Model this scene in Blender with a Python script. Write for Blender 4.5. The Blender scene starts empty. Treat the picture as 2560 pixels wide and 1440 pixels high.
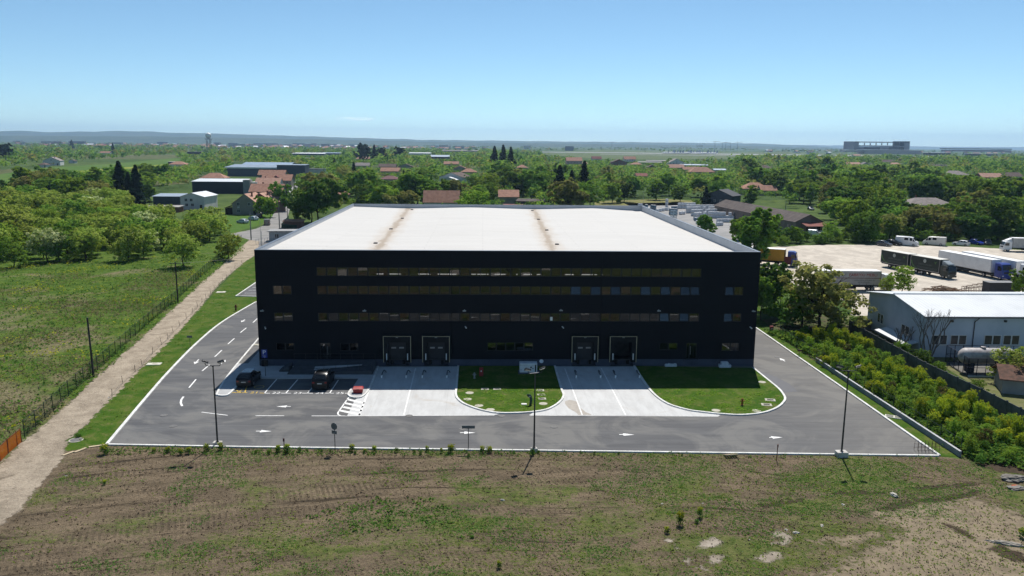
import bpy, bmesh, math, random
import numpy as np
from mathutils import Vector, Matrix
from mathutils import noise as mnoise
rad = math.radians
scn = bpy.context.scene
COL = scn.collection
RNG = random.Random(7)

# ------------------------------------------------------------------ camera
CH, FPX, YAW, PITCH, ROLL = 28.0, 1996.39, 0.0373811, 0.1790360, 0.0093685
_f = Vector((math.sin(YAW)*math.cos(PITCH), math.cos(YAW)*math.cos(PITCH), -math.sin(PITCH)))
_r0 = Vector((math.cos(YAW), -math.sin(YAW), 0)); _u0 = _r0.cross(_f)
_r = _r0*math.cos(ROLL) + _u0*math.sin(ROLL)
_u = -_r0*math.sin(ROLL) + _u0*math.cos(ROLL)
def ray(px, py):
    return _f + _r*((px-1280)/FPX) - _u*((py-720)/FPX)
def G(px, py, z=0.0):
    d = ray(px, py); t = (z-CH)/d.z
    return Vector((d.x*t, d.y*t, z))
def AT(px, py, Y):
    d = ray(px, py); t = Y/d.y
    return Vector((d.x*t, Y, CH+d.z*t))
def PX(p):
    d = Vector(p)-Vector((0, 0, CH)); w = d.dot(_f)
    return (1280+FPX*d.dot(_r)/w, 720-FPX*d.dot(_u)/w) if w > 0.1 else (-9999, -9999)
def hgt(px, pyb, pyt):
    g = G(px, pyb); return AT(px, pyt, g.y).z
cam_d = bpy.data.cameras.new('camera'); cam = bpy.data.objects.new('camera', cam_d); COL.objects.link(cam)
cam_d.sensor_width = 36; cam_d.lens = 36*FPX/2560; cam_d.clip_end = 60000; cam_d.clip_start = 0.5
cam.matrix_world = Matrix(((_r.x, _u.x, -_f.x, 0), (_r.y, _u.y, -_f.y, 0), (_r.z, _u.z, -_f.z, CH), (0, 0, 0, 1)))
scn.camera = cam

# ------------------------------------------------------------------ materials
MATS = {}
def nodes(name):
    m = bpy.data.materials.new(name); m.use_nodes = True; nt = m.node_tree; nt.nodes.clear()
    out = nt.nodes.new('ShaderNodeOutputMaterial'); return m, nt, out
def nd(nt, t, ins=None, **kw):
    n = nt.nodes.new(t)
    for k, v in kw.items(): setattr(n, k, v)
    for k, v in (ins or {}).items():
        if isinstance(v, bpy.types.NodeSocket): nt.links.new(v, n.inputs[k])
        else: n.inputs[k].default_value = v
    return n
def c4(c): return (c[0], c[1], c[2], 1)
def mixc(nt, fac, a, b, bt='MIX'):
    n = nt.nodes.new('ShaderNodeMix'); n.data_type = 'RGBA'; n.blend_type = bt
    for s, v in ((n.inputs[0], fac), (n.inputs[6], a), (n.inputs[7], b)):
        if isinstance(v, bpy.types.NodeSocket): nt.links.new(v, s)
        elif isinstance(v, (int, float)): s.default_value = v
        else: s.default_value = c4(v)
    return n.outputs[2]
def mth(nt, op, a, b=0.0, c=None):
    n = nt.nodes.new('ShaderNodeMath'); n.operation = op
    for i, v in enumerate((a, b, c)):
        if v is None: continue
        if isinstance(v, bpy.types.NodeSocket): nt.links.new(v, n.inputs[i])
        else: n.inputs[i].default_value = v
    return n.outputs[0]
def noise(nt, vec, scale, detail=3, rough=.55, dist=0.0):
    return nd(nt, 'ShaderNodeTexNoise', {'Vector': vec, 'Scale': scale, 'Detail': detail, 'Roughness': rough, 'Distortion': dist}).outputs['Fac']
def ramp(nt, fac, lo, hi):
    n = nd(nt, 'ShaderNodeMapRange', {'Value': fac, 'From Min': lo, 'From Max': hi}); n.interpolation_type = 'SMOOTHSTEP'
    return n.outputs[0]
def pos(nt): return nd(nt, 'ShaderNodeNewGeometry').outputs['Position']
def scaled(nt, vec, s, rot=0.0):
    return nd(nt, 'ShaderNodeMapping', {'Vector': vec, 'Scale': s, 'Rotation': (0, 0, rot)}).outputs[0]
def bsdf(nt, out, col, rough=.7, spec=.3, metal=0.0, bump=None):
    b = nd(nt, 'ShaderNodeBsdfPrincipled', {'Base Color': col if isinstance(col, bpy.types.NodeSocket) else c4(col), 'Roughness': rough, 'Specular IOR Level': spec, 'Metallic': metal})
    if bump:
        bn = nd(nt, 'ShaderNodeBump', {'Height': bump[0], 'Strength': bump[1], 'Distance': bump[2]}); nt.links.new(bn.outputs[0], b.inputs['Normal'])
    nt.links.new(b.outputs[0], out.inputs[0]); return b
def M(name, c, rough=.7, spec=.3, metal=0.0, c2=None, vs=1.5, lo=.35, hi=.65, bump=0, bs=20):
    """a paint / metal / render with uneven, weathered colour"""
    if name in MATS: return MATS[name]
    m, nt, out = nodes(name); p = pos(nt)
    c2 = c2 or tuple(x*.82 for x in c)
    f = ramp(nt, noise(nt, p, vs, 4, .6), lo, hi)
    col = mixc(nt, f, c, c2)
    b = (noise(nt, p, bs, 3), bump, .02) if bump else None
    bsdf(nt, out, col, rough, spec, metal, b)
    MATS[name] = m; return m

# ------------------------------------------------------------------ mesh builder
class MB:
    def __init__(s): s.v, s.f, s.m = [], [], []
    def add(s, vs, fs, mi=0):
        o = len(s.v); s.v += [tuple(x) for x in vs]
        for f in fs: s.f.append(tuple(i+o for i in f)); s.m.append(mi)
        return s
    def box(s, x0, x1, y0, y1, z0, z1, mi=0):
        return s.add([(x0,y0,z0),(x1,y0,z0),(x1,y1,z0),(x0,y1,z0),(x0,y0,z1),(x1,y0,z1),(x1,y1,z1),(x0,y1,z1)],
                     [(3,2,1,0),(4,5,6,7),(0,1,5,4),(1,2,6,5),(2,3,7,6),(3,0,4,7)], mi)
    def cbox(s, c, d, mi=0):
        return s.box(c[0]-d[0]/2, c[0]+d[0]/2, c[1]-d[1]/2, c[1]+d[1]/2, c[2]-d[2]/2, c[2]+d[2]/2, mi)
    def bbox(s, x0, x1, y0, y1, z0, z1, b=.05, mi=0):
        """box with chamfered vertical and top edges"""
        r = [(x0+b,y0),(x1-b,y0),(x1,y0+b),(x1,y1-b),(x1-b,y1),(x0+b,y1),(x0,y1-b),(x0,y0+b)]
        cx, cy = (x0+x1)/2, (y0+y1)/2
        q = [(cx+(a-cx)*(1-2*b/max(x1-x0,.01)), cy+(c-cy)*(1-2*b/max(y1-y0,.01))) for a, c in r]
        vs = [(a,c,z0) for a,c in r]+[(a,c,z1-b) for a,c in r]+[(a,c,z1) for a,c in q]
        fs = [tuple(range(7,-1,-1)), tuple(range(16,24))]
        for k in range(8):
            n = (k+1)%8; fs += [(k,n,n+8,k+8),(k+8,n+8,n+16,k+16)]
        return s.add(vs, fs, mi)
    def prism(s, poly, z0, z1, mi=0):
        n = len(poly); a = sum(poly[i][0]*poly[(i+1)%n][1]-poly[(i+1)%n][0]*poly[i][1] for i in range(n))
        if a < 0: poly = poly[::-1]
        vs = [(p[0],p[1],z0) for p in poly]+[(p[0],p[1],z1) for p in poly]
        return s.add(vs, [tuple(range(n-1,-1,-1)), tuple(range(n,2*n))]+[(i,(i+1)%n,(i+1)%n+n,i+n) for i in range(n)], mi)
    def tube(s, a, b, r0, r1=None, n=8, mi=0):
        a, b = Vector(a), Vector(b); r1 = r0 if r1 is None else r1
        d = (b-a).normalized(); t = Vector((1,0,0)) if abs(d.x) < .8 else Vector((0,1,0))
        e = d.cross(t).normalized(); g = d.cross(e)
        vs = []
        for p, r in ((a,r0),(b,r1)):
            for k in range(n):
                w = 2*math.pi*k/n; vs.append(p+e*(r*math.cos(w))+g*(r*math.sin(w)))
        return s.add(vs, [(k,k+n,(k+1)%n+n,(k+1)%n) for k in range(n)]+[tuple(range(n)), tuple(range(2*n-1,n-1,-1))], mi)
    def lathe(s, prof, c=(0,0,0), n=16, mi=0, axis='z'):
        vs = []
        for r, z in prof:
            for k in range(n):
                w = 2*math.pi*k/n; a, b = r*math.cos(w), r*math.sin(w)
                p = (a,b,z) if axis == 'z' else ((z,a,b) if axis == 'x' else (b,z,a))
                vs.append((c[0]+p[0],c[1]+p[1],c[2]+p[2]))
        fs = [(j*n+k, j*n+(k+1)%n, (j+1)*n+(k+1)%n, (j+1)*n+k) for j in range(len(prof)-1) for k in range(n)]
        fs += [tuple(range(n-1,-1,-1)), tuple(range((len(prof)-1)*n, len(prof)*n))]
        return s.add(vs, fs, mi)
    def loft(s, rings, mi=0, caps=True):
        n = len(rings[0]); vs = [p for r in rings for p in r]
        fs = [(j*n+k, j*n+(k+1)%n, (j+1)*n+(k+1)%n, (j+1)*n+k) for j in range(len(rings)-1) for k in range(n)]
        if caps: fs += [tuple(range(n-1,-1,-1)), tuple(range((len(rings)-1)*n, len(rings)*n))]
        return s.add(vs, fs, mi)
    def quad(s, a, b, c, d, mi=0): return s.add([a,b,c,d], [(0,1,2,3)], mi)
    def poly(s, pts, mi=0): return s.add(pts, [tuple(range(len(pts)))], mi)
    def xf(s, mat):
        s.v = [tuple(mat @ Vector(p)) for p in s.v]; return s
    def mesh(s, name, mats):
        me = bpy.data.meshes.new(name); me.from_pydata(s.v, [], s.f)
        for m in (mats if isinstance(mats, (list, tuple)) else [mats]): me.materials.append(m)
        if len(me.materials) > 1: me.polygons.foreach_set('material_index', s.m)
        me.update(); return me
    def build(s, name, mats, parent=None, smooth=None, fix=False, **kw):
        me = s.mesh(name, mats)
        if fix:
            bm = bmesh.new(); bm.from_mesh(me); bmesh.ops.recalc_face_normals(bm, faces=bm.faces); bm.to_mesh(me); bm.free()
        if smooth: smooth_by_angle(me, smooth)
        return link(name, me, parent, **kw)
def smooth_by_angle(me, deg):
    me.polygons.foreach_set('use_smooth', [True]*len(me.polygons))
    me.set_sharp_from_angle(angle=rad(deg))
def link(name, data, parent=None, **kw):
    o = bpy.data.objects.new(name, data); COL.objects.link(o)
    if parent is not None: o.parent = parent
    for k, v in kw.items(): o[k] = v
    return o
def thing(name, label, cat, loc=(0,0,0), rz=0.0, group=None):
    o = bpy.data.objects.new(name, None); COL.objects.link(o); o.empty_display_size = .2
    o.location = loc; o.rotation_euler = (0,0,rz); o['label'] = label; o['category'] = cat
    if group: o['group'] = group
    return o
def tag(o, label, cat, group=None):
    o['label'] = label; o['category'] = cat
    if group: o['group'] = group
    return o
KIDS = {}
def kids(o):
    if o.name not in KIDS: KIDS[o.name] = list(o.children)
    return KIDS[o.name]
def dup(src, loc, rz=0.0, label=None, group=None, scale=None):
    r = src.copy(); COL.objects.link(r); r.location = loc; r.rotation_euler = (0,0,rz)
    if scale is not None: r.scale = scale if hasattr(scale, '__len__') else (scale,)*3
    if label: r['label'] = label
    if group: r['group'] = group
    for ch in kids(src):
        c = ch.copy(); COL.objects.link(c); c.parent = r
        for g in kids(ch):
            d = g.copy(); COL.objects.link(d); d.parent = c
    return r
def sheet(name, poly, z, m, kind='structure', jag=0.0, seg=1.0, rng=None):
    """flat area of ground; jag makes its edge uneven"""
    pts = [Vector((p[0],p[1],0)) for p in poly]
    if jag:
        out = []
        for i, a in enumerate(pts):
            b = pts[(i+1)%len(pts)]; n = max(1, min(400, int((b-a).length/seg)))
            nrm = Vector((-(b-a).y, (b-a).x, 0)).normalized()
            for k in range(n):
                q = a.lerp(b, k/n)
                w = mnoise.noise(Vector((q.x*.35,q.y*.35,3.1)))+.6*mnoise.noise(Vector((q.x*1.3,q.y*1.3,7.7)))
                out.append(q+nrm*w*jag)
        pts = out
    me = bpy.data.meshes.new(name); bm = bmesh.new()
    vs = [bm.verts.new((p.x,p.y,z)) for p in pts]; f = bm.faces.new(vs); f.normal_update()
    if f.normal.z < 0: f.normal_flip()
    bmesh.ops.triangulate(bm, faces=bm.faces[:]); bm.to_mesh(me); bm.free(); me.materials.append(m)
    o = link(name, me); o['kind'] = kind; return o
def gp(*px): return [G(a, b) for a, b in px]
def catmull(pts, n=6):
    out = []; P = [Vector(p) for p in pts]
    for i in range(len(P)-1):
        p0, p1, p2, p3 = P[max(i-1,0)], P[i], P[i+1], P[min(i+2,len(P)-1)]
        for k in range(n):
            t = k/n; out.append(.5*((2*p1)+(p2-p0)*t+(2*p0-5*p1+4*p2-p3)*t*t+(3*p1-p0-3*p2+p3)*t**3))
    return out+[P[-1]]
def ribbon(mb, pts, w, z0, z1, mi=0, off=0.0):
    """solid strip of width w along a polyline"""
    P = [Vector((p[0],p[1],0)) for p in pts]; L, R = [], []
    for i, p in enumerate(P):
        d = (P[min(i+1,len(P)-1)]-P[max(i-1,0)]).normalized(); n = Vector((-d.y,d.x,0))
        L.append(p+n*(off+w/2)); R.append(p+n*(off-w/2))
    if z1 is None:
        for i in range(len(P)-1):
            mb.quad((*R[i].xy,z0),(*R[i+1].xy,z0),(*L[i+1].xy,z0),(*L[i].xy,z0),mi)
        return mb
    rings = [[(*R[i].xy,z0),(*R[i].xy,z1),(*L[i].xy,z1),(*L[i].xy,z0)] for i in range(len(P))]
    return mb.loft(rings, mi)
FONT = None
def text_mesh(s, size, extrude=0.0):
    cu = bpy.data.curves.new('lettering', 'FONT'); cu.body = s; cu.size = size; cu.align_x = 'CENTER'; cu.align_y = 'CENTER'; cu.extrude = extrude
    o = bpy.data.objects.new('lettering', cu); COL.objects.link(o)
    dg = bpy.context.evaluated_depsgraph_get(); dg.update()
    me = bpy.data.meshes.new_from_object(o.evaluated_get(dg)); bpy.data.objects.remove(o); bpy.data.curves.remove(cu)
    return me
def inpoly(x, y, poly):
    c = False; j = len(poly)-1
    for i in range(len(poly)):
        xi, yi = poly[i][0], poly[i][1]; xj, yj = poly[j][0], poly[j][1]
        if (yi > y) != (yj > y) and x < (xj-xi)*(y-yi)/(yj-yi)+xi: c = not c
        j = i
    return c
HAZE, SUN_E, SKY_S, SKY_AIR, SKY_DUST, SKY_OZ, EXPO, HAZE_C, SKY_TINT = 6.8e-5, 4.9, 0.116, 0.6, 0.0, 10.0, 0.30, (.47,.71,1,1), (1.27,1.16,.86)
# ------------------------------------------------------------------ ground materials
def m_ground():
    m, nt, out = nodes('farmland'); p = pos(nt)
    v = nd(nt, 'ShaderNodeTexVoronoi', {'Vector': scaled(nt, p, (.0028,.0065,.004), .35), 'Scale': 1.0, 'Randomness': .9}).outputs['Color']
    sp = nd(nt, 'ShaderNodeSeparateColor', {0: v})
    a = mixc(nt, sp.outputs[0], (.035,.075,.018), (.085,.125,.03))
    a = mixc(nt, ramp(nt, sp.outputs[1], .72, .78), a, (.15,.13,.075))
    a = mixc(nt, ramp(nt, noise(nt, p, .06, 5, .65), .42, .62), a, (.03,.06,.014))
    a = mixc(nt, ramp(nt, noise(nt, p, .9, 4, .6), .4, .7), a, (.075,.11,.028))
    bsdf(nt, out, a, .95, .05, bump=(noise(nt, p, 1.6, 4), .5, .3)); return m
def m_lawn():
    m, nt, out = nodes('mown_grass'); p = pos(nt)
    a = mixc(nt, ramp(nt, noise(nt, p, .35, 4, .6), .35, .65), (.040,.092,.008), (.082,.122,.018))
    a = mixc(nt, ramp(nt, noise(nt, p, .7, 6, .78), .50, .68), a, (.128,.125,.046))
    a = mixc(nt, ramp(nt, noise(nt, p, 4.5, 3, .7), .5, .68), a, (.028,.068,.008))
    bsdf(nt, out, a, .95, .05, bump=(noise(nt, p, 6, 4, .7), .7, .08)); return m
def m_meadow():
    m, nt, out = nodes('rough_meadow'); p = pos(nt)
    a = mixc(nt, ramp(nt, noise(nt, p, .5, 5, .65), .35, .65), (.042,.092,.012), (.098,.150,.026))
    dry = noise(nt, p, .075, 5, .62, .6)
    y = nd(nt, 'ShaderNodeSeparateXYZ', {0: p}).outputs['Y']
    dryf = ramp(nt, mth(nt, 'SUBTRACT', dry, mth(nt, 'MULTIPLY', mth(nt, 'SUBTRACT', y, 105.), .0017)), .44, .60)
    straw = mixc(nt, ramp(nt, noise(nt, scaled(nt, p, (1.6,.9,1), .5), 1.5, 5, .75, 1.2), .35, .65), (.25,.205,.13), (.125,.108,.058))
    a = mixc(nt, mth(nt, 'MULTIPLY', dryf, .85), a, straw)
    ye = mth(nt, 'MULTIPLY', ramp(nt, noise(nt, p, 2.2, 3, .7), .57, .66), ramp(nt, noise(nt, p, .1, 3, .6), .46, .6))
    a = mixc(nt, mth(nt, 'MULTIPLY', ye, .8), a, (.27,.24,.025))
    bsdf(nt, out, a, .95, .05, bump=(noise(nt, p, 2.5, 5, .75, 1.0), .9, .25)); return m
def m_soil():
    m, nt, out = nodes('worked_soil'); p = pos(nt)
    xyz = nd(nt, 'ShaderNodeSeparateXYZ', {0: p}); X, Y = xyz.outputs['X'], xyz.outputs['Y']
    # the field was worked in long shallow arcs: bend the coordinates along them
    bend = mth(nt, 'ADD', Y, mth(nt, 'MULTIPLY', mth(nt, 'MULTIPLY', mth(nt, 'SUBTRACT', X, 4.0), mth(nt, 'SUBTRACT', X, 4.0)), .0042))
    bend = mth(nt, 'ADD', bend, mth(nt, 'MULTIPLY', noise(nt, p, .05, 2), 3.0))
    arc = nd(nt, 'ShaderNodeCombineXYZ', {0: X, 1: bend, 2: 0.0}).outputs[0]
    s = mixc(nt, ramp(nt, noise(nt, scaled(nt, arc, (.35,1,1)), .7, 6, .7, .5), .32, .68), (.262,.200,.132), (.145,.112,.074))
    s = mixc(nt, mth(nt, 'MULTIPLY', ramp(nt, noise(nt, p, 5, 5, .8), .47, .66), .75), s, (.060,.047,.032))
    # crawler treads: short bars packed along the arcs
    rows_ = ramp(nt, noise(nt, scaled(nt, arc, (.03,1.3,1)), .9, 3, .55), .44, .58)
    tick = nd(nt, 'ShaderNodeTexWave', {'Vector': nd(nt, 'ShaderNodeCombineXYZ', {0: mth(nt, 'ADD', X, mth(nt, 'MULTIPLY', bend, .35)), 1: mth(nt, 'MULTIPLY', bend, .2), 2: 0.0}).outputs[0], 'Scale': .72, 'Distortion': 1.6, 'Detail': 2, 'Detail Scale': 2.0}).outputs['Fac']
    tread = mth(nt, 'MULTIPLY', mth(nt, 'MULTIPLY', ramp(nt, tick, .45, .75), rows_), ramp(nt, noise(nt, p, .13, 3, .6), .40, .56))
    s = mixc(nt, mth(nt, 'MULTIPLY', tread, .5), s, (.080,.062,.043))  # turned soil and groove shade both put into the tread colour
    scr = ramp(nt, noise(nt, scaled(nt, arc, (.07,1.5,1)), .75, 5, .72, .35), .585, .67)
    s = mixc(nt, mth(nt, 'MULTIPLY', scr, .8), s, (.056,.043,.030))
    gcol = mixc(nt, ramp(nt, noise(nt, p, 1.4, 4, .6), .35, .65), (.068,.122,.016), (.165,.182,.055))
    big = noise(nt, scaled(nt, p, (.7,1.3,1), .1), .17, 4, .6, .4)
    xr = mth(nt, 'ADD', mth(nt, 'MULTIPLY', X, .0022), mth(nt, 'MULTIPLY', mth(nt, 'SUBTRACT', 57.0, Y), .0050))
    gm = mth(nt, 'ADD', mth(nt, 'ADD', big, xr), mth(nt, 'MULTIPLY', mth(nt, 'SUBTRACT', noise(nt, p, 3.2, 6, .8), .5), .95))
    s = mixc(nt, mth(nt, 'MULTIPLY', ramp(nt, gm, .46, .66), .85), s, gcol)
    hgt_ = mth(nt, 'SUBTRACT', mth(nt, 'SUBTRACT', mth(nt, 'MULTIPLY', noise(nt, p, 3.2, 6, .78), 1.7), mth(nt, 'MULTIPLY', scr, .5)), mth(nt, 'MULTIPLY', tread, .22))
    bsdf(nt, out, s, .95, .05, bump=(hgt_, .9, .22)); return m
def m_sand(name, c1, c2):
    """bare patch whose rim breaks up into the soil around it"""
    m, nt, out = nodes(name); p = pos(nt)
    a = mixc(nt, ramp(nt, noise(nt, p, .8, 6, .7, .6), .32, .66), c1, c2); a = mixc(nt, mth(nt, 'MULTIPLY', ramp(nt, noise(nt, p, 2.2, 5, .75, 1.2), .54, .68), .6), a, tuple(x*.45 for x in c1))
    bs = bsdf(nt, out, a, .95, .05, bump=(noise(nt, p, 3, 6, .75), .7, .12))
    d = nd(nt, 'ShaderNodeAttribute', attribute_name='depth').outputs['Fac']
    al = ramp(nt, mth(nt, 'ADD', d, mth(nt, 'MULTIPLY', mth(nt, 'SUBTRACT', noise(nt, p, 1.2, 7, .74, .5), .5), 3.6)), .25, .95)
    nt.links.new(nd(nt, 'ShaderNodeMixShader', {0: al, 1: nd(nt, 'ShaderNodeBsdfTransparent').outputs[0], 2: bs.outputs[0]}).outputs[0], out.inputs[0]); return m
def soft_sheet(name, poly, z, m, cell, rim):
    P = [(p.x,p.y) for p in poly]; x0, x1 = min(p[0] for p in P)-rim, max(p[0] for p in P)+rim; y0, y1 = min(p[1] for p in P)-rim, max(p[1] for p in P)+rim; nx, ny = int((x1-x0)/cell)+1, int((y1-y0)/cell)+1; D = {}; A = np.array(P); B = np.roll(A,-1,0)-A; L = (B**2).sum(1)
    v, at, idx, fs = [], [], {}, []
    for j in range(ny+1):
        for i in range(nx+1):
            q = np.array([x0+i*cell,y0+j*cell]); t = np.clip(((q-A)*B).sum(1)/L,0,1); d = math.sqrt((((A+B*t[:,None])-q)**2).sum(1).min()); D[i,j] = d if inpoly(q[0],q[1],P) else -d
    for j in range(ny):
        for i in range(nx):
            k = [(i,j),(i+1,j),(i+1,j+1),(i,j+1)]
            if max(D[c] for c in k) < -rim: continue
            for c in k:
                if c not in idx: idx[c] = len(v); v.append((x0+c[0]*cell,y0+c[1]*cell,z)); at.append(max(-.8,min(1.8,D[c]/rim+.5)))
            fs.append([idx[c] for c in k])
    me = bpy.data.meshes.new(name); me.from_pydata(v,[],fs); me.attributes.new('depth','FLOAT','POINT').data.foreach_set('value', at); me.materials.append(m); o = link(name, me); o['kind'] = 'structure'; return o
def m_track():
    m, nt, out = nodes('gravel_track'); p = pos(nt)
    a = mixc(nt, ramp(nt, noise(nt, p, .45, 6, .68), .35, .65), (.44,.37,.285), (.30,.25,.19))
    a = mixc(nt, mth(nt, 'MULTIPLY', ramp(nt, noise(nt, p, 4.5, 5, .78), .5, .68), .6), a, (.17,.14,.108))
    a = mixc(nt, mth(nt, 'MULTIPLY', ramp(nt, noise(nt, p, .8, 6, .72, .8), .54, .68), .65), a, (.15,.122,.09))
    bs = bsdf(nt, out, a, .95, .05, bump=(noise(nt, p, 3.2, 6, .78), 1.0, .2))
    d = nd(nt, 'ShaderNodeAttribute', attribute_name='depth').outputs['Fac']
    al = ramp(nt, mth(nt, 'ADD', d, mth(nt, 'MULTIPLY', mth(nt, 'SUBTRACT', noise(nt, p, 1.1, 6, .72, .3), .5), 2.4)), .30, .62)
    nt.links.new(nd(nt, 'ShaderNodeMixShader', {0: al, 1: nd(nt, 'ShaderNodeBsdfTransparent').outputs[0], 2: bs.outputs[0]}).outputs[0], out.inputs[0]); return m
def m_asphalt():
    m, nt, out = nodes('asphalt'); p = pos(nt); X = nd(nt, 'ShaderNodeSeparateXYZ', {0: p}).outputs['X']
    a = mixc(nt, ramp(nt, noise(nt, scaled(nt, p, (.10,.75,1)), .9, 5, .65, .3), .3, .7), (.076,.077,.082), (.114,.115,.118))
    a = mixc(nt, mth(nt, 'MULTIPLY', ramp(nt, noise(nt, p, .11, 5, .62, 1.6), .42, .60), .85), a, (.155,.152,.145))
    a = mixc(nt, mth(nt, 'MULTIPLY', ramp(nt, noise(nt, scaled(nt, p, (.5,1,1), .7), .32, 5, .7, 2.4), .54, .70), .45), a, (.062,.063,.068))
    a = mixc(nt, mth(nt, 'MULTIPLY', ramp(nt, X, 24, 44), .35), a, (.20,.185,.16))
    a = mixc(nt, mth(nt, 'MULTIPLY', ramp(nt, noise(nt, scaled(nt, p, (.04,2.2,1)), 1.4, 5, .7, .2), .55, .68), .35), a, (.062,.063,.068))
    bsdf(nt, out, a, .85, .25, bump=(noise(nt, p, 40, 3), .25, .01)); return m
def m_concrete():
    m, nt, out = nodes('apron_concrete'); p = pos(nt)
    a = mixc(nt, ramp(nt, noise(nt, scaled(nt, p, (1,.25,1)), 1.1, 5, .65), .3, .7), (.545,.55,.545), (.465,.465,.46))
    a = mixc(nt, mth(nt, 'MULTIPLY', ramp(nt, noise(nt, p, .22, 5, .65, 1.0), .55, .72), .55), a, (.40,.345,.285))
    br = nd(nt, 'ShaderNodeTexBrick', {'Vector': p, 'Color1': (1,1,1,1), 'Color2': (.97,.97,.97,1), 'Mortar': (.86,.86,.86,1), 'Scale': 1.0, 'Mortar Size': .022, 'Brick Width': 3.9, 'Row Height': 4.4}, offset=0.0)
    a = mixc(nt, 1.0, a, br.outputs['Color'], 'MULTIPLY')
    bsdf(nt, out, a, .85, .2, bump=(noise(nt, p, 30, 3), .15, .01)); return m
def m_yard():
    m, nt, out = nodes('gravel_yard'); p = pos(nt)
    a = mixc(nt, ramp(nt, noise(nt, scaled(nt, p, (1,.6,1), .3), .25, 5, .65, 1.2), .35, .65), (.56,.505,.43), (.42,.375,.32))
    a = mixc(nt, mth(nt, 'MULTIPLY', ramp(nt, noise(nt, p, 1.5, 5, .7), .52, .7), .45), a, (.33,.29,.24))
    bsdf(nt, out, a, .95, .05, bump=(noise(nt, p, 3, 4, .7), .4, .06)); return m
def m_grassland(name, c1, c2, sc=.5):
    m, nt, out = nodes(name); p = pos(nt)
    a = mixc(nt, ramp(nt, noise(nt, p, sc, 5, .65), .35, .65), c1, c2)
    a = mixc(nt, mth(nt, 'MULTIPLY', ramp(nt, noise(nt, p, sc*6, 4, .7), .5, .7), .6), a, tuple(x*.55 for x in c1))
    bsdf(nt, out, a, .95, .05, bump=(noise(nt, p, sc*5, 4, .7), .6, .15)); return m
LAWN, MEADOW, SOIL, TRACK, ASPH, CONC, YARD = m_lawn(), m_meadow(), m_soil(), m_track(), m_asphalt(), m_concrete(), m_yard()
WHITEP = M('road_paint_white', (.78,.78,.77), .7, .3, c2=(.62,.62,.61), vs=3)
YELP = M('road_paint_yellow', (.62,.42,.06), .7, .3, c2=(.48,.33,.07), vs=3)
KERBM = M('kerb_concrete', (.70,.70,.68), .8, .2, c2=(.56,.555,.53), vs=1.2)
SLABM = M('paving_concrete', (.42,.425,.43), .85, .2, c2=(.36,.36,.36), vs=.8)

# ------------------------------------------------------------------ ground sheets
W = 22000
gme = bpy.data.meshes.new('ground'); gbm = bmesh.new(); bmesh.ops.create_grid(gbm, x_segments=24, y_segments=24, size=W); gbm.to_mesh(gme); gbm.free()
gme.materials.append(m_ground()); go = link('ground', gme); go['kind'] = 'structure'
sheet('meadow', gp((-900,1440),(-300,1250),(0,1165),(640,590),(560,560),(430,545),(0,560),(-500,600)), .006, MEADOW)
sheet('soil_field', gp((-700,1700),(-160,1230),(170,1110),(272,1113),(600,1119),(1340,1128),(2345,1141),(2420,1150),(2620,1150),(2900,1500),(2900,1900),(-700,2000)), .008, SOIL)
SANDM = m_sand('bare_sand', (.255,.205,.142), (.17,.137,.095)); CHALK = m_sand('chalky_spoil', (.37,.325,.265), (.25,.21,.165)); DARKS = m_sand('turned_soil', (.075,.055,.038), (.05,.038,.027))
soft_sheet('bare_earth', gp((2165,1290),(2230,1268),(2330,1248),(2430,1236),(2490,1262),(2580,1290),(2760,1500),(2090,1520),(2010,1450),(2110,1400),(2200,1350),(2250,1322),(2195,1306)), .011, SANDM, .35, 2.2)
soft_sheet('bare_earth', gp((2020,1352),(2090,1338),(2180,1330),(2240,1326),(2190,1350),(2100,1366)), .0105, SANDM, .25, 1.1)
for k, q in enumerate((((1742,1368),(1757,1350),(1790,1344),(1805,1356),(1780,1372)),((1681,1372),(1690,1362),(1704,1368),(1695,1378)),((1766,1400),(1785,1386),(1812,1390),(1800,1408),(1778,1410)),((1705,1404),(1720,1394),(1733,1400),(1722,1411)),((1917,1336),(1945,1325),(1972,1336),(1980,1350),(1962,1362),(1925,1360),(1958,1348)),((1880,1397),(1905,1384),(1950,1380),(1962,1394),(1925,1408)),((1740,1420),(1752,1410),(1762,1424)),((1660,1352),(1672,1346),(1680,1354)))):
    soft_sheet('chalk_patch', gp(*q), .0115+.0003*k, CHALK, .11, .6)
for k, q in enumerate((((2185,1272),(2235,1258),(2300,1246),(2370,1240),(2446,1226),(2440,1238),(2370,1252),(2300,1258),(2230,1276)),((2230,1222),(2330,1214),(2440,1206),(2440,1213),(2330,1222)),((2068,1234),(2150,1226),(2230,1234),(2150,1238)),((1900,1262),(2010,1246),(2010,1252),(1905,1270)),((2470,1372),(2500,1360),(2560,1385),(2580,1410),(2520,1400)),((2360,1310),(2385,1312),(2440,1345),(2420,1348)),((2440,1165),(2500,1150),(2600,1165),(2600,1190),(2500,1180)))):
    soft_sheet('turned_soil', gp(*q), .0125+.0003*k, DARKS, .16, .6)
sheet('soil_field', [Vector((-48,52,0)),Vector((70,52,0)),Vector((75,-30,0)),Vector((10,-55,0)),Vector((-30,-20,0))], .007, SOIL, jag=2, seg=3)
sheet('gravel_track', [Vector((-60,22,0)),Vector((-30,14,0)),Vector((40,-18,0)),Vector((80,-26,0)),Vector((80,-20,0)),Vector((40,-12,0)),Vector((-26,22,0)),Vector((-50,40,0))], .0095, YARD, jag=1, seg=2)
sheet('lawn', gp((155,1130),(212,1062),(337,935),(450,825),(612,652),(650,600),(1905,600),(1900,812),(2040,905),(2400,1142),(1340,1129),(272,1113)), .0155, LAWN)
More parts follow.
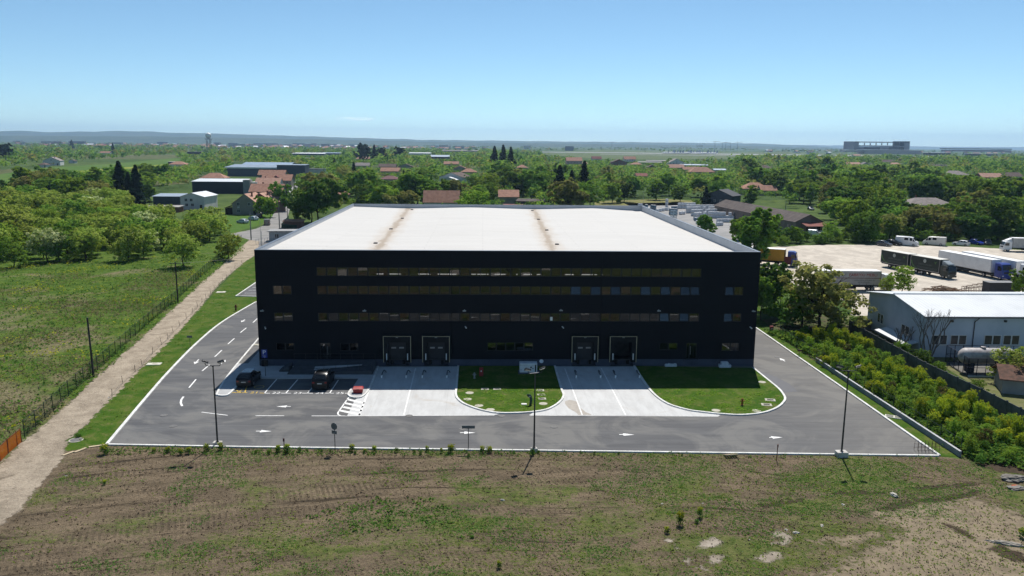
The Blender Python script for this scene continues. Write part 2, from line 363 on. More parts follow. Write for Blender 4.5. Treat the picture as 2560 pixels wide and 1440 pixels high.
soft_sheet('dirt_track', gp((-420,1600),(-420,1330),(-150,1240),(0,1166),(57,1105),(105,1070),(140,1037),(175,1007),(240,945),(282,907),(342,857),(425,780),(470,740),(515,697),(557,662),(600,620),(628,596),
      (672,606),(640,637),(612,654),(550,707),(500,768),(450,826),(400,876),(337,936),(295,980),(250,1024),(212,1064),(170,1097),(160,1122),(150,1157),(112,1194),(87,1232),(50,1272),(0,1314),(-150,1420),(-200,1600)), .018, TRACK, .45, .9)
DG = M('dry_grass_edge', (.16,.14,.07))
outer_l = gp((272,1112),(382,980),(435,920),(497,857),(560,805),(640,757))
outer_l = [Vector(p) for p in catmull(outer_l, 6)]
dirv = Vector((outer_l[-1].x-outer_l[-6].x, outer_l[-1].y-outer_l[-6].y, 0)).normalized()
outer_l += [outer_l[-1]+Vector((2.5,7,0)), outer_l[-1]+Vector((4,20,0)), outer_l[-1]+Vector((4,48,0))]
front = gp((2345,1140),(1340,1127),(600,1118),(272,1112))
outer_r = gp((1893,824),(2120,982),(2345,1140))
NB = 186.0
outer_r = [Vector((outer_r[0].x-.6,NB,0)), Vector((outer_r[0].x-.3,140,0))]+outer_r
outer_l += [Vector((outer_l[-1].x,NB,0))]
sheet('road', [p for p in outer_l]+[p for p in outer_r]+[p for p in front[1:]], .024, ASPH)
kb = MB(); ribbon(kb, outer_l, .30, 0, .14, off=.15); kb.build('kerb', KERBM, kind='structure')
kb = MB(); ribbon(kb, outer_r, .24, 0, .14, off=.12); kb.build('kerb', KERBM, kind='structure')
kb = MB(); ribbon(kb, front, .22, 0, .14, off=.11); kb.build('kerb', KERBM, kind='structure')
# small parking strip beside the road, far end
sheet('parking_strip', gp((590,741),(637,709),(700,670),(720,740)), .024, ASPH)
kb = MB(); ribbon(kb, gp((655,742.5),(590,741),(637,709),(690,673)), .26, 0, .13); kb.build('kerb', KERBM, kind='structure')
mk = MB()
for y in (733,726,719,712): ribbon(mk, gp((600+(741-y)*1.42,y),(690,y-1)), .16, .029, None)
mk.build('parking_lines', WHITEP, kind='structure')

# islands ---------------------------------------------------------------------------------
isl_mid = catmull(gp((1145.6,916.4),(1141.3,968),(1139.6,985.3),(1143.9,997.4),(1161,1011),(1195.5,1024),(1230,1031.8),(1262,1034.4),(1316,1032.7),(1360,1027),(1385.8,1016.3),(1403,1002.5),(1409,990.5),(1407.4,983.6),(1402.2,969.8),(1386.7,916.4)), 5)
isl_r = catmull(gp((1585.6,916.4),(1602.8,944),(1622,972),(1635.5,987),(1652.8,1001),(1678.6,1014.6),(1721.6,1026.6),(1751.7,1031),(1803,1036.5),(1855,1039),(1906.6,1033.5),(1941,1021.5),(1958,1007.7),(1962.6,997.4),(1956.6,985.3),(1944.5,971.5),(1915,947.4),(1883.4,921.6)), 5)
sheet('lawn_island', isl_mid, .11, LAWN); sheet('lawn_island', isl_r, .11, LAWN)
for pts in (isl_mid, isl_r):
    kb = MB(); ribbon(kb, pts, .24, 0, .15); kb.build('kerb', KERBM, kind='structure')
# concrete aprons -------------------------------------------------------------------------
ap1 = gp((945,917),(923,973),(887,1001),(868,1040.3),(1235,1038.4))+[p for p in reversed(isl_mid[:35])]
sheet('concrete_apron', ap1, .030, CONC)
ap2 = gp((1322,1038.6),(1560,1039.3),(1796,1041.2))+[p for p in reversed(isl_r[:41])]+[p for p in reversed(isl_mid[42:])]
sheet('concrete_apron', ap2, .030, CONC)
# pavement in front of the entrance -------------------------------------------------------
pv = gp((648,880),(620,911),(594,911),(561,954),(543,985),(546,989.5),(558,991),(572,987.5),(591,968),(609,948),(897,947.5),(880,973),(871,986),(876,993),(890,996),(907,992),(923,973),(945.5,917))
pv += [Vector((-14,98.4,0)), Vector((-28,98.4,0))]
mb = MB(); mb.prism([(p.x,p.y) for p in pv], 0, .13); mb.build('pavement', SLABM, kind='structure')
kb = MB(); ribbon(kb, catmull(gp((649,845),(594,911),(561,954),(543,985),(546,989.5),(558,991),(572,987.5),(591,968)),4), .22, 0, .16); ribbon(kb, catmull(gp((880,973),(871,986),(876,993),(890,996),(907,992),(923,973),(945.5,918)),4), .22, 0, .16)
kb.build('kerb', KERBM, kind='structure')
# markings --------------------------------------------------------------------------------
mk = MB(); ZM = .036
def line(*px, w=.14): ribbon(mk, gp(*px), w, ZM, None)
def arrow(a, b, hl=1.1, hw=.34, w=.15):
    A, B = G(*a), G(*b); d = (B-A).normalized(); n = Vector((-d.y,d.x,0)); C = B-d*hl
    mk.poly([(*(A+n*w/2).xy,ZM),(*(A-n*w/2).xy,ZM),(*(C-n*w/2).xy,ZM),(*(C+n*w/2).xy,ZM)])
    mk.poly([(*(C-n*hw).xy,ZM),(*B.xy,ZM),(*(C+n*hw).xy,ZM)])
for a, b in (((643,797),(632.5,807)),((616,820),(601,832)),((586,846.5),(570,860.5)),((554.5,876),(537,892.5)),((523.7,912.5),(505.5,928)),((490,949),(472.5,970))): line(a, b, w=.17)
line((458.7,992),(453,1000.5),(452,1008),(455.5,1016), w=.22)
line((504,1031),(569,1039)); line((638.8,1040),(710.6,1040)); line((779,1040.4),(862,1040.5))
line((862,1040.8),(1236,1038.8), w=.09); line((1324,1039),(1796,1041.6), w=.09)
arrow((612.5,799),(603,806)); arrow((497,899),(486,911)); arrow((551,911),(564,900))
arrow((726.6,1016.8),(690.6,1016.8)); arrow((640,1078.5),(679.5,1079)); arrow((1150,1082.4),(1188.7,1082.6)); arrow((1548,1087),(1586,1087.5)); arrow((1923,1094.5),(1957,1094)); arrow((1962.5,904),(1948.5,895.5))
for a, b in (((692,948.5),(661.2,983.5)),((744.4,949.5),(714.6,983.5)),((798.5,950),(768.8,983.6)),((846,950.5),(824,983.8))): line(a, b)
for a, b in ((661.2,675),(702,727.5),(755,782),(812.5,834.5),(862,874)): line((a,983.6),(b,983.7))
line((1038.8,921),(1009.6,1038.6)); line((1411.7,921),(1455.6,1038)); line((1503,921),(1564,1038.4))
line((944,923),(923,974),(897.5,1040), w=.2)
# keep-clear bars beside the apron
line((872,994),(852,1022),(844.5,1033),(845.5,1037.5),(852,1040), w=.16)
for l, r, w_ in (((869,999),(911,1009),.46),((863,1008.5),(908,1018.5),.46),((857.5,1018),(905,1028),.46),((850,1027),(902,1037.5),.46)): line(l, r, w=w_)
mk.build('road_markings', WHITEP, kind='structure')
mk = MB(); line((580,982),(618,982.3)); line((649,983),(661,983.5)); line((588,975),(606,983)); line((606,975),(590,983)); line((580,981),(596,961)); line((612,982),(618,964))
ribbon(mk, [G(648,968)+Vector((.55*math.cos(t/8*math.pi),.55*math.sin(t/8*math.pi),0)) for t in range(17)], .08, ZM, None)
mk.build('road_markings', YELP, kind='structure')
for s, px, mt in (('21',(636,981.5),YELP),('22',(690.5,982.2),WHITEP),('23',(744,982.6),WHITEP),('24',(799,982.7),WHITEP),('25',(849.8,982.9),WHITEP)):
    me = text_mesh(s, .95); me.materials.clear(); me.materials.append(mt); o = link('bay_number', me); o.location = G(*px, ZM+.002); o['kind'] = 'structure'
    o.scale = (1.02,1.0,1); o.location.z = ZM+.002
# damp stains
WET = M('damp_asphalt', (.050,.051,.060), .55, .35, c2=(.060,.060,.068), vs=2)
sheet('damp_patch', gp((1884,922),(1906,932),(1934,941),(1968,957),(1984,966),(1994,979),(1972,981),(1955,979),(1943,968),(1914,943)), .028, WET, jag=.18, seg=.3)
WETC = M('damp_concrete', (.30,.27,.24), .6, .3, c2=(.36,.33,.29), vs=2)
sheet('damp_patch', gp((1412,1004),(1424,1000),(1441,1004),(1452,1020),(1464,1030),(1479,1037.5),(1446,1038),(1436,1029),(1421,1022),(1416,1014)), .034, WETC, jag=.12, seg=.25)
# yards and plots of the neighbours -------------------------------------------------------
GR2 = m_grassland('verge_grass', (.055,.10,.018), (.10,.13,.035))
sheet('truck_yard', gp((1880,640),(1900,619),(2060,612),(2200,612),(2420,617),(2560,626),(2800,650),(2900,770),(2130,790),(2118,752),(2010,740),(1890,700)), .02, YARD, jag=.7, seg=1.2)
sheet('storage_yard', gp((1560,508),(1700,506),(1800,524),(1900,585),(1905,640),(1760,600)), .02, M('yard_paving', (.30,.29,.28), .9, .1, c2=(.24,.235,.23), vs=.2))
sheet('fallow_plot', gp((1484,503),(1660,497),(1745,503),(1720,513),(1490,516)), .02, m_grassland('fallow_grass', (.17,.17,.055), (.21,.19,.09), .2))
sheet('neighbour_yard', gp((2110,790),(2200,780),(2900,780),(2900,1200),(2560,1040),(2380,930),(2120,800)), .014, m_grassland('dry_yard_grass', (.12,.135,.05), (.17,.16,.08), .5))
sheet('weed_strip', gp((1905,800),(2000,780),(2125,800),(2380,935),(2640,1090),(2600,1160),(2430,1160),(2400,1142),(2040,905)), .016, m_grassland('weed_ground', (.05,.075,.02), (.10,.085,.05), .7))
sheet('street', gp((575,585),(640,572),(668,560),(684,535),(702,503),(722,478),(738,455),(746,455),(742,478),(730,505),(718,545),(722,575),(800,570),(800,590),(668,606),(625,600)), .022, M('worn_asphalt', (.26,.25,.24), .9, .1, c2=(.205,.20,.19), vs=.25), jag=.25, seg=1)
sheet('side_yard', gp((650,600),(668,585),(760,565),(820,565),(800,640),(640,640)), .020, M('yard_asphalt', (.17,.165,.16), .9, .1, c2=(.21,.2,.19), vs=.3))
sheet('green_verge', gp((520,560),(560,538),(640,535),(700,522),(690,535),(660,556),(640,566),(580,582)), .018, m_grassland('verge_green', (.055,.125,.016), (.085,.14,.03)))
FLD = lambda n, c1, c2, s=.05: m_grassland(n, c1, c2, s)
sheet('field', gp((-300,470),(0,436),(110,420),(300,408),(428,396),(520,392),(430,415),(300,428),(160,446),(0,466),(-200,500)), .10, FLD('young_crop', (.060,.125,.022), (.10,.15,.03), .03))
sheet('field', gp((-300,520),(0,478),(110,460),(250,448),(330,452),(100,500),(-100,540)), .12, FLD('dark_crop', (.022,.062,.02), (.035,.085,.022), .03))
sheet('field', gp((100,441),(190,428),(300,420),(420,410),(420,413),(300,424),(190,433),(110,446)), .14, FLD('rape_flowers', (.24,.26,.03), (.16,.21,.03), .05))
sheet('field', gp((752,402),(762,398),(830,398),(818,406),(760,407)), .1, FLD('bright_crop', (.04,.14,.02), (.05,.15,.025), .02))
sheet('field', gp((1340,418),(1480,405),(1520,405),(1440,414),(1370,425)), .1, FLD('ploughed_field', (.13,.11,.065), (.15,.13,.07), .03))
AIRG = FLD('airfield_grass', (.085,.115,.042), (.11,.135,.055), .01)
sheet('airfield', gp((1330,385),(1500,374),(1900,381),(2300,388),(2700,394),(2700,405),(2200,402),(1800,398),(1500,398)), .2, AIRG)
sheet('airfield', gp((-100,362),(600,368),(1300,376),(1300,384),(600,378),(-100,370)), .2, AIRG)
RW = M('runway_concrete', (.34,.34,.33), .9, .1, c2=(.28,.28,.275), vs=.01)
sheet('runway', gp((900,375.5),(1500,381),(1900,385.5),(2250,390),(2700,394),(2700,398),(2250,393),(1900,388),(1500,382.5),(900,376.5)), .5, RW)
sheet('runway', gp((-100,363.5),(700,369.6),(900,371.5),(900,372.5),(700,370.5),(-100,364.6)), .5, RW)
sheet('taxiway', gp((1500,385.5),(1900,390.5),(2200,394.5),(2400,397),(2400,398.2),(2200,395.6),(1900,391.4),(1500,386.2)), .5, RW)
# ------------------------------------------------------------------ the dark office and warehouse building
BX0, BX1, BY0, BY1, BH = -28.10, 35.01, 98.555, 174.36, 14.805
def m_clad():
    m, nt, out = nodes('dark_cladding'); p = pos(nt)
    br = nd(nt, 'ShaderNodeTexBrick', {'Vector': nd(nt, 'ShaderNodeMapping', {'Vector': p, 'Rotation': (rad(90),0,0)}).outputs[0], 'Color1': (.0040,.0048,.0085,1), 'Color2': (.0052,.0060,.0102,1), 'Mortar': (.0018,.002,.003,1), 'Scale': 1.0, 'Mortar Size': .018, 'Brick Width': 6.0, 'Row Height': 1.15}, offset=0.0)
    a = mixc(nt, mth(nt, 'MULTIPLY', ramp(nt, noise(nt, p, .25, 4), .4, .7), .4), br.outputs['Color'], (.0068,.0078,.0125))
    bsdf(nt, out, a, .6, .12); return m
def m_glass(name, tint=.40, ior=1.68):
    m, nt, out = nodes(name)
    fr = nd(nt, 'ShaderNodeFresnel', {'IOR': ior}).outputs[0]
    tr = nd(nt, 'ShaderNodeBsdfTransparent', {'Color': (tint,tint*1.02,tint*1.05,1)}).outputs[0]
    gl = nd(nt, 'ShaderNodeBsdfGlossy', {'Color': (1,1,1,1), 'Roughness': .015}).outputs[0]
    nt.links.new(nd(nt, 'ShaderNodeMixShader', {0: fr, 1: tr, 2: gl}).outputs[0], out.inputs[0]); return m
CLAD = m_clad(); GLASS = m_glass('coated_glass')
def m_roof():
    m, nt, out = nodes('roof_membrane'); p = pos(nt); s = nd(nt, 'ShaderNodeSeparateXYZ', {0: p}); X, Y = s.outputs['X'], s.outputs['Y']
    br = nd(nt, 'ShaderNodeTexBrick', {'Vector': p, 'Color1': (.535,.522,.498,1), 'Color2': (.51,.498,.476,1), 'Mortar': (.42,.41,.39,1), 'Scale': 1.0, 'Mortar Size': .045, 'Brick Width': 21.0, 'Row Height': 1.55}, offset=.37)
    a = mixc(nt, mth(nt, 'MULTIPLY', ramp(nt, noise(nt, scaled(nt, p, (.3,1,1)), .35, 5, .6), .45, .7), .35), br.outputs['Color'], (.455,.44,.41))
    for xv, sl in ((-13.98, -.0295), (9.35, .0255)):
        d = mth(nt, 'ABSOLUTE', mth(nt, 'SUBTRACT', X, mth(nt, 'ADD', xv, mth(nt, 'MULTIPLY', mth(nt, 'SUBTRACT', Y, 105.), sl))))
        wob = mth(nt, 'MULTIPLY', mth(nt, 'SUBTRACT', noise(nt, scaled(nt, p, (.5,.16,1)), 1.2, 5, .65), .5), 3.4)
        halo = ramp(nt, mth(nt, 'SUBTRACT', d, wob), 2.4, .1)
        a = mixc(nt, mth(nt, 'MULTIPLY', halo, .52), a, (.42,.34,.26))
        core = ramp(nt, mth(nt, 'ADD', d, mth(nt, 'MULTIPLY', noise(nt, scaled(nt, p, (.6,.22,1)), 1.0, 4, .7, .6), 2.3)), 1.95, 1.2)
        a = mixc(nt, mth(nt, 'MULTIPLY', core, .9), a, mixc(nt, noise(nt, p, 4, 4, .7), (.24,.185,.135), (.40,.34,.27)))
    bsdf(nt, out, a, .8, .2); return m
PARA = M('parapet_lining', (.46,.48,.51), .6, .3, c2=(.41,.43,.46), vs=.5)  # shade on the white inner faces put into the blue-grey colour
COPING = M('metal_coping', (.13,.15,.18), .4, .5, .3, c2=(.11,.125,.15))
BLACK = M('black_rubber', (.008,.008,.010), .7, .2)
DARKIN = M('dark_interior', (.022,.022,.024), .9, .1, c2=(.012,.012,.014))
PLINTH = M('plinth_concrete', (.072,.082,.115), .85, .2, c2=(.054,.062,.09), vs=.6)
WHITE = M('white_paint', (.78,.78,.78), .5, .4, c2=(.68,.68,.68))
GREYM = M('galvanised_steel', (.34,.35,.36), .45, .5, .4, c2=(.26,.27,.28))
DGREY = M('anthracite_metal', (.022,.024,.028), .45, .4, c2=(.016,.017,.020))
EDGE = M('shelter_edge', (.46,.40,.27), .7, .2)
bld = thing('office_warehouse', 'large dark clad office and warehouse block with ribbon windows, loading docks and white flat roof', 'building', (0,0,0))
def FX(px, py=780): return AT(px, py, BY0).x
def FZ(px, py): return AT(px, py, BY0).z
WX0, WX1, NW = -20.60, 27.58, 38; WP = (WX1-WX0)/NW
holes = []   # x0, x1, z0, z1
rows = [(11.60,12.70),(9.27,10.37),(5.85,6.93)]
for z0, z1 in rows: holes.append((WX0, WX1, z0, z1))
pairs = [(FX(682,725),FX(729,725),9.27,10.37),(FX(685,793),FX(732,793),5.85,6.93),(FX(1813,726),FX(1858.5,726),9.27,10.37),(FX(1809.5,793),FX(1853.5,793),5.85,6.93),
         (FX(690,865),FX(736,865),2.10,3.05),(FX(850,867),FX(896,867),2.02,3.05),(FX(1649,865),FX(1694,865),2.10,3.05),(FX(1804,866),FX(1848,866),2.02,3.05)]
five = (FX(1218,866),FX(1333,866),2.02,3.10)
doors = [(FX(800,878),FX(827,878),.95,3.05),(FX(1715,878),FX(1742,878),.95,3.05)]
docks = [(959.6,1028.3),(1056.9,1124.6),(1428.2,1493.7),(1522.6,1589.2)]
dockx = [(FX(a,870),FX(b,870)) for a, b in docks]
holes += pairs+[five]+doors+[((a+b)/2-1.15,(a+b)/2+1.15,.95,3.4) for a, b in dockx]
ZP = .92
def facade(holes, x0, x1, z0, z1, y, depth):
    mb = MB()
    xs = sorted({x0, x1, *[h[0] for h in holes], *[h[1] for h in holes]}); zs = sorted({z0, z1, *[h[2] for h in holes], *[h[3] for h in holes]})
    for j in range(len(zs)-1):
        zc = (zs[j]+zs[j+1])/2; run = None
        for i in range(len(xs)):
            solid = i < len(xs)-1 and not any(h[0] < (xs[i]+xs[i+1])/2 < h[1] and h[2] < zc < h[3] for h in holes)
            if solid and run is None: run = xs[i]
            if not solid and run is not None:
                mb.quad((run,y,zs[j]),(xs[i],y,zs[j]),(xs[i],y,zs[j+1]),(run,y,zs[j+1])); run = None
    for a, b, c, d in holes:
        mb.quad((a,y,c),(b,y,c),(b,y+depth,c),(a,y+depth,c)); mb.quad((a,y+depth,d),(b,y+depth,d),(b,y,d),(a,y,d))
        mb.quad((a,y+depth,c),(a,y+depth,d),(a,y,d),(a,y,c)); mb.quad((b,y,c),(b,y,d),(b,y+depth,d),(b,y+depth,c))
    return mb
w = facade(holes, BX0, BX1, ZP, BH, BY0, 1.6)
w.quad((BX0,BY1,0),(BX0,BY0,0),(BX0,BY0,BH),(BX0,BY1,BH)); w.quad((BX1,BY0,0),(BX1,BY1,0),(BX1,BY1,BH),(BX1,BY0,BH)); w.quad((BX1,BY1,0),(BX0,BY1,0),(BX0,BY1,BH),(BX1,BY1,BH))
w.build('wall', CLAD, bld)
MB().quad((BX0+.1,BY0+1.6,0),(BX1-.1,BY0+1.6,0),(BX1-.1,BY0+1.6,13.3),(BX0+.1,BY0+1.6,13.3)).build('interior_partition', DARKIN, bld)
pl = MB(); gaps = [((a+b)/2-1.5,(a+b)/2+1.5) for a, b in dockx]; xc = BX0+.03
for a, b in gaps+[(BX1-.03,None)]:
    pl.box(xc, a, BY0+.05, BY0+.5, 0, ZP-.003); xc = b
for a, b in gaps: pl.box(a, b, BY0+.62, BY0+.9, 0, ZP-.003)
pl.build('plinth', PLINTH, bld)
# roof surface with two valleys and an edge gutter
PT = .34; rx0, rx1, ry0, ry1 = BX0+PT, BX1-PT, BY0+PT, BY1-PT
NX, NY = 90, 6; rv = []; rf = []
def roof_z(x, y):
    v1 = -13.98-.0295*(y-105); v2 = 9.35+.0255*(y-105)
    def tri(d, half): return min(1.0, abs(d)/half)
    knots = [(rx0,14.28),(v1,13.98),((v1+v2)/2,14.28),(v2,13.98),(24.0,14.26),(32.6,13.80),(33.4,13.66),(rx1,13.72)]
    for (a, za), (b, zb) in zip(knots, knots[1:]):
        if x <= b+1e-6:
            t = (x-a)/(b-a); return za+(zb-za)*(3*t*t-2*t**3)*.5+(zb-za)*t*.5
    return knots[-1][1]
for j in range(NY+1):
    for i in range(NX+1):
        x = rx0+(rx1-rx0)*i/NX; y = ry0+(ry1-ry0)*j/NY; rv.append((x,y,roof_z(x,y)))
rmb = MB(); rmb.add(rv, [(j*(NX+1)+i, j*(NX+1)+i+1, (j+1)*(NX+1)+i+1, (j+1)*(NX+1)+i) for j in range(NY) for i in range(NX)])
rmb.build('roof', m_roof(), bld, smooth=40)
pm = MB()
pm.quad((rx0,ry0,13.4),(rx1,ry0,13.4),(rx1,ry0,BH),(rx0,ry0,BH)); pm.quad((rx1,ry1,13.4),(rx0,ry1,13.4),(rx0,ry1,BH),(rx1,ry1,BH)); pm.quad((rx0,ry1,13.4),(rx0,ry0,13.4),(rx0,ry0,BH),(rx0,ry1,BH)); pm.quad((rx1,ry0,13.4),(rx1,ry1,13.4),(rx1,ry1,BH),(rx1,ry0,BH))
for v in range(len(pm.f)): pm.f[v] = pm.f[v][::-1]
pm.build('parapet', PARA, bld)
cp = MB()
for x0, x1, y0, y1 in ((BX0-.03,BX1+.03,BY0-.03,ry0+.02),(BX0-.03,BX1+.03,ry1-.02,BY1+.03),(BX0-.03,rx0+.02,ry0+.02,ry1-.02),(rx1-.02,BX1+.03,ry0+.02,ry1-.02)): cp.box(x0,x1,y0,y1,BH+.003,BH+.05)
cp.build('coping', COPING, bld)
for q in ((1030,527.5),(1006,549.5),(977.5,576.7),(939,613),(1331,530),(1346,552),(1367,579.5),(1392.5,615.8),(1622.5,531),(1673,552),(1740,580),(1829,616)):
    p = G(*q, 13.75); p.z = roof_z(p.x, p.y)
    MB().bbox(p.x-.28,p.x+.28,p.y-.28,p.y+.28,p.z,p.z+.16,.06).build('roof_outlet', M('outlet_grey', (.10,.095,.09)), bld)
p = G(655, 620, 14.2); MB().tube((p.x,p.y,14.2),(p.x,p.y,16.4),.035).tube((p.x,p.y,14.2),(p.x,p.y,14.4),.12,.05).build('lightning_rod', GREYM, bld)
# roof ladder with hoops over the side parapet
lp = MB(); ly = G(1678,543,BH).y
for dy in (-.9,-.45,0,.45,.9):
    for dx in (0,.55): lp.tube((BX1+.1+dx,ly+dy*1.4,11.8),(BX1+.1+dx,ly+dy*1.4,BH+1.25),.04,n=5)
for z in (BH+1.22,BH+.65,BH+.1):
    for dx in (0,.55): lp.tube((BX1+.1+dx,ly-1.3,z),(BX1+.1+dx,ly+1.3,z),.035,n=5)
lp.build('roof_ladder', M('pale_blue_steel', (.34,.42,.47), .4, .5), bld)
# windows
TILT = {1: {25:1,27:1,29:1,32:1,34:1,36:1,37:1}, 2: {34:1,36:1}}
PANEF = M('window_frame_black', (.010,.011,.014), .5, .4)
BARM = M('blind_rail_white', (.75,.75,.72), .6, .3)
def pane(parent, x0, x1, z0, z1, tilt=0, loc_y=BY0+.10):
    h = z1-z0; mb = MB()
    mb.box(x0, x1, -.012, .012, 0, h)
    o = mb.build('pane', GLASS, parent); o.location = (0, loc_y, z0)
    o.rotation_euler = (rad(-tilt), 0, 0); return o
def window(name, x0, x1, z0, z1, n, tilts=(), bars=()):
    f = MB(); fy0, fy1 = BY0+.06, BY0+.16; t = .035
    f.box(x0+.004,x1-.004,fy0,fy1,z0+.003,z0+.05); f.box(x0+.004,x1-.004,fy0,fy1,z1-.05,z1-.003)
    st = (x1-x0)/n
    for k in range(n+1):
        xm = min(max(x0+k*st, x0+.04), x1-.04); f.box(xm-.075*(.5 if k in (0,n) else 1),xm+.075*(.5 if k in (0,n) else 1),fy0+.002,fy1-.002,z0+.05,z1-.05)
    o = f.build(name, PANEF, bld)
    for k in range(n):
        pane(o, x0+k*st+.085, x0+(k+1)*st-.085, z0+.055, z1-.055, 13.5+1.5*math.sin(k*7) if k in tilts else RNG.uniform(-1.6,1.3))
    for b0, b1, zz, hh in bars:
        MB().box(b0, b1, BY0+.24, BY0+.28, zz, zz+hh).build('blind_rail', BARM, o)
    return o
bars0 = []
LITM, _nt, _o = nodes('lit_tube'); _nt.links.new(nd(_nt, 'ShaderNodeEmission', {'Color': (1,.97,.9,1), 'Strength': 1.5}).outputs[0], _o.inputs[0])
for a, b in ((941,958),(973,991.5),(993,1001),(1045,1066),(1068,1075),(1094,1117),(1118,1141),(1178.5,1190),(1193,1215),(1217,1221.5),(1236.5,1241.5),(1242,1264),(1291,1294),(1309,1330),(1342,1354),(1413,1435),(1454,1483),(1487,1493),(1504.5,1507.5)):
    bars0.append((FX(a,686),FX(b,686),FZ(1200,687.6),.11))
for a, b in ((943,1010),(1045,1140),(1170,1263),(1295,1385)): bars0.append((FX(a,673),FX(b,673),FZ(1200,673.8),.045))
rw0 = window('ribbon_window', WX0, WX1, *rows[0], NW, ())
for b0, b1, zz, hh in bars0: MB().box(b0, b1, BY0+.24, BY0+.28, zz, zz+hh).build('light_strip', LITM if hh > .1 else BARM, rw0)
window('ribbon_window', WX0, WX1, *rows[1], NW, TILT[1])
bars2 = []
for a, b in ((796,817),(823,844),(846,870),(872,893.5),(947,970),(971.5,995),(1070,1093),(1094.5,1107),(1290,1311),(1314,1336),(1458,1480),(1531,1552),(1554.5,1577),(1579,1601),(1604,1626),(1678,1698)):
    bars2.append((FX(a,803),FX(b,803),FZ(1200,804.0),.075))
window('ribbon_window', WX0, WX1, *rows[2], NW, TILT[2], bars2)
for i, h in enumerate(pairs): window('window', *h, 2, ((),(),(0,),(0,),(),(),(),())[i], [(h[0]+.15,h[1]-.1,h[2]+.06,.07)] if i == 1 else ())
window('window', *five, 5)
MB().box(FX(1375.5,796),FX(1381.5,796),BY0+.03,BY0+.055,FZ(1378,801.5),FZ(1378,792.5)).build('paper_notice', WHITE, bld)
for i, (a, b, c, d) in enumerate(doors):
    m_ = a+(b-a)*(.62 if i == 0 else .33)
    o = MB().box(a+.01,a+.09,BY0+.1,BY0+.2,c,d).box(b-.09,b-.01,BY0+.1,BY0+.2,c,d).box(m_-.05,m_+.05,BY0+.1,BY0+.2,c,d-.08).box(a+.01,b-.01,BY0+.1,BY0+.2,d-.08,d-.003).build('entrance_door', PANEF, bld)
    for p0, p1 in ((a+.09,m_-.05),(m_+.05,b-.09)): MB().box(p0,p1,BY0+.13,BY0+.15,c+.05,d-.08).build('pane', GLASS, o)
    MB().tube((m_+.12,BY0+.06,1.5),(m_+.12,BY0+.06,2.6),.02).build('handle', GREYM, o)
    MB().box(a-.2,b+.2,BY0-.35,BY0+.04,ZP-.16,ZP-.02).build('doorstep', PLINTH, bld)
# loading docks
DOORM = M('sectional_door', (.020,.022,.028), .5, .3, c2=(.016,.018,.023)); DOORP = M('door_window_film', (.30,.30,.30), .4, .4)
for i, (a, b) in enumerate(dockx):
    z0, z1 = .68, 4.08; c = (a+b)/2; yd = BY0-.62
    s = MB()
    s.box(a, a+.62, yd, BY0-.002, z0, z1); s.box(b-.62, b, yd, BY0-.002, z0, z1); s.box(a+.62, b-.62, yd+.004, BY0-.002, z1-.8, z1)
    s.box(a-.05, b+.05, yd-.04, BY0-.004, z1+.003, z1+.05)
    d = s.build('dock_shelter', BLACK, bld)
    e = MB(); t = .06
    e.box(a-.01,a+t,yd-.025,yd-.003,z0,z1-t); e.box(b-t,b+.01,yd-.025,yd-.003,z0,z1-t); e.box(a-.01,b+.01,yd-.025,yd-.003,z1-t,z1)
    e.build('edge_strip', EDGE, d)
    if i != 3:
        q = MB().box(c-1.14,c+1.14,BY0+.12,BY0+.18,.95,3.39)
        for k in range(1,4): q.box(c-1.14,c+1.14,BY0+.112,BY0+.12,.95+k*.61-.012,.95+k*.61+.012)
        q.build('dock_door', DOORM, d)
        for sx in (-.5,.5): MB().box(c+sx-.3,c+sx+.3,BY0+.098,BY0+.116,2.3,2.5).build('door_window', DOORP, d)
    for sx in (a+.42, b-.42): MB().bbox(sx-.065,sx+.065,yd-.12,yd-.006,1.02,1.86,.02).build('guide_bar', M('guide_bar_white', (.66,.67,.68)), d)
    for sx in (-.75,.75): MB().bbox(c+sx-.15,c+sx+.15,BY0-.16,BY0+.6,.3,.82,.03).build('bumper', BLACK, d)
    MB().box(c-1.1,c+1.1,BY0-.1,BY0+1.0,.86,.945).build('dock_leveller', M('leveller_steel', (.03,.03,.034), .5, .4), d)
    MB().cbox((c,yd-.03,z1-.17),(.3,.02,.05)).build('signal_lamp', GREYM, d)
for q in ((657,777),(912,777),(1161,777),(1402,776),(1646,777),(1882,778)):
    p = AT(*q, BY0); MB().box(p.x-.05,p.x+.05,BY0-.28,BY0-.003,p.z+.10,p.z+.16).cbox((p.x,BY0-.36,p.z+.06),(.42,.26,.09)).xf(Matrix()).build('floodlight', M('lamp_housing', (.42,.42,.41), .5, .4), bld)
for q in ((663,817.5),(1163,816),(1405,816),(1874,817)):
    p = AT(*q, BY0); MB().tube((p.x,BY0-.003,p.z),(p.x,BY0-.2,p.z),.03).tube((p.x+.02,BY0-.12,p.z),(p.x+.16,BY0-.45,p.z-.12),.07,.075,10).build('security_camera', WHITE, bld)
for x in (FX(1130,870),FX(1500,860)): MB().tube((x,BY0-.06,ZP),(x,BY0-.06,BH-.3),.035,n=6).build('drain_pipe', CLAD, bld)
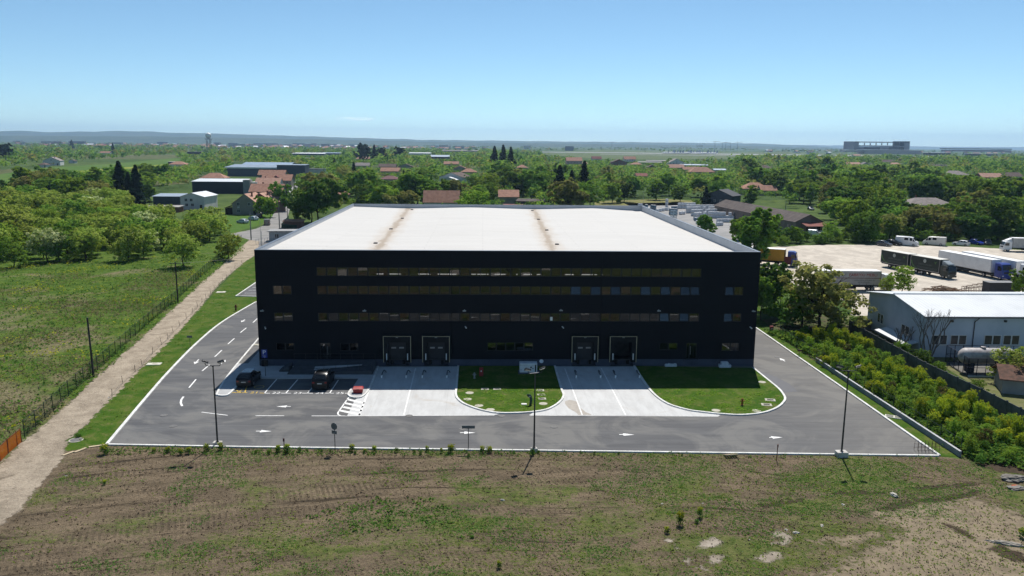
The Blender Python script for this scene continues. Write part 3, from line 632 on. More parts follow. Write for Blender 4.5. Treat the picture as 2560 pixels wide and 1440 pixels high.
# entrance ramp with railings, in the shade of the block
er = thing('entrance_ramp', 'long dark concrete ramp with metal railings at the office block entrance', 'ramp', (0,0,0))
rA, rB = G(718,939), G(931,939); yb = BY0-.42
mb = MB(); x0, x1, y0 = rA.x, rB.x, rA.y
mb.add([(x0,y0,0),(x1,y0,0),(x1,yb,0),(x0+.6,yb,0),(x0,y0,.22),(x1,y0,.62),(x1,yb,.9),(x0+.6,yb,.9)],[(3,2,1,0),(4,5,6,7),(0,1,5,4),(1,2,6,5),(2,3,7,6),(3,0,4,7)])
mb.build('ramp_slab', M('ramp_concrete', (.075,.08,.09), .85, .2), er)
MB().add([(x0+3,y0+1.0,.42),(x1-1.5,y0+1.6,.82),(x1-1.5,y0+2.0,.84),(x0+3,y0+1.9,.60)],[(0,1,2,3)]).build('ramp_tread', SLABM, er)
for yy, za, zb in ((y0+.12,.22,.62),(yb-.25,.9,.9)):
    r = MB(); n = 7
    for k in range(n+1):
        x = x0+.1+(x1-x0-.2)*k/n; z = za+(zb-za)*k/n; r.tube((x,yy,z-.1),(x,yy,z+.95),.022,n=5)
    for hz in (.95,.5): r.tube((x0+.1,yy,za+hz),(x1-.1,yy,zb+hz),.022,n=5)
    r.build('railing', DGREY, er)
st = MB()
for k in range(4): st.box(x0-.05-.3*(4-k),x0-.052-.3*(3-k),y0+1.2,yb-.6,0,.13+.17*(k+1))
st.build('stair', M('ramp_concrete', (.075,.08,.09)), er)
# ------------------------------------------------------------------ lamps, signs, covers, fences
POLEM = M('dark_painted_pole', (.020,.022,.026), .45, .4, c2=(.028,.03,.034))
LAMPF = M('lamp_glass', (.55,.57,.60), .2, .5)
PADM = M('foundation_concrete', (.55,.53,.50), .9, .1, c2=(.42,.40,.37))
def flood_lamp(q, h, label, pad=(.6,.6,.45), spread=.62, rz=0.0):
    g = G(*q); t = thing('flood_lamp', label, 'lamp post', (g.x,g.y,0), rz, 'double headed flood lamps round the paved yard')
    MB().tube((0,0,pad[2]-.02),(0,0,h),.085,.055,10).tube((0,0,pad[2]),(0,0,pad[2]+.03),.17,.17,10).build('pole', POLEM, t, smooth=50)
    MB().bbox(-pad[0],pad[0],-pad[1]*.75,pad[1]*.75,0,pad[2],.03).build('foundation', PADM, t)
    MB().tube((-spread,0,h+.05),(spread,0,h+.05),.035,n=8).tube((-spread,0,h+.05),(-spread-.1,0,h+.3),.03,n=6).tube((spread,0,h+.05),(spread+.1,0,h+.3),.03,n=6).cbox((0,0,h+.02),(.16,.16,.1)).build('crossarm', POLEM, t)
    for s in (-1,1):
        mt = Matrix.Translation((s*(spread+.1),.05,h+.42)) @ Matrix.Rotation(s*rad(-18),4,'Y') @ Matrix.Rotation(rad(-32),4,'X')
        hd = MB().bbox(-.27,.27,-.2,.2,-.06,.06,.03); [hd.box(-.25+.1*k,-.23+.1*k,-.18,.18,.06,.11) for k in range(6)]
        hd.xf(mt); o = hd.build('lamp_head', POLEM, t)
        MB().box(-.22,.22,-.15,.15,-.068,-.061).xf(mt).build('lens', LAMPF, o)
    return t
flood_lamp((544,1112), 7.6, 'dark double flood lamp post standing nearest the numbered parking bays', pad=(.4,.4,.3))
flood_lamp((1335,1130), 7.5, 'dark double flood lamp post in front of the rounded middle lawn', pad=(.3,.3,.4), rz=rad(20))
flood_lamp((2103,1141), 8.1, 'dark double flood lamp post on a raised pale foundation by the corner with the weeds', pad=(.5,.5,.5), spread=.75)
# traffic signs
SIGNB = M('sign_back', (.13,.15,.18), .4, .5, .3, c2=(.11,.13,.155))
def post(t, h, r=.035, m=None): MB().tube((0,0,0),(0,0,h),r,n=8).build('post', m or DGREY, t)
g = G(838,1129); t = thing('traffic_sign', 'round sign seen from behind with a small plate below at the kerb', 'sign', (g.x,g.y,0), rad(-25))
post(t, 2.75); MB().lathe([(.33,-.012),(.33,.012)], (0,0,0), 20, axis='y').xf(Matrix.Translation((0,-.05,2.45))).build('sign_disc', SIGNB, t); MB().cbox((0,-.05,1.88),(.55,.024,.32)).build('sign_plate', SIGNB, t)
g = G(1171,1125); t = thing('traffic_sign', 'wide rectangular sign seen from behind on a thin post at the kerb', 'sign', (g.x,g.y,0))
post(t, 2.3); MB().cbox((0,-.05,2.25),(1.2,.03,.28)).build('sign_plate', SIGNB, t)
g = G(476,870); t = thing('traffic_sign', 'small rectangular sign on a thin post in the grass beside the curving road', 'sign', (g.x,g.y,0))
post(t, 1.75, .03); MB().cbox((0,-.04,1.6),(.72,.025,.3)).build('sign_plate', M('sign_pale', (.16,.18,.17), .6, .3), t)
BLUE = M('sign_blue', (.012,.035,.28), .4, .4)
g = G(664,942.5); t = thing('parking_sign', 'blue square parking sign with a white letter P on a post beside the bays', 'sign', (g.x,g.y,.13))
post(t, 3.1); MB().cbox((0,-.05,2.95),(.66,.03,.70)).build('sign_plate', BLUE, t)
MB().cbox((0,-.05,2.42),(.66,.03,.28)).build('sign_plate', BLUE, t)
me = text_mesh('P', .70); me.materials.clear(); me.materials.append(WHITE); o = link('letter', me, t); o.rotation_euler = (rad(90),0,0); o.location = (-.02,-.07,2.95); o.scale = (1.15,1,1)
RINGM = MB()
for k in range(12): RINGM.tube((.09*math.cos(k*.5236),-.068,2.42+.09*math.sin(k*.5236)),(.09*math.cos((k+1)*.5236),-.068,2.42+.09*math.sin((k+1)*.5236)),.015,n=4)
RINGM.build('symbol', WHITE, t)
g = G(674,905); tt = thing('notice_board', 'pale grey notice panel over a dark cabinet against the dark wall near the parking sign', 'board', (g.x,BY0-.3,.13))
MB().cbox((0,0,1.5),(.40,.05,.42)).build('panel', M('panel_grey', (.36,.37,.36), .7, .2), tt); MB().bbox(-.35,.4,-.12,.12,0,.75,.02).build('cabinet', BLACK, tt)
REDP = M('red_paint', (.30,.020,.022), .5, .4, c2=(.22,.016,.018)); RUST = M('rusty_red', (.19,.055,.03), .8, .2, c2=(.13,.04,.025), vs=6)
def stub(q, label, h, m=None, sign=None):
    g = G(*q); t = thing('marker_post', label, 'marker post', (g.x,g.y,0)); post(t, h, .04, m or RUST)
    MB().cbox((0,-.05,h-.12),sign or (.1,.08,.22)).build('marker_plate', m or RUST, t)
stub((710.5,1122), 'short purple red marker post among yellow weeds at the kerb', 1.0, M('dull_maroon', (.09,.03,.04), .7, .2), (.16,.05,.3))
stub((1941.5,1152), 'thin rusty red marker post standing in the soil in front of the kerb', 1.55, None, (.1,.06,.28))
stub((1997,892), 'low red brown marker board on two posts beside the wire fence', 1.0, M('dull_maroon', (.09,.03,.04)), (.55,.05,.22))
def hydrant(q, label, m=RUST, s=1.0):
    g = G(*q); t = thing('hydrant', label, 'hydrant', (g.x,g.y,.11)); t.scale = (s,)*3
    MB().lathe([(.17,0),(.17,.06),(.11,.08),(.11,.62),(.14,.66),(.13,.74),(.05,.82),(.02,.84)], n=14).build('barrel', m, t, smooth=40)
    for sx in (-1,1): MB().tube((sx*.1,0,.5),(sx*.22,0,.5),.06,n=8).tube((sx*.22,0,.5),(sx*.25,0,.5),.075,n=8).build('outlet_cap', m, t)
    MB().tube((0,-.1,.42),(0,-.2,.42),.075,n=8).build('outlet_cap', m, t)
hydrant((590,777), 'dull red hydrant in the grass beside the far end of the curving road', RUST, 1.15)
hydrant((1855,1015), 'orange brown hydrant on the sunny part of the larger lawn', M('hydrant_orange', (.30,.10,.02), .7, .3), .95)
hydrant((1186,948), 'thin pale hydrant standing in the shade on the middle lawn', M('hydrant_grey', (.28,.28,.28), .5, .4), .9)
def cabinet(q, label, w, d, h, m=REDP, plate=True):
    g = G(*q); t = thing('hydrant_cabinet', label, 'cabinet', (g.x,g.y,.11))
    MB().bbox(-w/2,w/2,-d/2,d/2,.0,h,.03).build('cabinet_body', m, t); MB().box(-w/2+.04,w/2-.04,-d/2-.014,-d/2-.002,.08,h-.1).build('cabinet_door', m, t)
    if plate: MB().cbox((0,-d/2-.02,h*.62),(.14,.01,.16)).build('notice', WHITE, t)
cabinet((1203,942), 'red hydrant cabinet with a white notice in the shade on the middle lawn', .5, .3, 1.05)
cabinet((1928,832), 'bright red cabinet in the grass behind the side road bend', .5, .4, .95)
g = G(638,748); t = thing('hydrant_cabinet', 'dark red cabinet fixed beside the corner of the dark block', 'cabinet', (BX0-.7,G(640,750).y,0)); MB().bbox(-.5,.3,-.3,.3,0,1.2,.03).build('cabinet_body', REDP, t)
# grit bin
g = G(895.5,984); t = thing('grit_bin', 'red grit bin with a lidded top on the pavement nose by the last bay', 'bin', (g.x,g.y,.13), rad(3))
MB().add([(-.5,-.33,0),(.5,-.33,0),(.5,.33,0),(-.5,.33,0),(-.56,-.38,.44),(.56,-.38,.44),(.56,.38,.44),(-.56,.38,.44)],[(3,2,1,0),(4,5,6,7),(0,1,5,4),(1,2,6,5),(2,3,7,6),(3,0,4,7)]).build('bin_body', REDP, t)
MB().add([(-.6,-.42,.445),(.6,-.42,.445),(.6,.42,.445),(-.6,.42,.445),(-.6,-.42,.5),(.6,-.42,.5),(.6,.42,.5),(-.6,.42,.5),(-.5,-.1,.64),(.5,-.1,.64),(.5,.36,.64),(-.5,.36,.64)],[(3,2,1,0),(0,1,5,4),(1,2,6,5),(2,3,7,6),(3,0,4,7),(4,5,9,8),(5,6,10,9),(6,7,11,10),(7,4,8,11),(8,9,10,11)]).build('lid', M('bin_lid_red', (.38,.03,.03), .45, .4), t)
MB().cbox((0,-.435,.47),(.3,.03,.07)).build('handle', BLACK, t)
# vent pipe, air conditioner, white goods by the plinth
g = G(1326,1014); t = thing('vent_pipe', 'dark green bent vent pipe rising beside a pale slab on the middle lawn', 'pipe', (g.x,g.y,.11))
vp = catmull([(0,0,0),(.06,0,.45),(.04,0,.75),(-.04,0,.98),(-.2,0,1.08),(-.34,0,1.0)], 4); vm = MB()
for a, b in zip(vp, vp[1:]): vm.tube(a, b, .15, .15, 10)
GRNP = M('dark_green_plastic', (.012,.045,.035), .4, .4); vm.build('pipe', GRNP, t, smooth=60); MB().tube((-.06,0,.90),(-.16,0,1.02),.175,n=10).build('band', GREYM, t)
g = G(1310,1013.5); o = MB().bbox(-.3,.3,-.22,.22,.11,.19,.02).build('paving_slab', M('pale_slab', (.66,.66,.62), .8), None); o.location = (g.x,g.y,0); tag(o, 'small pale slab lying beside the green vent pipe', 'slab')
g = G(1321,936); t = thing('air_conditioner', 'large white air conditioning unit on a concrete base at the plinth of the dark block', 'air conditioner', (g.x,g.y+.55,.11))
ACW = M('unit_white', (.62,.64,.66), .5, .4, c2=(.55,.57,.59))
MB().bbox(-1.08,1.08,-.5,.5,.12,1.28,.03).build('housing', ACW, t); MB().bbox(-1.25,1.4,-.7,.65,0,.12,.02).build('base', PLINTH, t)
for x, z, s in ((-.9,.45,.06),(-.3,.5,.07),(-.05,.52,.06),(-.5,.33,.05),(.32,.78,.16),(.1,.48,.08),(.55,.62,.1)): MB().cbox((x,-.505,z),(s*1.4,.02,s)).build('vent', BLACK, t)
MB().box(.8,.95,-.515,-.502,.2,1.1).build('vent', BLACK, t); MB().box(-1.07,1.07,-.505,-.4995,1.02,1.035).build('joint', M('joint_grey', (.25,.26,.27)), t)
g = G(1349,925); t = thing('satellite_dish', 'small round white dish beside the air conditioning unit', 'dish', (g.x+.25,g.y+.5,.11))
MB().lathe([(.03,0),(.18,.03),(.26,.09),(.27,.09),(.19,.01),(.03,-.03)], (0,0,0), 16).xf(Matrix.Translation((0,0,.85)) @ Matrix.Rotation(rad(50),4,'X')).build('dish', WHITE, t); post(t, .85, .03)
SACK = M('white_sack', (.55,.58,.62), .8, .2, c2=(.46,.49,.53), vs=3)
for i, px in enumerate((1667,1674,1681,1688)):
    g = G(px,919); t = MB().bbox(-.22,.22,-.2,.2,.11,.45+.05*(i%2),.09).build('sack', SACK, None); t.location = (g.x,g.y+.2,0)
    tag(t, ('first','second','third','fourth')[i]+' white sack from the loading docks, in the row by the plinth', 'sack', 'white sacks by the plinth')
g = G(1813,921); o = MB().bbox(-.75,.75,-.35,.35,.11,.46,.03).build('storage_box', SACK, None); o.location = (g.x,g.y+.3,0); tag(o, 'wide white box on the shaded lawn below the last pair of windows', 'box')
o = MB().bbox(-.48,.42,-.25,.3,.461,.80,.04).build('storage_box', SACK, None); o.location = (g.x,g.y+.3,0); tag(o, 'smaller white box stacked on top of the wide white box', 'box')
# manhole covers
PLATE = M('cover_concrete', (.46,.44,.36), .9, .1, c2=(.38,.36,.30), vs=3); GRATE = M('cover_grate', (.20,.20,.17), .8, .2, c2=(.15,.15,.13), vs=8); IRON = M('cover_iron', (.10,.10,.10), .7, .3, c2=(.15,.145,.14), vs=5)
proto = {}
def cover(kind, q, label, z, rz=0.0, s=1.0):
    g = G(*q, z)
    if kind not in proto:
        t = thing('manhole_cover', label, 'cover')
        if kind == 'square':
            MB().bbox(-.55,.55,-.42,.42,-.05,.04,.02).build('slab', PLATE, t); m_ = MB().box(-.33,.33,-.22,.22,.041,.055)
            for k in range(5): m_.box(-.30,.30,-.19+.085*k,-.15+.085*k,.055,.066)
            m_.build('grate', GRATE, t)
        else:
            a, b = {'round':(PLATE,PLATE),'iron':(IRON,IRON),'ring':(PLATE,IRON)}[kind]
            MB().lathe([(.55,-.05),(.55,.012),(.50,.022),(.48,.015)], n=24).build('rim', a, t); MB().lathe([(.46,0),(.46,.018),(.3,.026),(.05,.026)], n=24).build('lid', b, t)
        proto[kind] = t; t.location = g; t.rotation_euler = (0,0,rz); t.scale = (s,)*3
    else: t = dup(proto[kind], g, rz, label, scale=s)
    t['group'] = 'manhole covers'
    return t
for q, l in (((1212.5,972.5),'square cover nearest the red cabinet, at the shade edge of the lawn'),((1242.7,972.5),'square cover at the shade edge, one step from the cover nearest the red cabinet'),((1350.5,976),'square cover at the back of the row of three beside the lamp post'),((1353,986.5),'square cover in the middle of the row of three beside the lamp post'),((1355,996.8),'square cover at the front of the row of three beside the lamp post')): cover('square', q, l, .11, 0, .82)
for q, l, rz in (((1925.5,1000),'square cover on the tip of the larger lawn, farther of two',-.25),((1916.5,1012),'square cover on the tip of the larger lawn, nearer the kerb of two',-.2)): cover('square', q, l, .11, rz, 1.02)
for q, l in (((1174,982),'round concrete cover on the middle lawn, nearest the shade'),((1169,998),'round concrete cover on the middle lawn by the apron kerb'),((1197.5,1014),'round concrete cover on the middle lawn close to the curved kerb'),((1226,1024),'round concrete cover at the front tip of the middle lawn'),((1358,1009),'round concrete cover below the row of three square covers'),((1790,1026),'round concrete cover at the front kerb of the larger lawn'),((1891,1026.5),'round concrete cover on the larger lawn below the orange hydrant'),((1905,955),'round cover in worn grass at the shaded corner of the larger lawn')): cover('round', q, l, .12, 0, .85)
for q, l in (((1022.5,1039.5),'iron cover at the front edge of the first concrete apron'),((1385,1067),'iron cover in the road in front of the second apron'),((1157,1072),'iron cover in the road behind the wide sign'),((1943,892.5),'iron cover in the side road near the arrow'),((433,1065),'iron cover in the wide bend of the road near the first lamp'),((410,1038),'iron cover in the road bend, farther from the lamp')): cover('iron', q, l, .04, 0, .7)
cover('iron', (1254,1039.5), 'rusty gully cover in the notch of the middle lawn kerb', .045, 0, .7)
cover('ring', (190,1100), 'iron lid in a pale concrete ring at the end of the gravel track', .03, 0, 1.15)
def big_plate(q, rz, w, d, label, two=False):
    g = G(*q); t = thing('inspection_cover', label, 'cover', (g.x,g.y,.012), rz)
    PL = M('pale_frame', (.60,.585,.50), .9, .1, c2=(.50,.485,.42), vs=3)
    MB().bbox(-w/2,w/2,-d/2,d/2,0,.09,.02).build('frame', PL, t)
    if two:
        for sx in (-1,1): MB().box(sx*w*.235-w*.2,sx*w*.235+w*.2,-d*.38,d*.38,.091,.10).build('grate', GRATE, t)
    else: MB().lathe([(.33,.0),(.33,.012)], (.1,.05,.091), 20).build('lid', M('cover_concrete', (.46,.44,.36)), t)
big_plate((385,911), rad(4), 1.75, 1.0, 'pale square inspection slab beside the gravel track, nearer one')
big_plate((552.5,731), rad(3), 1.6, 1.3, 'pale square inspection slab in the grass near the far end of the track')
big_plate((2235,1043.5), rad(-28), 1.75, .9, 'pale double grate inspection frame in the grass by the retaining wall', True)
big_plate((640,863), rad(0), 1.1, .9, 'pale inspection slab in the grass tip beside the dark block')
# wheel guides on the aprons
WG = thing('wheel_guide', 'bent steel wheel guide on the concrete apron', 'wheel guide')
gd = MB(); pts = catmull([(0,-.95,0),(0,-.95,.25),(0,-.8,.32),(0,.9,.32),(.12,1.25,.28),(.3,1.35,.0)], 3)
for a, b in zip(pts, pts[1:]): gd.tube(a, b, .075, .075, 8)
gd.build('rail', M('guide_steel', (.13,.14,.155), .5, .4, .3), WG, smooth=60); MB().tube((0,-.99,0),(0,-.99,.33),.10,.10,10).build('end_cap', WHITE, WG)
wgs = ((954,945),(1015.6,945),(1056,945),(1117,945),(1440.6,945),(1501,945),(1538.5,945),(1598.5,945))
for i, q in enumerate(wgs):
    g = G(*q); lab = 'steel wheel guide on the shaded apron, '+('flanking the first loading dock by the ramp','between the first and second docks, by the first','between the first and second docks, by the second','beyond the second dock by the middle lawn','beside the third dock by the middle lawn','between the third and fourth docks, by the third','between the third and fourth docks, by the fourth','beyond the fourth dock along the larger lawn')[i]
    o = WG if i == 0 else dup(WG, (0,0,0)); o.location = (g.x,g.y+.95,.03); o['label'] = lab; o['group'] = 'wheel guides in front of the docks'
# planks, pallet, rebar, debris
WOOD = M('raw_timber', (.52,.43,.29), .8, .2, c2=(.40,.32,.21), vs=3)
for i, (a, b) in enumerate((((157,1140),(184,1130)),((187,1132),(215,1121)),((222,1119),(270,1112)))):
    A, B = G(*a), G(*b); d = (B-A); o = MB().box(0,d.length,-.13,.13,.02,.08).build('plank', WOOD, None); o.location = A; o.rotation_euler = (0,0,math.atan2(d.y,d.x))
    tag(o, ('pale plank lying at the end of the gravel track, farthest from the kerb','pale plank lying between the two other planks by the track','long thin plank touching the white kerb corner')[i], 'plank', 'planks across the track edge')
g = G(1826,1141); t = thing('pallet', 'broken wooden pallet leaning at the kerb in front of the road', 'pallet', (g.x,g.y,.1), rad(8)); t.rotation_euler = (rad(-20),0,rad(8))
for k in range(5): MB().box(-.55+.24*k,-.37+.24*k,-.45,.4,.08,.10).build('slat', WOOD, t)
for y in (-.35,.25): MB().box(-.6,.65,y,y+.1,0,.078).build('bearer', WOOD, t)
g = G(2322,1133); t = thing('rebar_cage', 'thin rusty rebar cage standing inside the sharp corner of the yard', 'rebar cage', (g.x,g.y,.03)); rb = MB()
for k in range(7): rb.tube((-1+.33*k,0,0),(-1.02+.33*k,.1,1.05),.018,n=4); rb.tube((-1+.33*k,.75,0),(-1.0+.33*k,.7,.95),.018,n=4)
for z in (.25,.6): rb.tube((-1.1,0,z),(1.2,.04,z),.014,n=4); rb.tube((-1.1,.74,z),(1.2,.72,z),.014,n=4)
rb.build('rebar', M('rebar', (.12,.075,.05), .8), t)
STONE = M('broken_concrete', (.22,.205,.185), .9, .1, c2=(.13,.12,.105), vs=2)
def rock(name, q, dims, label, cat, m, seed, rz=0.0, z=-.05):
    g = G(*q); me = bpy.data.meshes.new(name); bm = bmesh.new(); bmesh.ops.create_icosphere(bm, subdivisions=4, radius=.5)
    for v in bm.verts: v.co *= 1+.42*mnoise.noise(v.co*2.3+Vector((seed,0,0)))+.30*mnoise.noise(v.co*6.1+Vector((0,seed,0)))+.12*mnoise.noise(v.co*15+Vector((0,0,seed))); v.co = Vector((v.co.x*dims[0],v.co.y*dims[1],(v.co.z)*dims[2]+dims[2]*.4))
    bm.to_mesh(me); bm.free(); me.materials.append(m); o = link(name, me); o.location = (g.x,g.y,z); o.rotation_euler = (0,0,rz); tag(o, label, cat); return o
rock('concrete_lump', (2535,1200), (2.1,1.2,.5), 'grey lump of broken concrete half buried at the field edge', 'rubble', STONE, 1)
rock('concrete_lump', (2543,1222), (1.5,.8,.3), 'flat concrete lump with an orange rag beside it', 'rubble', STONE, 3)
rock('rag', (2536,1217), (.7,.4,.22), 'crumpled orange rag on the rubble at the field edge', 'rag', M('orange_rag', (.50,.10,.03), .9), 5)
rock('driftwood', (2512,1360), (2.1,.45,.3), 'long pale piece of wood lying on the bare soil', 'wood', M('bleached_wood', (.42,.38,.32), .9, .1, c2=(.27,.24,.20), vs=4), 8, rad(-22))
for i, (q, s, l) in enumerate((((1257,1251),.35,'small pale stone alone in the middle of the field'),((2055,1315),.34,'cream coloured scrap on the grass near the sandy patch'),((2107,1262),.32,'thin white scrap standing in the soil'),((1757,1259),.2,'tiny white scrap behind the yellow weeds'),((1655,1260),.24,'tiny white stone in front of the middle of the field'),((1965,1325),.3,'scrap of white plastic in the chalky patch'),((1990,1333),.42,'crumpled white plastic sheet in the chalky patch'),((1873,1350),.2,'white pebble in the chalky patch'),((2235,1240),.7,'pale broken board lying in the soil'),((165,1190),.25,'tiny white stone near the gravel track'))):
    rock('litter_scrap', q, (s,s*.6,s*.5), l, 'scrap', M('scrap_white', (.50,.47,.41), .8), i*1.7, i)
# ------------------------------------------------------------------ fences by the gravel track
FGREEN = M('fence_post_green', (.012,.028,.022), .6, .3)
def m_mesh(name, col, op):
    m, nt, out = nodes(name); d = nd(nt, 'ShaderNodeBsdfDiffuse', {'Color': c4(col)}).outputs[0]; tr = nd(nt, 'ShaderNodeBsdfTransparent').outputs[0]
    nt.links.new(nd(nt, 'ShaderNodeMixShader', {0: op, 1: tr, 2: d}).outputs[0], out.inputs[0]); return m
WIRE = m_mesh('woven_wire', (.015,.035,.025), .36)
def mesh_fence(path, label, name='wire_fence', h=1.75, gap=2.6, r=.04, pm=FGREEN, wire=WIRE, z=0.0, stay=True, cat='fence', ph=None, w=.02):
    P = [Vector((p.x,p.y,0)) for p in path]; t = thing(name, label, cat, P[0]); o0 = P[0]; pts = []; acc = 0.0; nxt = 0.0
    for a, b in zip(P, P[1:]):
        L = (b-a).length
        while nxt <= acc+L: pts.append(a.lerp(b, (nxt-acc)/L)-o0); nxt += gap
        acc += L
    pts.append(P[-1]-o0)
    pmsh = MB().tube((0,0,0),(0,0,ph or h+.1),r,n=6).mesh('post', pm)
    for q in pts[:100]: k = link('post', pmsh, t); k.location = (q.x,q.y,z); k.rotation_euler = (RNG.uniform(-.02,.02),RNG.uniform(-.02,.02),RNG.random())
    if wire:
        mb = MB()
        for a, b in zip(pts, pts[1:]):
            mb.quad((a.x,a.y,z+.03),(b.x,b.y,z+.03),(b.x,b.y,z+h),(a.x,a.y,z+h)); 
        mb.build('wire_mesh', wire, t)
        tw = MB()
        for a, b in zip(pts, pts[1:]): tw.tube((a.x,a.y,z+h),(b.x,b.y,z+h),w,n=4)
        tw.build('top_wire', pm, t)
    return t
mesh_fence(gp((62,1095),(100,1062),(172,990),(262,910),(350,829),(440,752),(505,690),(556,645),(604,603)), 'long dark green wire fence following the edge of the gravel track')
ONET = m_mesh('orange_net', (.42,.11,.015), .78)
mesh_fence(gp((-150,1275),(-75,1212),(0,1155),(27,1128),(54,1106)), 'sagging orange plastic safety net at the near end of the track', 'safety_fence', 1.35, 1.9, .045, RUST, ONET, w=.03)
FW = M('weathered_stake', (.10,.085,.07), .9, .1)
lf = thing('string_fence', 'low fence of thin stakes and strings along the inner edge of the gravel track', 'fence', (0,0,0))
pth = gp((280,992),(307,960),(338,930),(356,916),(381,885),(404,862),(420,850),(433,832),(450,816),(466,798),(481,784),(494,768),(505,757),(515,747),(527,736),(536,726),(547,716),(557,707),(567,697),(578,684),(587,672),(605,660))
for i, p in enumerate(pth):
    k = link('stake', lf.get('_') or MB().tube((0,0,0),(0,0,.95),.03,n=5).mesh('stake', FW), lf); k.location = p; k.rotation_euler = (RNG.uniform(-.12,.12),RNG.uniform(-.15,.15),0)
sm = MB()
for a, b in zip(pth, pth[1:]):
    sm.tube(a+Vector((0,0,.85)), b+Vector((0,0,.85)), .022, n=4); sm.tube(a+Vector((0,0,.25)), b+Vector((0,0,.2)), .02, n=4)
sm.build('string', M('string_pale', (.36,.31,.24), .9), lf)
# retaining wall, its fence and the neighbour's concrete fence
rw = gp((2040,904),(2120,958),(2400,1143)); rt = thing('retaining_wall', 'long low pale concrete retaining wall between the lawn strip and the weeds', 'wall', (0,0,0))
mb = MB(); ribbon(mb, rw, .20, 0, .55); mb.build('wall_body', M('wall_concrete', (.25,.265,.285), .8, .2, c2=(.19,.205,.225), vs=.8), rt)  # shade of the face put into the grey body colour, top paler
mb = MB(); ribbon(mb, rw, .23, .551, .59); mb.build('coping', M('wall_coping', (.44,.45,.46), .8), rt)
mesh_fence([p+Vector((.35,.25,0)) for p in gp((1945,842),(2000,880),(2040,905),(2120,958),(2395,1140))], 'dark thin fence posts with sagging wire above the pale retaining wall', h=1.5, gap=2.25, r=.035, wire=m_mesh('thin_wire', (.02,.02,.02), .10), ph=1.75)
cw = gp((2122,832),(2127,836),(2310,942),(2450,1012),(2620,1102)); ct = thing('concrete_fence', 'dark grey fence of concrete panels round the white workshop yard', 'fence', (0,0,0)); CFM = M('panel_concrete', (.13,.135,.13), .9, .1, c2=(.085,.09,.09), vs=.9)
acc = []
for a, b in zip(cw, cw[1:]):
    n = max(1, round((b-a).length/2.2))
    for k in range(n):
        p, q = a.lerp(b,k/n), a.lerp(b,(k+1)/n); mb = MB(); ribbon(mb, [p,q], .08, 0, 1.85); mb.build('panel', CFM, ct)
        MB().cbox((p.x,p.y,.98),(.16,.16,1.96)).build('post', CFM, ct)
mb = MB(); a, b = G(2122,832), G(2215,820); ribbon(mb, [a+Vector((.1,.1,0)),b], .08, 0, 1.7); mb.build('panel', M('panel_concrete_sunlit', (.20,.18,.15), .9), ct)  # lighter, warmer copy of the panel concrete, sunlight put into its colour
# utility poles
def pole(q, h, label, m=None, arms=1, r=.13, lean=0.0):
    g = G(*q); t = thing('utility_pole', label, 'utility pole', (g.x,g.y,0)); t.rotation_euler = (0,lean,0)
    MB().tube((0,0,0),(0,0,h),r,r*.7,8).build('pole_shaft', m or DGREY, t, smooth=50)
    for k in range(arms):
        MB().tube((-.9,0,h-.3-.6*k),(.9,0,h-.3-.6*k),.05,n=6).build('crossarm', m or DGREY, t)
        for x in (-.85,-.3,.3,.85): MB().lathe([(.03,0),(.05,.06),(.03,.16)], (x,0,h-.25-.6*k), 8).build('insulator', M('porcelain', (.3,.3,.28), .3), t)
    return t, g
CPOLE = M('concrete_pole', (.27,.265,.25), .9, .1)
pole((234,942), hgt(234,942,794), 'dark wooden utility pole standing nearest in the wire fence', None, 0, .14, -.02)
pole((445,757), hgt(445,757,655), 'dark wooden pole in the fence carrying wires across the meadow', None, 1, .14)
pole((556,648), hgt(556,648,578), 'thin dark pole in the fence by the far end of the meadow', None, 0, .11)
pole((628,600), hgt(628,600,530), 'pale concrete pole beside the street junction', CPOLE, 0, .18)
pole((699,574), hgt(699,574,492), 'tall pole with crossarm at the street side by the fence hedge', M('pole_grey', (.12,.115,.11), .9), 1, .17)
pole((719,548), hgt(719,548,478), 'dark pole farther up the street in front of the big tree', None, 1, .13)
pole((653,622), hgt(653,622,551), 'slim grey mast inside the gate behind the block', GREYM, 0, .05)
pole((1377,505), hgt(1377,505,425), 'dark pole standing beside the group of dark spruces', None, 1, .15)
pole((1963,535), hgt(1963,535,498), 'pole with crossarm above the long tiled shed', CPOLE, 1, .14)
pole((1608,520), hgt(1608,520,478), 'slim mast at the corner of the fallow plot', GREYM, 0, .06)
wr = MB(); a = G(445,757); zt = hgt(445,757,655)-.2
for dx, b in ((-.8,Vector((a.x-13,a.y-14,1.8))),(.8,Vector((a.x+17,a.y+22,6.5)))):
    q0 = Vector((a.x+dx,a.y,zt))
    for k in range(10):
        f = lambda s: q0.lerp(b,s)-Vector((0,0,1.2*s*(1-s)))
        wr.tube(f(k/10),f((k+1)/10),.02,n=4)
o = wr.build('overhead_wire', DGREY, None); tag(o, 'thin wires hanging from the wooden pole with the crossarm', 'wire')
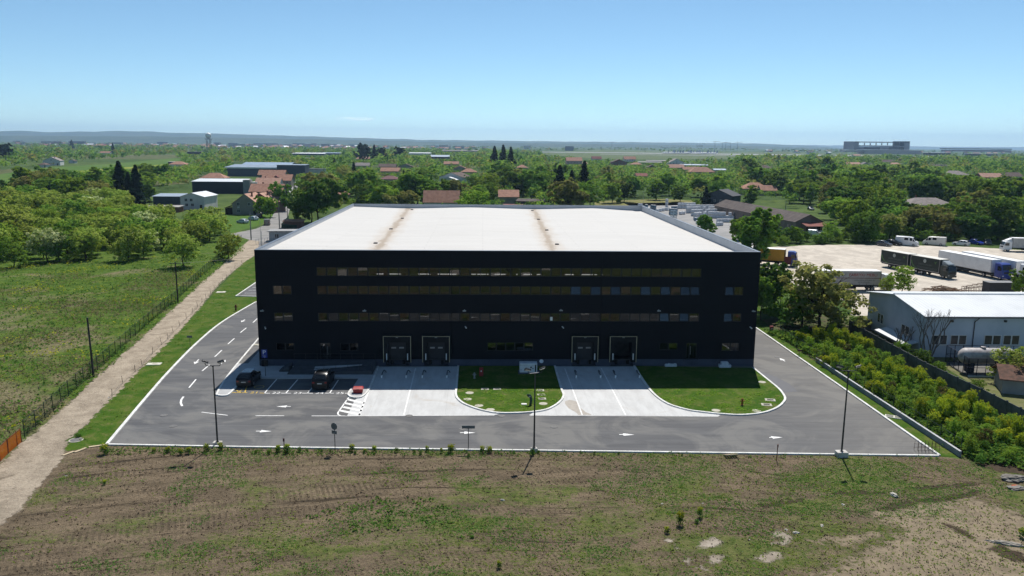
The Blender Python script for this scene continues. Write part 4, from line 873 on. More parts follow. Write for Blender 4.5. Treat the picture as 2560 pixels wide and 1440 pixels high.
# ------------------------------------------------------------------ vehicles
VGLASS = M('vehicle_glass', (.012,.014,.017), .08, .6); TYRE = M('tyre', (.015,.015,.015), .8, .2); RIM = M('alloy_rim', (.38,.38,.40), .35, .5, .6)
LAMPR = M('tail_lamp', (.22,.012,.012), .25, .5); LAMPW = M('head_lamp', (.55,.56,.58), .15, .6); PLATEM = M('number_plate', (.55,.55,.52), .5); TRIM = M('black_trim', (.012,.012,.013), .6, .3)
PROF = {
 'suv': [(0,.58,.60,.90),(.025,.66,.69,.96),(.13,.68,.965,.98),(.32,.67,1.0,1),(.50,.66,.985,1),(.69,.63,.66,.99),(.93,.54,.57,.95),(1,.40,.42,.86)],
 'car': [(0,.54,.56,.90),(.025,.63,.65,.96),(.15,.65,.94,.98),(.34,.64,1,1),(.52,.63,.98,1),(.71,.60,.63,.99),(.94,.49,.52,.94),(1,.36,.38,.85)],
 'van': [(0,.54,.965,.97),(.012,.55,1,.99),(.34,.55,1,1),(.62,.55,.995,1),(.76,.53,.93,1),(.88,.50,.56,.99),(.975,.42,.45,.93),(1,.30,.32,.87)],
 'smallvan': [(0,.54,.965,.97),(.012,.55,1,.99),(.3,.55,1,1),(.55,.55,.99,1),(.72,.55,.58,1),(.95,.46,.49,.94),(1,.34,.36,.86)]}
def gloss(name, c, metal=.0, rough=.28): return M(name, c, rough, .34, metal, c2=tuple(x*.92 for x in c))
def vehicle(name, kind, loc, rz, paint, label, cat, L=4.5, Wd=1.85, H=1.6, group=None, winrow=None):
    t = thing(name, label, cat, loc, rz, group); rings = []; cl = .2
    for tt, b, tp, wf in PROF[kind]:
        y = -L/2+L*tt; w = Wd/2*wf; zb = b*H; zt = tp*H; wt = w*(.80 if zt > zb+.12 else .97); zl = cl+(.10 if tt in (0,1) else 0)
        if kind in ('van','smallvan') and zt > zb+.12: wt = w*.92
        rings.append([(-w*.94,y,zl),(-w,y,(zl+zb)/2),(-w*.985,y,zb),(-wt,y,zt-.05*(zt > zb+.12)),(-wt*.86,y,zt+.015),(wt*.86,y,zt+.015),(wt,y,zt-.05*(zt > zb+.12)),(w*.985,y,zb),(w,y,(zl+zb)/2),(w*.94,y,zl)])
    body = MB().loft(rings).build('body', paint, t, smooth=38)
    def glass(j, k, nm, sh=.86):
        f = [Vector(rings[j][k]),Vector(rings[j+1][k]),Vector(rings[j+1][k+1]),Vector(rings[j][k+1])]; c = sum(f, Vector())/4
        n = (f[1]-f[0]).cross(f[3]-f[0])
        if n.length < 1e-6: n = (f[2]-f[1]).cross(f[3]-f[1])
        n.normalize()
        if n.dot(c-Vector((0,0,H*.45))) < 0: n = -n
        MB().poly([c+(p-c)*sh+n*.014 for p in f]).build(nm, VGLASS, t)
    P = PROF[kind]
    for j in range(len(P)-1):
        a, b = P[j][2]-P[j][1], P[j+1][2]-P[j+1][1]
        if kind in ('van','smallvan'):
            last = j+1 < len(P) and a > .2 and b < .2
            if last: glass(j, 4, 'windscreen', .93); glass(j, 2, 'side_window', .8); glass(j, 6, 'side_window', .8)
            if (j == (3 if kind == 'van' else 3)): glass(j, 2, 'side_window', .78); glass(j, 6, 'side_window', .78)
            if winrow and j == winrow: glass(j, 2, 'side_window', .62); glass(j, 6, 'side_window', .62)
        else:
            if a > .2 or b > .2:
                glass(j, 2, 'side_window', .84); glass(j, 6, 'side_window', .84)
            if b > .2 and a < .1: glass(j, 4, 'rear_window', .88)
            if a > .2 and b < .1: glass(j, 4, 'windscreen', .92)
    if kind in ('van','smallvan'):
        for s in (-1,1): MB().box(s*Wd*.22-Wd*.18,s*Wd*.22+Wd*.18,-L/2-.014,-L/2-.002,H*.60,H*.86).build('rear_window', VGLASS if kind == 'smallvan' else paint, t)
    r = .34 if H < 2 else .37
    for sx in (-1,1):
        for yy in (-L*.31, L*.31):
            wh = MB().lathe([(r*.6,-.11),(r*.95,-.11),(r,-.06),(r,.06),(r*.95,.11),(r*.6,.11)], (sx*(Wd/2-.10),yy,r), 16, axis='x').build('wheel', TYRE, t, smooth=40)
            MB().lathe([(r*.62,-.115),(r*.62,.115)], (sx*(Wd/2-.10),yy,r), 12, axis='x').build('rim', RIM, wh)
        zb = P[0][1]*H
        MB().box(sx*Wd*.36-.13,sx*Wd*.36+.13,-L/2-.02,-L/2+.2,zb*.80,zb*(.98 if kind in ('suv','car') else 1.25)).build('tail_light', LAMPR, t)
        zf = P[-1][1]*H; MB().box(sx*Wd*.30-.17,sx*Wd*.30+.17,L/2-.26,L/2+.012,zf*.92,zf*1.12).build('headlight', LAMPW, t)
        MB().bbox(sx*(Wd/2+.10)-.09,sx*(Wd/2+.10)+.09,L*.14,L*.14+.11,P[3][1]*H-.02,P[3][1]*H+.16,.03).build('wing_mirror', paint, t)
    MB().box(-.26,.26,-L/2-.022,-L/2-.004,zb*.72,zb*.72+.11).build('number_plate', PLATEM, t)
    MB().box(-Wd*.44,Wd*.44,-L/2-.03,-L/2+.3,.24,.50).box(-Wd*.42,Wd*.42,L/2-.3,L/2+.02,.22,.44).build('bumper', TRIM if kind == 'suv' else paint, t)
    return t
def vat(a, b, off=0):
    A, B = G(*a), G(*b); d = B-A; c = (A+B)/2
    return (c.x,c.y,.03), math.atan2(d.y,d.x)-math.pi/2
def vface(q, deg, away=False):
    g = G(*q); a = rad(deg); d = Vector((math.sin(a),-math.cos(a),0)) if not away else Vector((-math.sin(a),math.cos(a),0))
    return (g.x,g.y,.03), math.atan2(d.y,d.x)-math.pi/2
BLKP = gloss('black_car_paint', (.006,.006,.008)); WHTP = gloss('white_car_paint', (.70,.71,.72)); SILV = gloss('silver_car_paint', (.36,.37,.39), .3); GRYP = gloss('grey_car_paint', (.09,.095,.105), .3); BLUP = gloss('blue_car_paint', (.015,.04,.30)); BEIG = gloss('beige_car_paint', (.24,.225,.21), .2); PBLU = gloss('pale_blue_paint', (.50,.58,.66))
v = vehicle('parked_car', 'suv', *vat((612,968),(634,946)), gloss('dark_wine_paint', (.010,.007,.010)), 'dark estate car with a grey roof panel parked in the first yellow marked bay', 'car', 4.35, 1.86, 1.52)
MB().box(-.55,.55,-1.1,.6,1.530,1.545).build('roof_panel', gloss('roof_panel_grey', (.06,.075,.10), .0, .15), v)
v = vehicle('parked_car', 'suv', *vat((800,976),(818,948)), BLKP, 'black sport utility car with silver roof rails parked in the fourth white marked bay', 'car', 4.75, 1.95, 1.82)
for sx in (-.66,.66): MB().tube((sx,-1.5,1.84),(sx,.5,1.85),.03,n=6).build('roof_rail', RIM, v)
vehicle('parked_van', 'van', *vat((665,570),(671,555)), BEIG, 'beige people carrier seen from behind driving up the village street', 'van', 4.9, 1.95, 2.0)
vehicle('parked_car', 'car', *vat((624,559.5),(589,556.5)), PBLU, 'pale blue estate car on the grass, nearest to the utility pole', 'car', 4.6, 1.8, 1.5)
vehicle('parked_car', 'car', *vat((646,552),(620,549)), PBLU, 'pale blue car parked behind the other pale blue car on the grass', 'car', 4.4, 1.8, 1.5)
vehicle('parked_car', 'car', *vat((655,547),(636,541)), BLKP, 'black car at the edge of the street behind the two pale blue cars', 'car', 4.4, 1.8, 1.5)
vehicle('parked_car', 'car', *vat((654,541),(634,537)), BLKP, 'black car closest to the beige gabled house', 'car', 4.4, 1.8, 1.5)
vehicle('parked_car', 'car', *vface((2210,615),30), GRYP, 'grey hatchback parked at the far edge of the gravel truck yard', 'car', 4.3, 1.8, 1.55)
vehicle('parked_car', 'suv', *vface((2234,613),32), BLKP, 'black car between the grey hatchback and the tall white van', 'car', 4.4, 1.8, 1.6)
vehicle('parked_van', 'van', *vface((2267,614),50), WHTP, 'tall white panel van facing the yard, next to the black car', 'van', 6.0, 2.1, 2.6, winrow=2)
vehicle('parked_van', 'van', *vface((2335,613),52,True), gloss('cream_van_paint', (.62,.60,.55)), 'cream white panel van seen from its rear doors under the trees', 'van', 6.0, 2.1, 2.5, winrow=2)
vehicle('parked_car', 'car', *vface((2402,614),42,True), WHTP, 'white estate car parked between the cream van and the blue car', 'car', 4.5, 1.8, 1.55)
vehicle('parked_car', 'car', *vface((2440,611),15), BLUP, 'bright blue car in the tree shade of the truck yard', 'car', 4.2, 1.8, 1.5)
vehicle('parked_car', 'car', *vat((2462,607),(2474,615)), GRYP, 'dark grey car in the tree shade beside the blue car', 'car', 4.3, 1.8, 1.5)
vehicle('parked_van', 'smallvan', *vat((2024,589),(2055,591)), WHTP, 'small white delivery van in front of the tiled shed end', 'van', 4.6, 1.85, 1.95)
vehicle('parked_car', 'car', *vat((2030,583),(2052,584)), SILV, 'silver car half hidden behind the small white delivery van', 'car', 4.3, 1.8, 1.55)
vehicle('parked_van', 'van', *vat((2150,592),(2102,590)), gloss('dull_grey_van', (.30,.29,.28)), 'dull grey van mostly hidden by the leafy trees', 'van', 5.6, 2.1, 2.5)
for a, b, p, l in (((2020,524),(2034,527),GRYP,'dark grey car farthest along the tree lined lane'),((2040,520),(2066,522),BLKP,'black car behind the white cars on the tree lined lane'),((2050,525),(2078,523.5),WHTP,'white car on the tree lined lane, next to the black one'),((2060,529),(2084,528),WHTP,'white car on the tree lined lane, nearest to the grass')):
    vehicle('parked_car', 'car', *vat(a, b), p, l, 'car', 4.4, 1.8, 1.5)
# trucks
def m_curtain(base, stripe=None):
    return M('curtain_%d_%d_%d' % tuple(int(x*999) for x in base), base, .55, .3, c2=tuple(x*.88 for x in base), vs=.8)
def cabbody(t, x0, W2, paint, h=3.3, roofm=None, s=1):
    L = 2.1; rings = []
    for xx, w, z0, z1 in ((x0,1.0,.55,h),(x0+1.2,1.0,.55,h),(x0+1.75,1.0,.5,h*.93),(x0+L-.05,.97,.45,h*.57),(x0+L,.92,.5,h*.36)):
        a, b = W2*(1-w)/2*s, W2*(1-(1-w)/2)*s; rings.append([(xx,a,z0),(xx,b,z0),(xx,b,z1-.15),(xx,b-.15*s,z1),(xx,a+.15*s,z1),(xx,a,z1-.15)])
    MB().loft(rings).build('cab', paint, t, smooth=30, fix=True)
    ws = [(x0+1.78,W2*.07*s,h*.90),(x0+1.78,W2*.93*s,h*.90),(x0+L-.02,W2*.92*s,h*.60),(x0+L-.02,W2*.08*s,h*.60)]
    MB().poly([(x+.03,y,z+.02) for x,y,z in ws]).build('windscreen', VGLASS, t)
    for y in (-.012*s, (W2+.012)*s): MB().poly([(x0+.75,y,h*.56),(x0+1.75,y,h*.56),(x0+1.6,y,h*.82),(x0+.75,y,h*.82)]).build('side_window', VGLASS, t)
    for y in (-.15*s, (W2+.15)*s): MB().cbox((x0+1.8,y,h*.68),(.1,.22,.5)).build('wing_mirror', TRIM, t)
    for y in (.3*s, (W2-.3)*s): MB().cbox((x0+L+.0,y,h*.26),(.06,.4,.2)).build('headlight', LAMPW, t)
    MB().cbox((x0+L-.06,W2/2*s,.55),(.2,W2*.98,.4)).build('bumper', paint, t); MB().cbox((x0+L-.01,W2/2*s,h*.44),(.05,W2*.6,.35)).build('grille', TRIM, t)
def wheels(t, xs, W2, s=1, r=.5):
    for x in xs:
        for y in (.16,W2-.16):
            wh = MB().lathe([(r*.55,-.15),(r*.95,-.15),(r,-.09),(r,.09),(r*.95,.15),(r*.55,.15)], (0,0,0), 16, axis='y').build('wheel', TYRE, t, smooth=40); wh.location = (x,y*s,r)
            MB().lathe([(r*.55,-.155),(r*.55,.155)], (0,0,0), 10, axis='y').build('rim', RIM, wh)
def loadbox(t, x0, x1, W2, z0, z1, sidem, roofm, s=1, name='load_box', framem=None):
    y0, y1 = sorted((0, W2*s)); o = MB().box(x0,x1,y0,y1,z0,z1).build(name, sidem, t)
    MB().box(x0-.02,x1+.02,y0-.02,y1+.02,z1+.003,z1+.06).build('roof', roofm, t)
    fm = framem or RIM; f = MB()
    for x in (x0,x1-.08):
        for y in (y0-.012,y1-.028): f.box(x-.004,x+.084,y,y+.04,z0-.004,z1)
    f.box(x0+.08,x1-.08,y0-.01,y0-.002,z0-.004,z0+.1); f.build('corner_frame', fm, t); return o
def chassis(t, x0, x1, W2, s=1):
    y0, y1 = sorted((.3*s, (W2-.3)*s)); MB().box(x0,x1,y0,y1,.75,1.1).build('chassis', TRIM, t)
    y0, y1 = sorted((.02*s, (W2-.02)*s)); MB().box(x0+(x1-x0)*.3,x0+(x1-x0)*.58,y0,y0+.05,.45,1.0).box(x0+(x1-x0)*.3,x0+(x1-x0)*.58,y1-.05,y1,.45,1.0).build('side_guard', TRIM, t)
def rig(name, label, a, b, cat='truck'):
    A, B = G(*a), G(*b); d = B-A; t = thing(name, label, cat, (A.x,A.y,.03), math.atan2(d.y,d.x)); return t, d.length
def letters(t, s, size, x, z, m, y=-.03, sx=1.0, flip=False):
    me = text_mesh(s, size); me.materials.clear(); me.materials.append(m); o = link('lettering', me, t); o.location = (x,y,z); o.rotation_euler = (rad(90),0,math.pi if flip else 0); o.scale = (sx,1,1); return o
RIGW = M('truck_white', (.74,.74,.74), .5, .4, c2=(.66,.66,.66), vs=.6); RIGR = M('truck_roof_white', (.76,.76,.75), .6, .3)
DG_ = M('curtain_dark_green', (.014,.020,.017), .55, .3, c2=(.018,.026,.021)); LG_ = M('print_leaf_green', (.07,.16,.035), .6); PG_ = M('print_pale', (.33,.36,.33), .6); GREYP = M('print_grey', (.10,.115,.10), .6)
t, L = rig('road_train', 'dark green lorry and drawbar trailer with green leaf print in the gravel yard', (2200,666), (2371,700))
k = L/17.6
W2 = 2.5
for x0, x1 in ((0,7.3*k),(8.0*k,15.2*k)):
    loadbox(t, x0, x1, W2, 1.05, 3.95, DG_, M('curtain_roof', (.62,.61,.56), .7, c2=(.55,.54,.49)))
    c = (x0+x1)/2
    letters(t, 'GREEN GALLERY', .52, c+.2, 2.35, GREYP); MB().lathe([(.42,-.008),(.42,.008)], (c,-.02,3.15), 16, axis='y').build('emblem', PG_, t)
    MB().poly([(x1-1.5,-.02,3.4),(x1-1.15,-.02,2.75),(x1-.7,-.02,3.5),(x1-1.1,-.02,3.2)]).build('emblem', LG_, t)
    for z in (1.5,1.75): MB().box(x0+2.0,x1-.6,-.02,-.012,z,z+.05).build('print_line', GREYP, t)
    pts = [(x0+.1,2.9),(x0+.35,2.2),(x0+1.0,1.6),(x0+2.2,1.2)]; 
    for p, q in zip(pts, pts[1:]): MB().poly([(p[0],-.02,p[1]),(p[0]+.35,-.02,p[1]-.05),(q[0]+.35,-.02,q[1]),(q[0],-.02,q[1]-.12)]).build('print_leaf', LG_, t)
chassis(t, 0, 7.3*k, W2); chassis(t, 8*k, 15.4*k, W2); wheels(t, (2.6*k,3.9*k,9.6*k,11.0*k,16.2*k), W2)
cabbody(t, 15.45*k, W2, M('cab_dark_green', (.012,.020,.016), .4, .5), 3.0)
MB().loft([[(15.5*k,.3,3.02),(15.5*k,2.2,3.02),(15.5*k,2.1,3.8),(15.5*k,.4,3.8)],[(17.0*k,.45,3.0),(17.0*k,2.05,3.0),(16.9*k,1.9,3.2),(16.9*k,.6,3.2)]]).build('roof_fairing', M('fairing_grey', (.30,.33,.34), .3, .5), t, fix=True)
BLUC = M('cab_blue', (.010,.035,.24), .35, .5, c2=(.008,.028,.19))
t, L = rig('articulated_lorry', 'white box trailer pulled by a bright blue cab in the gravel yard', (2343,668), (2509,703)); k = L/16.6
loadbox(t, 0, 13.4*k, 2.5, 1.2, 3.98, RIGW, RIGR); chassis(t, 0, 14.2*k, 2.5); wheels(t, (2.4*k,3.7*k,5*k,11.8*k,15.6*k), 2.5); cabbody(t, 14.3*k, 2.5, BLUC, 3.6)
t, L = rig('articulated_lorry', 'white box trailer with a white cab parked behind the blue cab lorry', (2400,671), (2572,708)); k = L/16.6
loadbox(t, 0, 13.4*k, 2.5, 1.2, 3.98, RIGW, RIGR); chassis(t, 0, 14.2*k, 2.5); wheels(t, (2.4*k,3.7*k,5*k,11.8*k,15.6*k), 2.5); cabbody(t, 14.3*k, 2.5, RIGW, 3.7)
t, L = rig('articulated_lorry', 'pale grey curtain trailer with red lettering and a white cab behind the walnut tree', (2045,727.5), (2236,729)); k = L/16.4
GC = M('curtain_pale_grey', (.36,.345,.33), .6, c2=(.31,.30,.285))
loadbox(t, 0, 13.3*k, 2.5, 1.15, 3.95, GC, RIGR, framem=TRIM); chassis(t, 0, 14*k, 2.5); wheels(t, (2.2*k,3.5*k,4.8*k,11.6*k,15.3*k), 2.5); cabbody(t, 14.1*k, 2.5, RIGW, 3.3)
RL = M('print_red', (.32,.015,.018), .6); letters(t, 'FABRYKI MEBLI', .80, 9.4*k, 3.2, RL, sx=1.05)
MB().box(.3,13.2*k,-.02,-.012,2.55,2.66).build('print_line', M('print_maroon', (.15,.03,.04)), t); letters(t, 'POMORSKA, POLAND 82', .36, 9.8*k, 2.15, GREYP); letters(t, 'TEL 55 276 8220', .34, 9.6*k, 1.75, GREYP)
for i in range(9): MB().box(1.0+1.4*i,1.06+1.4*i,-.02,-.012,1.2,1.5).build('curtain_strap', TRIM, t)
MB().cbox((12.2*k,-.05,.9),(.7,.1,.3)).build('reflector', WHITE, t)
t, L = rig('articulated_lorry', 'yellow curtain trailer with a blue cab at the yard edge beside the trees', (1820,657), (1992,669)); k = L/16.4
loadbox(t, 0, 13.4*k, 2.5, 1.15, 3.95, M('curtain_yellow', (.50,.26,.02), .6, c2=(.42,.22,.02)), RIGR, framem=TRIM); chassis(t, 0, 14*k, 2.5); wheels(t, (2.2*k,3.5*k,4.8*k,11.6*k,15.3*k), 2.5); cabbody(t, 14.1*k, 2.5, BLUC, 3.6)
MB().box(13.5*k,15.0*k,-.06,-.02,.6,2.4).build('side_fairing', M('fairing_maroon', (.12,.015,.02), .5), t)
t, L = rig('box_lorry', 'white rigid lorry with a grey box body facing away from the tall vans', (2595,631), (2506,629)); k = L/8.6
loadbox(t, 0, 6.2*k, 2.45, 1.1, 3.7, M('box_grey', (.42,.42,.41), .6), RIGR, s=-1); chassis(t, 0, 7*k, 2.45, -1); wheels(t, (1.6*k,7.3*k), 2.45, -1); cabbody(t, 6.4*k, 2.45, RIGW, 2.9, s=-1)
MB().loft([[(6.4*k,-.3,2.92),(6.4*k,-2.1,2.92),(6.4*k,-2.0,3.6),(6.4*k,-.4,3.6)],[(7.7*k,-.4,2.9),(7.7*k,-2.0,2.9),(7.6*k,-1.9,3.05),(7.6*k,-.5,3.05)]]).build('roof_fairing', RIGW, t, fix=True)
# wrapped pallets of the storage yard
PW = M('shrink_wrap_white', (.62,.64,.67), .45, .4, c2=(.50,.52,.56), vs=1.2); PB = M('block_blue_grey', (.12,.19,.26), .6, .3, c2=(.09,.145,.20), vs=1.5); PTOP = M('wrap_top', (.76,.76,.76), .5, .3)
def mkpal(label, m):
    t = thing('wrapped_pallet', label, 'pallet'); MB().box(-.6,.6,-.5,.5,0,.14).build('pallet_base', WOOD, t)
    MB().bbox(-.62,.62,-.52,.52,.141,1.25,.07).build('wrapped_load', m, t); MB().bbox(-.6,.6,-.5,.5,1.251,1.29,.03).build('top_sheet', PTOP, t); return t
pw = mkpal('white wrapped pallet load in the rows of the storage yard', PW); pw['group'] = 'white wrapped pallets in the storage yard'
pb = mkpal('blue grey pallet load in the stacks of the storage yard', PB); pb['group'] = 'blue grey pallets in the storage yard'
first = {0: True, 1: True}
def palrow(a, b, n, tiers, kind=0):
    A, B = G(*a), G(*b); d = B-A
    for i in range(n):
        p = A.lerp(B, (i+.5)/n); p += Vector((RNG.uniform(-.1,.1),RNG.uniform(-.15,.15),0))
        for k in range(tiers if RNG.random() < .82 else max(1,tiers-1)):
            src = pw if kind == 0 else pb; rz = math.atan2(d.y,d.x)+RNG.uniform(-.06,.06); loc = (p.x,p.y,.03+1.295*k)
            if first[kind]: src.location = loc; src.rotation_euler = (0,0,rz); first[kind] = False; kids(src)
            else: dup(src, loc, rz)
for r in (((1687,522),(1738,521),7,2),((1716,527),(1786,527),10,2),((1716,533),(1792,532),11,2),((1728,540),(1798,538),10,2),((1735,549),(1765,546),5,2),((1770,545),(1836,548),9,2),((1792,556),(1832,556),5,1),((1792,565),(1806,564),2,2),((1640,531),(1668,526),4,1),((1653,528),(1690,525),4,1),((1595,516),(1606,516),2,1),((1664,519),(1670,518),1,3),((1697,537),(1712,536),2,1),((1740,560),(1765,560),3,1)): palrow(*r)
for r in (((1612,526),(1640,528),4,2,1),((1674,537),(1692,538),3,2,1),((1675,531),(1690,530),3,2,1),((1735,553),(1752,552),2,1,1)): palrow(*r)
# timber heap, crate frames and dark container behind the white workshop
t = thing('timber_heap', 'untidy heap of reddish scrap timber behind the white workshop', 'timber heap', G(2358,729)); rg = random.Random(4)
mb = MB()
for i in range(90):
    x, y = rg.gauss(0,1.9), rg.uniform(-1,1); z = rg.uniform(.1,1.1)*(1-abs(x)/5); a = rg.uniform(0,6.28); l = rg.uniform(.5,1.3)
    mb.tube((x-l*math.cos(a),y-l*math.sin(a)*.6,max(.05,z+rg.uniform(-.3,.3))),(x+l*math.cos(a),y+l*math.sin(a)*.6,max(.05,z)),.07,n=4)
mb.build('board', M('scrap_timber', (.20,.11,.075), .9, .1, c2=(.32,.24,.17), vs=2), t)
for i, px in enumerate((2412,2424,2437,2450,2463)):
    g = G(px,729+i*.3); t = thing('crate_frame', ('lowest','second','third','fourth','tallest')[i]+' of the empty rusty crate frames in a row behind the workshop', 'crate', (g.x,g.y,.03), .1, 'rusty crate frames'); f = MB(); hh = 1.0+.22*i
    for x in (-.45,.45):
        for y in (-.4,.4): f.tube((x,y,0),(x,y,hh),.05,n=4)
    for z in (.2,hh*.6,hh):
        for y in (-.4,.4): f.tube((-.45,y,z),(.45,y,z),.04,n=4)
        for x in (-.45,.45): f.tube((x,-.4,z),(x,.4,z),.04,n=4)
    f.build('frame', M('rusty_steel', (.16,.10,.07), .9, .1), t)
g = G(2495,733); t = thing('container', 'dark grey container standing at the end of the crate frames', 'container', (g.x,g.y,.03)); MB().bbox(-2.6,2.7,-1.1,1.2,0,2.2,.04).build('container_body', M('container_grey', (.05,.05,.055), .7), t); MB().bbox(-2.65,2.75,-1.15,1.25,2.203,2.27,.02).build('lid', M('container_roof', (.20,.20,.20), .7), t)
# ------------------------------------------------------------------ houses of the village
TILE_O = M('tile_orange', (.38,.205,.145), .85, .15, c2=(.28,.15,.105), vs=.7, bump=.4, bs=6); TILE_R = M('tile_red', (.25,.095,.075), .85, .15, c2=(.18,.07,.06), vs=.7); TILE_B = M('tile_brown', (.13,.09,.075), .85, .15, c2=(.09,.065,.055), vs=.7)
TILE_G = M('tile_grey', (.27,.235,.22), .85, .15, c2=(.20,.175,.165), vs=.7); TILE_D = M('tile_dark', (.085,.07,.066), .9, .1, c2=(.125,.105,.095), vs=.6); TILE_S = M('tile_salmon', (.46,.27,.20), .85, .15, c2=(.36,.21,.155), vs=.7); MAROON = M('tile_maroon', (.13,.045,.05), .8, c2=(.10,.035,.04))
MET_W = M('sheet_metal_white', (.66,.68,.70), .45, .4, c2=(.58,.60,.62), vs=.3); MET_G = M('sheet_metal_grey', (.22,.27,.33), .45, .4, c2=(.17,.21,.26), vs=.2); MET_B = M('sheet_metal_blue', (.24,.32,.42), .45, .4, c2=(.19,.26,.35), vs=.2); ASB = M('fibre_cement', (.34,.33,.31), .9, .1, c2=(.26,.25,.235), vs=.5)
W_WH = M('render_white', (.60,.60,.58), .9, .1, c2=(.52,.52,.50), vs=.4); W_GR = M('render_grey', (.30,.30,.29), .9, .1, c2=(.24,.24,.235), vs=.4); W_BE = M('render_beige', (.29,.265,.225), .9, .1, c2=(.24,.22,.185), vs=.4); W_BR = M('bare_brick', (.23,.115,.085), .9, .1, c2=(.18,.09,.07), vs=1.5); W_PK = M('render_pink', (.42,.33,.31), .9, .1, c2=(.36,.28,.265), vs=.4); W_DK = M('wall_dark', (.03,.033,.042), .7, .2, c2=(.024,.027,.034)); W_WD = M('dark_boards', (.045,.034,.028), .9, .1, c2=(.03,.024,.02), vs=2)
HWIN = M('house_window', (.035,.04,.048), .15, .5); HFR = M('house_window_frame', (.6,.6,.58), .6)
HOUSES = []
def house(q, w, d, eave, rise, kind, wm, rm, label, name='house', cat='house', rz=0.0, chim=1, wins='auto', oh=.4, group=None, th=.14, onbase=False, zb=0.0):
    g = G(*q, 0 if onbase else eave); t = thing(name, label, cat, (g.x,g.y,zb), rz, group); h = w/2
    HOUSES.append((g.x,g.y,(max(w,d) if max(w,d) < 2*min(w,d) else min(w,d)*1.1)*.5+1,rz,w,d))
    wl = MB(); wl.box(-h,h,0,d,0,eave)
    if kind == 'gy': wl.add([(-h,0,eave),(h,0,eave),(0,0,eave+rise),(-h,d,eave),(h,d,eave),(0,d,eave+rise)],[(0,1,2),(5,4,3)])
    if kind == 'gx': wl.add([(-h,0,eave),(-h,d,eave),(-h,d/2,eave+rise),(h,0,eave),(h,d,eave),(h,d/2,eave+rise)],[(2,1,0),(3,4,5)])
    wl.build('wall', wm, t); r = MB(); s = oh
    def slab(a, b, c, e):
        r.add([a,b,c,e,*[(p[0],p[1],p[2]+th) for p in (a,b,c,e)]],[(3,2,1,0),(4,5,6,7),(0,1,5,4),(1,2,6,5),(2,3,7,6),(3,0,4,7)])
    if kind == 'gx':
        dz = rise/(d/2)*s
        slab((-h-s,-s,eave-dz+.02),(h+s,-s,eave-dz+.02),(h+s,d/2,eave+rise+.02),(-h-s,d/2,eave+rise+.02)); slab((h+s,d+s,eave-dz+.02),(-h-s,d+s,eave-dz+.02),(-h-s,d/2+.003,eave+rise+.02),(h+s,d/2+.003,eave+rise+.02))
    elif kind == 'gy':
        dz = rise/h*s
        slab((-h-s,d+s,eave-dz+.02),(-h-s,-s,eave-dz+.02),(0,-s,eave+rise+.02),(0,d+s,eave+rise+.02)); slab((h+s,-s,eave-dz+.02),(h+s,d+s,eave-dz+.02),(.003,d+s,eave+rise+.02),(.003,-s,eave+rise+.02))
    elif kind == 'hip':
        m_ = min(h,d/2)*.95; a, b = (-h+m_,h-m_) if w >= d else (0,0); c, e = (d/2,d/2) if w >= d else (m_,d-m_)
        r.add([(-h-s,-s,eave+.01),(h+s,-s,eave+.01),(h+s,d+s,eave+.01),(-h-s,d+s,eave+.01),(a,c,eave+rise),(b,e,eave+rise),(-h-s,-s,eave-.12),(h+s,-s,eave-.12),(h+s,d+s,eave-.12),(-h-s,d+s,eave-.12)],
              ([(0,1,5,4),(1,2,5),(2,3,4,5),(3,0,4)] if w >= d else [(0,1,4),(1,2,5,4),(2,3,5),(3,0,4,5)])+[(6,7,1,0),(7,8,2,1),(8,9,3,2),(9,6,0,3),(9,8,7,6)])
    elif kind == 'mono': slab((-h-s,-s,eave+.02),(h+s,-s,eave+.02),(h+s,d+s,eave+rise),(-h-s,d+s,eave+rise))
    ro = r.build('roof', rm, t)
    for k in range(chim):
        x, y = ((-h*.35+k*h*.8, d*.62) if kind != 'gy' else (h*.3, d*(.3+.4*k))); z0 = eave+rise*.45
        MB().bbox(x-.28,x+.28,y-.28,y+.28,z0,eave+rise+.75,.03).box(x-.34,x+.34,y-.34,y+.34,eave+rise+.753,eave+rise+.83).build('chimney', W_BR if rm != TILE_D else W_DK, ro)
    if wins == 'auto':
        n = max(1, int(w/3.6)); wins = [(-h+w*(i+.5)/n, 1.0 if eave < 4 else 1.1) for i in range(n)]+([(-h+w*(i+.5)/n, 3.9) for i in range(n)] if eave > 5 else [])+([(0, eave+.25)] if kind == 'gy' and rise > 2 else [])
    for x, z in wins:
        f = MB(); f.box(x-.6,x+.6,-.05,-.004,z,z+.08).box(x-.6,x+.6,-.05,-.004,z+1.12,z+1.2).box(x-.6,x-.52,-.05,-.004,z+.08,z+1.12).box(x+.52,x+.6,-.05,-.004,z+.08,z+1.12).box(x-.04,x+.04,-.05,-.004,z+.08,z+1.12)
        o = f.build('window', HFR, t); MB().quad((x-.52,-.012,z+.08),(x+.52,-.012,z+.08),(x+.52,-.012,z+1.12),(x-.52,-.012,z+1.12)).build('pane', HWIN, o)
    if eave > 2.4 and kind in ('gx','gy','hip') and w > 6: MB().box(h*.62,h*.62+.95,-.05,-.004,0,2.05).build('door', W_WD, t)
    return t
